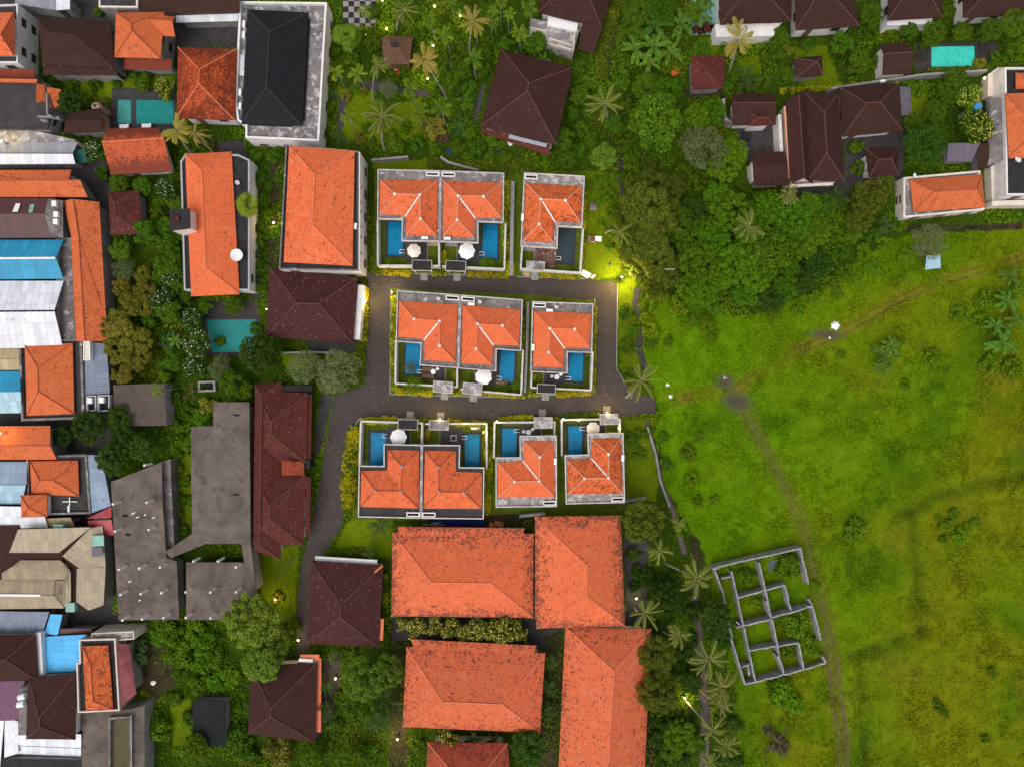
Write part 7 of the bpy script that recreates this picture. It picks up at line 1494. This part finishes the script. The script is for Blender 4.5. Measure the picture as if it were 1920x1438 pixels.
blob("white bag on the grass right of the road's lower end, upper one", 1252, 722, .36, 'sackw', "bag", "white_bag", 4); blob("white bag on the grass right of the road's lower end, lower one", 1258, 743, .42, 'sackw', "bag", "white_bag", 5)
blob("rubble heap beside the fork of the field tracks", 1360, 708, .9, 'deckred', "rubble", "rubble_heap", 6, .2); blob("orange plastic heap under the banana plants", 1266, 133, .85, 'tarpo', "tarp", "orange_tarp", 7, .25); blob("small blue basin beside the flowering bush below the palm garden", 842, 283, .5, 'tarpb', "basin", "blue_basin", 8, .3)
blob("pale rubbish on the bare soil below the pink roof", 286, 1281, .4, 'sackw', "rubbish", "white_rubbish", 9, .2); blob("white cloth in the yard below the angled brown house", 957, 268, .45, 'sackw', "cloth", "white_cloth", 10, .3); blob("little blue bag on the grass beside the road-corner lamp", 1144, 495, .2, 'tarpb', "bag", "blue_bag", 11)
rt = root("blue_tarpaulin", "crumpled blue tarpaulin behind the lower joined villas", "tarpaulin", P(858, 979)); mb = MB(); nx, ny = 22, 5; g = np.random.default_rng(3); G_ = [[P(812 + 95 * i / nx + g.uniform(-1, 1), 975.5 + 9 * j / ny + g.uniform(-.5, .5), .35 + g.uniform(0, .35)) for i in range(nx + 1)] for j in range(ny + 1)]
for j in range(ny):
    for i in range(nx): mb.face([G_[j + 1][i], G_[j + 1][i + 1], G_[j][i + 1], G_[j][i]])
mb.build("tarp_sheet", M['tarpb'], rt)
for k, (x0, y0, x1, y1, l_) in enumerate(((792, 983, 833, 984, "longest"), (808, 981, 828, 979, "upper"), (812, 979, 822, 986, "crossing"))):
    rt = root("metal_rod", f"{l_} of the pale metal rods beside the blue tarpaulin", "rod", P(x0, y0)); mb = MB(); mb.tube([P(x0, y0, .5 + k * .12), P(x1, y1, .6 + k * .12)], .06, 6); mb.build("rod_body", M['pole'], rt); mb = MB(); p = P((x0 + x1) / 2, (y0 + y1) / 2, .2); mb.box((p.x, p.y, .24 + k * .05), (.2, .4, .48 + k * .1)); mb.build("support_block", M['greyw'], rt)
for k, (x, y, n) in enumerate(((922, 984, 5), (932, 981, 6), (942, 983, 4))):
    p = P(x, y, .3); rt = root("roof_tile_stack", f"stack of orange roof tiles behind the lower villas, {('left', 'middle', 'right')[k]} one", "tile stack", (p.x, p.y, 0), "stacks of spare roof tiles")
    for j in range(n): mb = MB(); mb.box((p.x - .35 + j * .14, p.y, .3), (.11, .75, .6 - .04 * (j % 3)), .05 * (j % 3)); mb.build("tile_row", M['caps'], rt)
rt = root("tin_shelter", "tiny pale teal tin-roofed shelter under the yellowish tree on the field", "shelter", P(1750, 492)); c = [P(1735, 506, 2.0), P(1764, 503, 2.0), P(1763, 478, 2.5), P(1737, 480, 2.5)]; roof_mesh([c], .05).build("roof", M['cor_pale'], rt)
for q in c: mb = MB(); mb.tube([(q.x * .999, q.y * .999, 0), (q.x, q.y, q.z - .04)], .05, 6); mb.build("post", M['wood'], rt)
rt = root("blue_water_drum", "small bright blue drum in the trees left of the tall right-edge building", "drum", P(1832, 201)); mb = MB(); mb.lathe((*P2(1832, 201, 4), 3.6), [(.55, 0), (.6, .3), (.58, .75), (.5, .8)], 14); mb.build("drum_body", M['cor_sky'], rt, True); mb = MB(); mb.box((*P2(1832, 201, 4), 1.8), (.6, .6, 3.6)); mb.build("stand", M['metal'], rt)
for k, (x, y, L, a) in enumerate(((250, 962, .7, .5), (258, 969, .5, .4), (272, 965, .35, .6), (288, 970, .45, .3), (243, 1090, .5, .4), (262, 1125, .4, .5))):
    p = P(x, y, 3.75); rt = root("timber_offcut", f"pale timber offcut lying on the left concrete slab, {('first', 'second', 'third', 'fourth', 'fifth', 'last')[k]} from its top", "offcut", (p.x, p.y, 3.7)); mb = MB(); mb.box((p.x, p.y, 3.75), (L, .14, .1), a, .02); mb.build("board_body", M['acw'], rt)
# stone yard clutter of the compound and pergola
rt = root("tool_pile", "pile of dark junk in the stone yard of the compound", "junk", P(1398, 260)); mb = MB()
for k in range(9): mb.box((*P2(1392 + rng.uniform(0, 14), 254 + rng.uniform(0, 12)), .4), (rng.uniform(.3, .9), rng.uniform(.2, .6), rng.uniform(.4, .9)), rng.uniform(0, 3))
mb.build("junk_body", M['dkgrey'], rt)
gwall("compound_wall", "white side wall in the stone yard beside the twin-roofed house", [(1462, 215), (1466, 290)], 2.4, .5, 'white'); panel("red mat panel in the gap beside the twin-roofed house", 1466, 228, .7, 2.6, .05, 'cor_red', "mat", "red_mat", 1.0, .08)
gwall("lattice_fence", "pale fence beside the low brown compound house", [(1357, 185), (1360, 222), (1375, 232)], 2.2, .3, 'concw')
# window openings of the tall white facade
rt0 = NB["long orange roofed block with a tall white windowed facade facing the villas"]
# gutters with white poles on the big brown house, top left
for k in range(5):
    x = 82 + k * 31.5; rt = root("gutter_pole", f"white pole at the eave of the large top left brown house, {('first', 'second', 'third', 'fourth', 'last')[k]} from the left", "pole", P(x, 128)); mb = MB(); mb.tube([P(x + 2, 127, .0), P(x, 122 + k * 1.2, 4.75)], .07, 6); mb.build("pole_body", M['pipe'], rt)
# power cables on the left
for k, (p, q) in enumerate((((0, 330, 5.6), (160, 352, 5.0)), ((60, 8, 6.2), (128, 150, 4.8)), ((300, 28, 5.2), (340, 60, 5.0)))):
    a, b = P(*p), P(*q); rt = root("power_cable", f"sagging black cable {('across the orange gabled hall', 'beside the white walled top left house', 'beside the orange house with a side wing')[k]}", "cable", a); mb = MB(); mb.tube([a.lerp(b, t) - Vector((0, 0, 2.2 * t * (1 - t))) for t in np.linspace(0, 1, 9)], .035, 5); mb.build("cable_run", M['dkgrey'], rt)
# ---------------------------------------------------------------- ground cover and field grass (uncountable)
def scatter(n, box, seed):
    r = np.random.default_rng(seed); x = r.uniform(box[0], box[1], n); y = r.uniform(box[2], box[3], n); return x, y, r
EB = [(min(p[0] for p in e), min(p[1] for p in e), max(p[0] for p in e), max(p[1] for p in e), e) for e in EXCL]
def excluded(x, y):
    m = np.zeros(x.shape, bool)
    for x0, y0, x1, y1, e in EB:
        k = np.nonzero((x > x0) & (x < x1) & (y > y0) & (y < y1))[0]
        if len(k): m[k] |= pip(e, x[k], y[k])
    return m
def infield(px, py, X, Y):
    return pip(FIELD, px + (fbm(X, Y, 4, 21, 3) - .5) * 34, py + (fbm(X, Y, 4, 25, 3) - .5) * 34)
def undergrowth():
    x, y, r = scatter(760000, (-84, 84, -64, 64), 77); px, py = 960 + x * PXM, 719 - y * PXM
    lump = fbm(x, y, 1.6, 101, 3); big = fbm(x, y, 7, 111, 3)
    k = ~infield(px, py, x, y) & ~excluded(x, y)
    for L in LAWNS: k &= ~(pip(L, px, py) & (r.uniform(0, 1, len(x)) > .10))
    for D in DIRT: k &= ~(pip(D, px, py) & (r.uniform(0, 1, len(x)) > .30))
    k &= (lump > .25)
    x, y, lump, big = x[k], y[k], lump[k], big[k]; n = len(x)
    h = np.clip((lump - .25) * 2.9, 0, 1.4) * (.35 + .95 * big); z = h * r.uniform(.25, 1, n)
    p = np.stack([x, y, z], 1); e = .15; gx = (fbm(x + e, y, 1.6, 101, 3) - fbm(x - e, y, 1.6, 101, 3)) / (2 * e); gy = (fbm(x, y + e, 1.6, 101, 3) - fbm(x, y - e, 1.6, 101, 3)) / (2 * e)
    nn = unit(np.stack([-gx * 2, -gy * 2, np.full(n, 1.0)], 1) + r.normal(size=(n, 3)) * .45)
    kind = fbm(x, y, 5, 121, 3); s = r.uniform(.07, .17, n) * np.where(kind > .58, 1.5, 1.0)
    a, b, c = np.array((.048, .105, .003)), np.array((.115, .205, .004)), np.array((.150, .160, .008))
    t = np.clip((kind - .35) * 2.2 + r.normal(size=n) * .16, 0, 1)[:, None]; col = a * (1 - t) + b * t; u = (np.clip((fbm(x, y, 8, 131, 2) - .55) * 4, 0, 1) * r.uniform(0, 1, n))[:, None]; col = (col * (1 - u) + c * u) * r.uniform(.65, 1.3, n)[:, None]
    o = link("undergrowth", qmesh("undergrowth", leaf_quads(p, nn, s, .5, r, .1), colmat('undergrowth_leaves', .7, fine=0), col)); struct(o, "stuff"); o["label"] = "leafy undergrowth and weeds covering the garden ground"
    return n
def meadow():
    x, y, r = scatter(330000, (18, 86, -66, 28), 78); px, py = 960 + x * PXM, 719 - y * PXM
    k = infield(px, py, x, y) & ~excluded(x, y); x, y = x[k], y[k]
    jx = x + r.normal(size=len(x)) * .12; px, py = 960 + x * PXM, 719 - y * PXM
    ins = np.clip(dline(FIELD + FIELD[:1], px, py) / 40, 0, 1); z = field_height(px, py, x, y, ins); col, _ = ground_colour(px, py, x, y)
    dirt = col[:, 2] > .022; keep = ~(dirt & (r.uniform(0, 1, len(x)) > .06)); bare = np.clip((fbm(x, y, 1.1, 141, 3) - .30) * 5, 0, 1) > r.uniform(0, 1, len(x)); keep &= bare
    x, y, z, col = x[keep], y[keep], z[keep], col[keep]; n = len(x); tall = np.clip((fbm(x, y, 3.5, 151, 3) - .45) * 3, 0, 1)
    h = r.uniform(.04, .16, n) * (1 + 1.6 * tall); p = np.stack([x, y, z + h], 1)
    nn = unit(np.tile((0, 0, 1.0), (n, 1)) + r.normal(size=(n, 3)) * .55); s = r.uniform(.07, .17, n) * (1 + .7 * tall)
    c = col * (r.uniform(.55, 1.5, n) * (1 - .2 * tall))[:, None]; w = (r.uniform(0, 1, n) < .06)[:, None]; c = np.where(w, c * np.array((1.5, 1.25, 1.2)), c)
    o = link("meadow_grass", qmesh("meadow_grass", leaf_quads(p, nn, s, .28, r, .1), colmat('meadow_blades', .8, fine=0), np.clip(c, 0, 1))); struct(o, "stuff"); o["label"] = "uneven green grass of the open field"
    return n
def lawn_grass():
    x, y, r = scatter(200000, (-62, 50, -38, 56), 79); px, py = 960 + x * PXM, 719 - y * PXM; k = np.zeros(len(x), bool)
    for L in LAWNS: k |= pip(L, px, py)
    k &= ~excluded(x, y); x, y = x[k], y[k]; px, py = px[k], py[k]; n = len(x); col, _ = ground_colour(px, py, x, y); p = np.stack([x, y, r.uniform(.0, .10, n)], 1)
    nn = unit(np.tile((0, 0, 1.0), (n, 1)) + r.normal(size=(n, 3)) * .4); c = col * r.uniform(.6, 1.35, n)[:, None]
    o = link("lawn_grass", qmesh("lawn_grass", leaf_quads(p, nn, r.uniform(.05, .11, n), .3, r), colmat('lawn_blades', .8, fine=0), np.clip(c, 0, 1))); struct(o, "stuff"); o["label"] = "short grass of the lawns round the villas"
    return n
print("stuff", undergrowth(), meadow(), lawn_grass(), "plants", len(PL))
bpy.data.materials.remove(bpy.data.materials['_unused'])
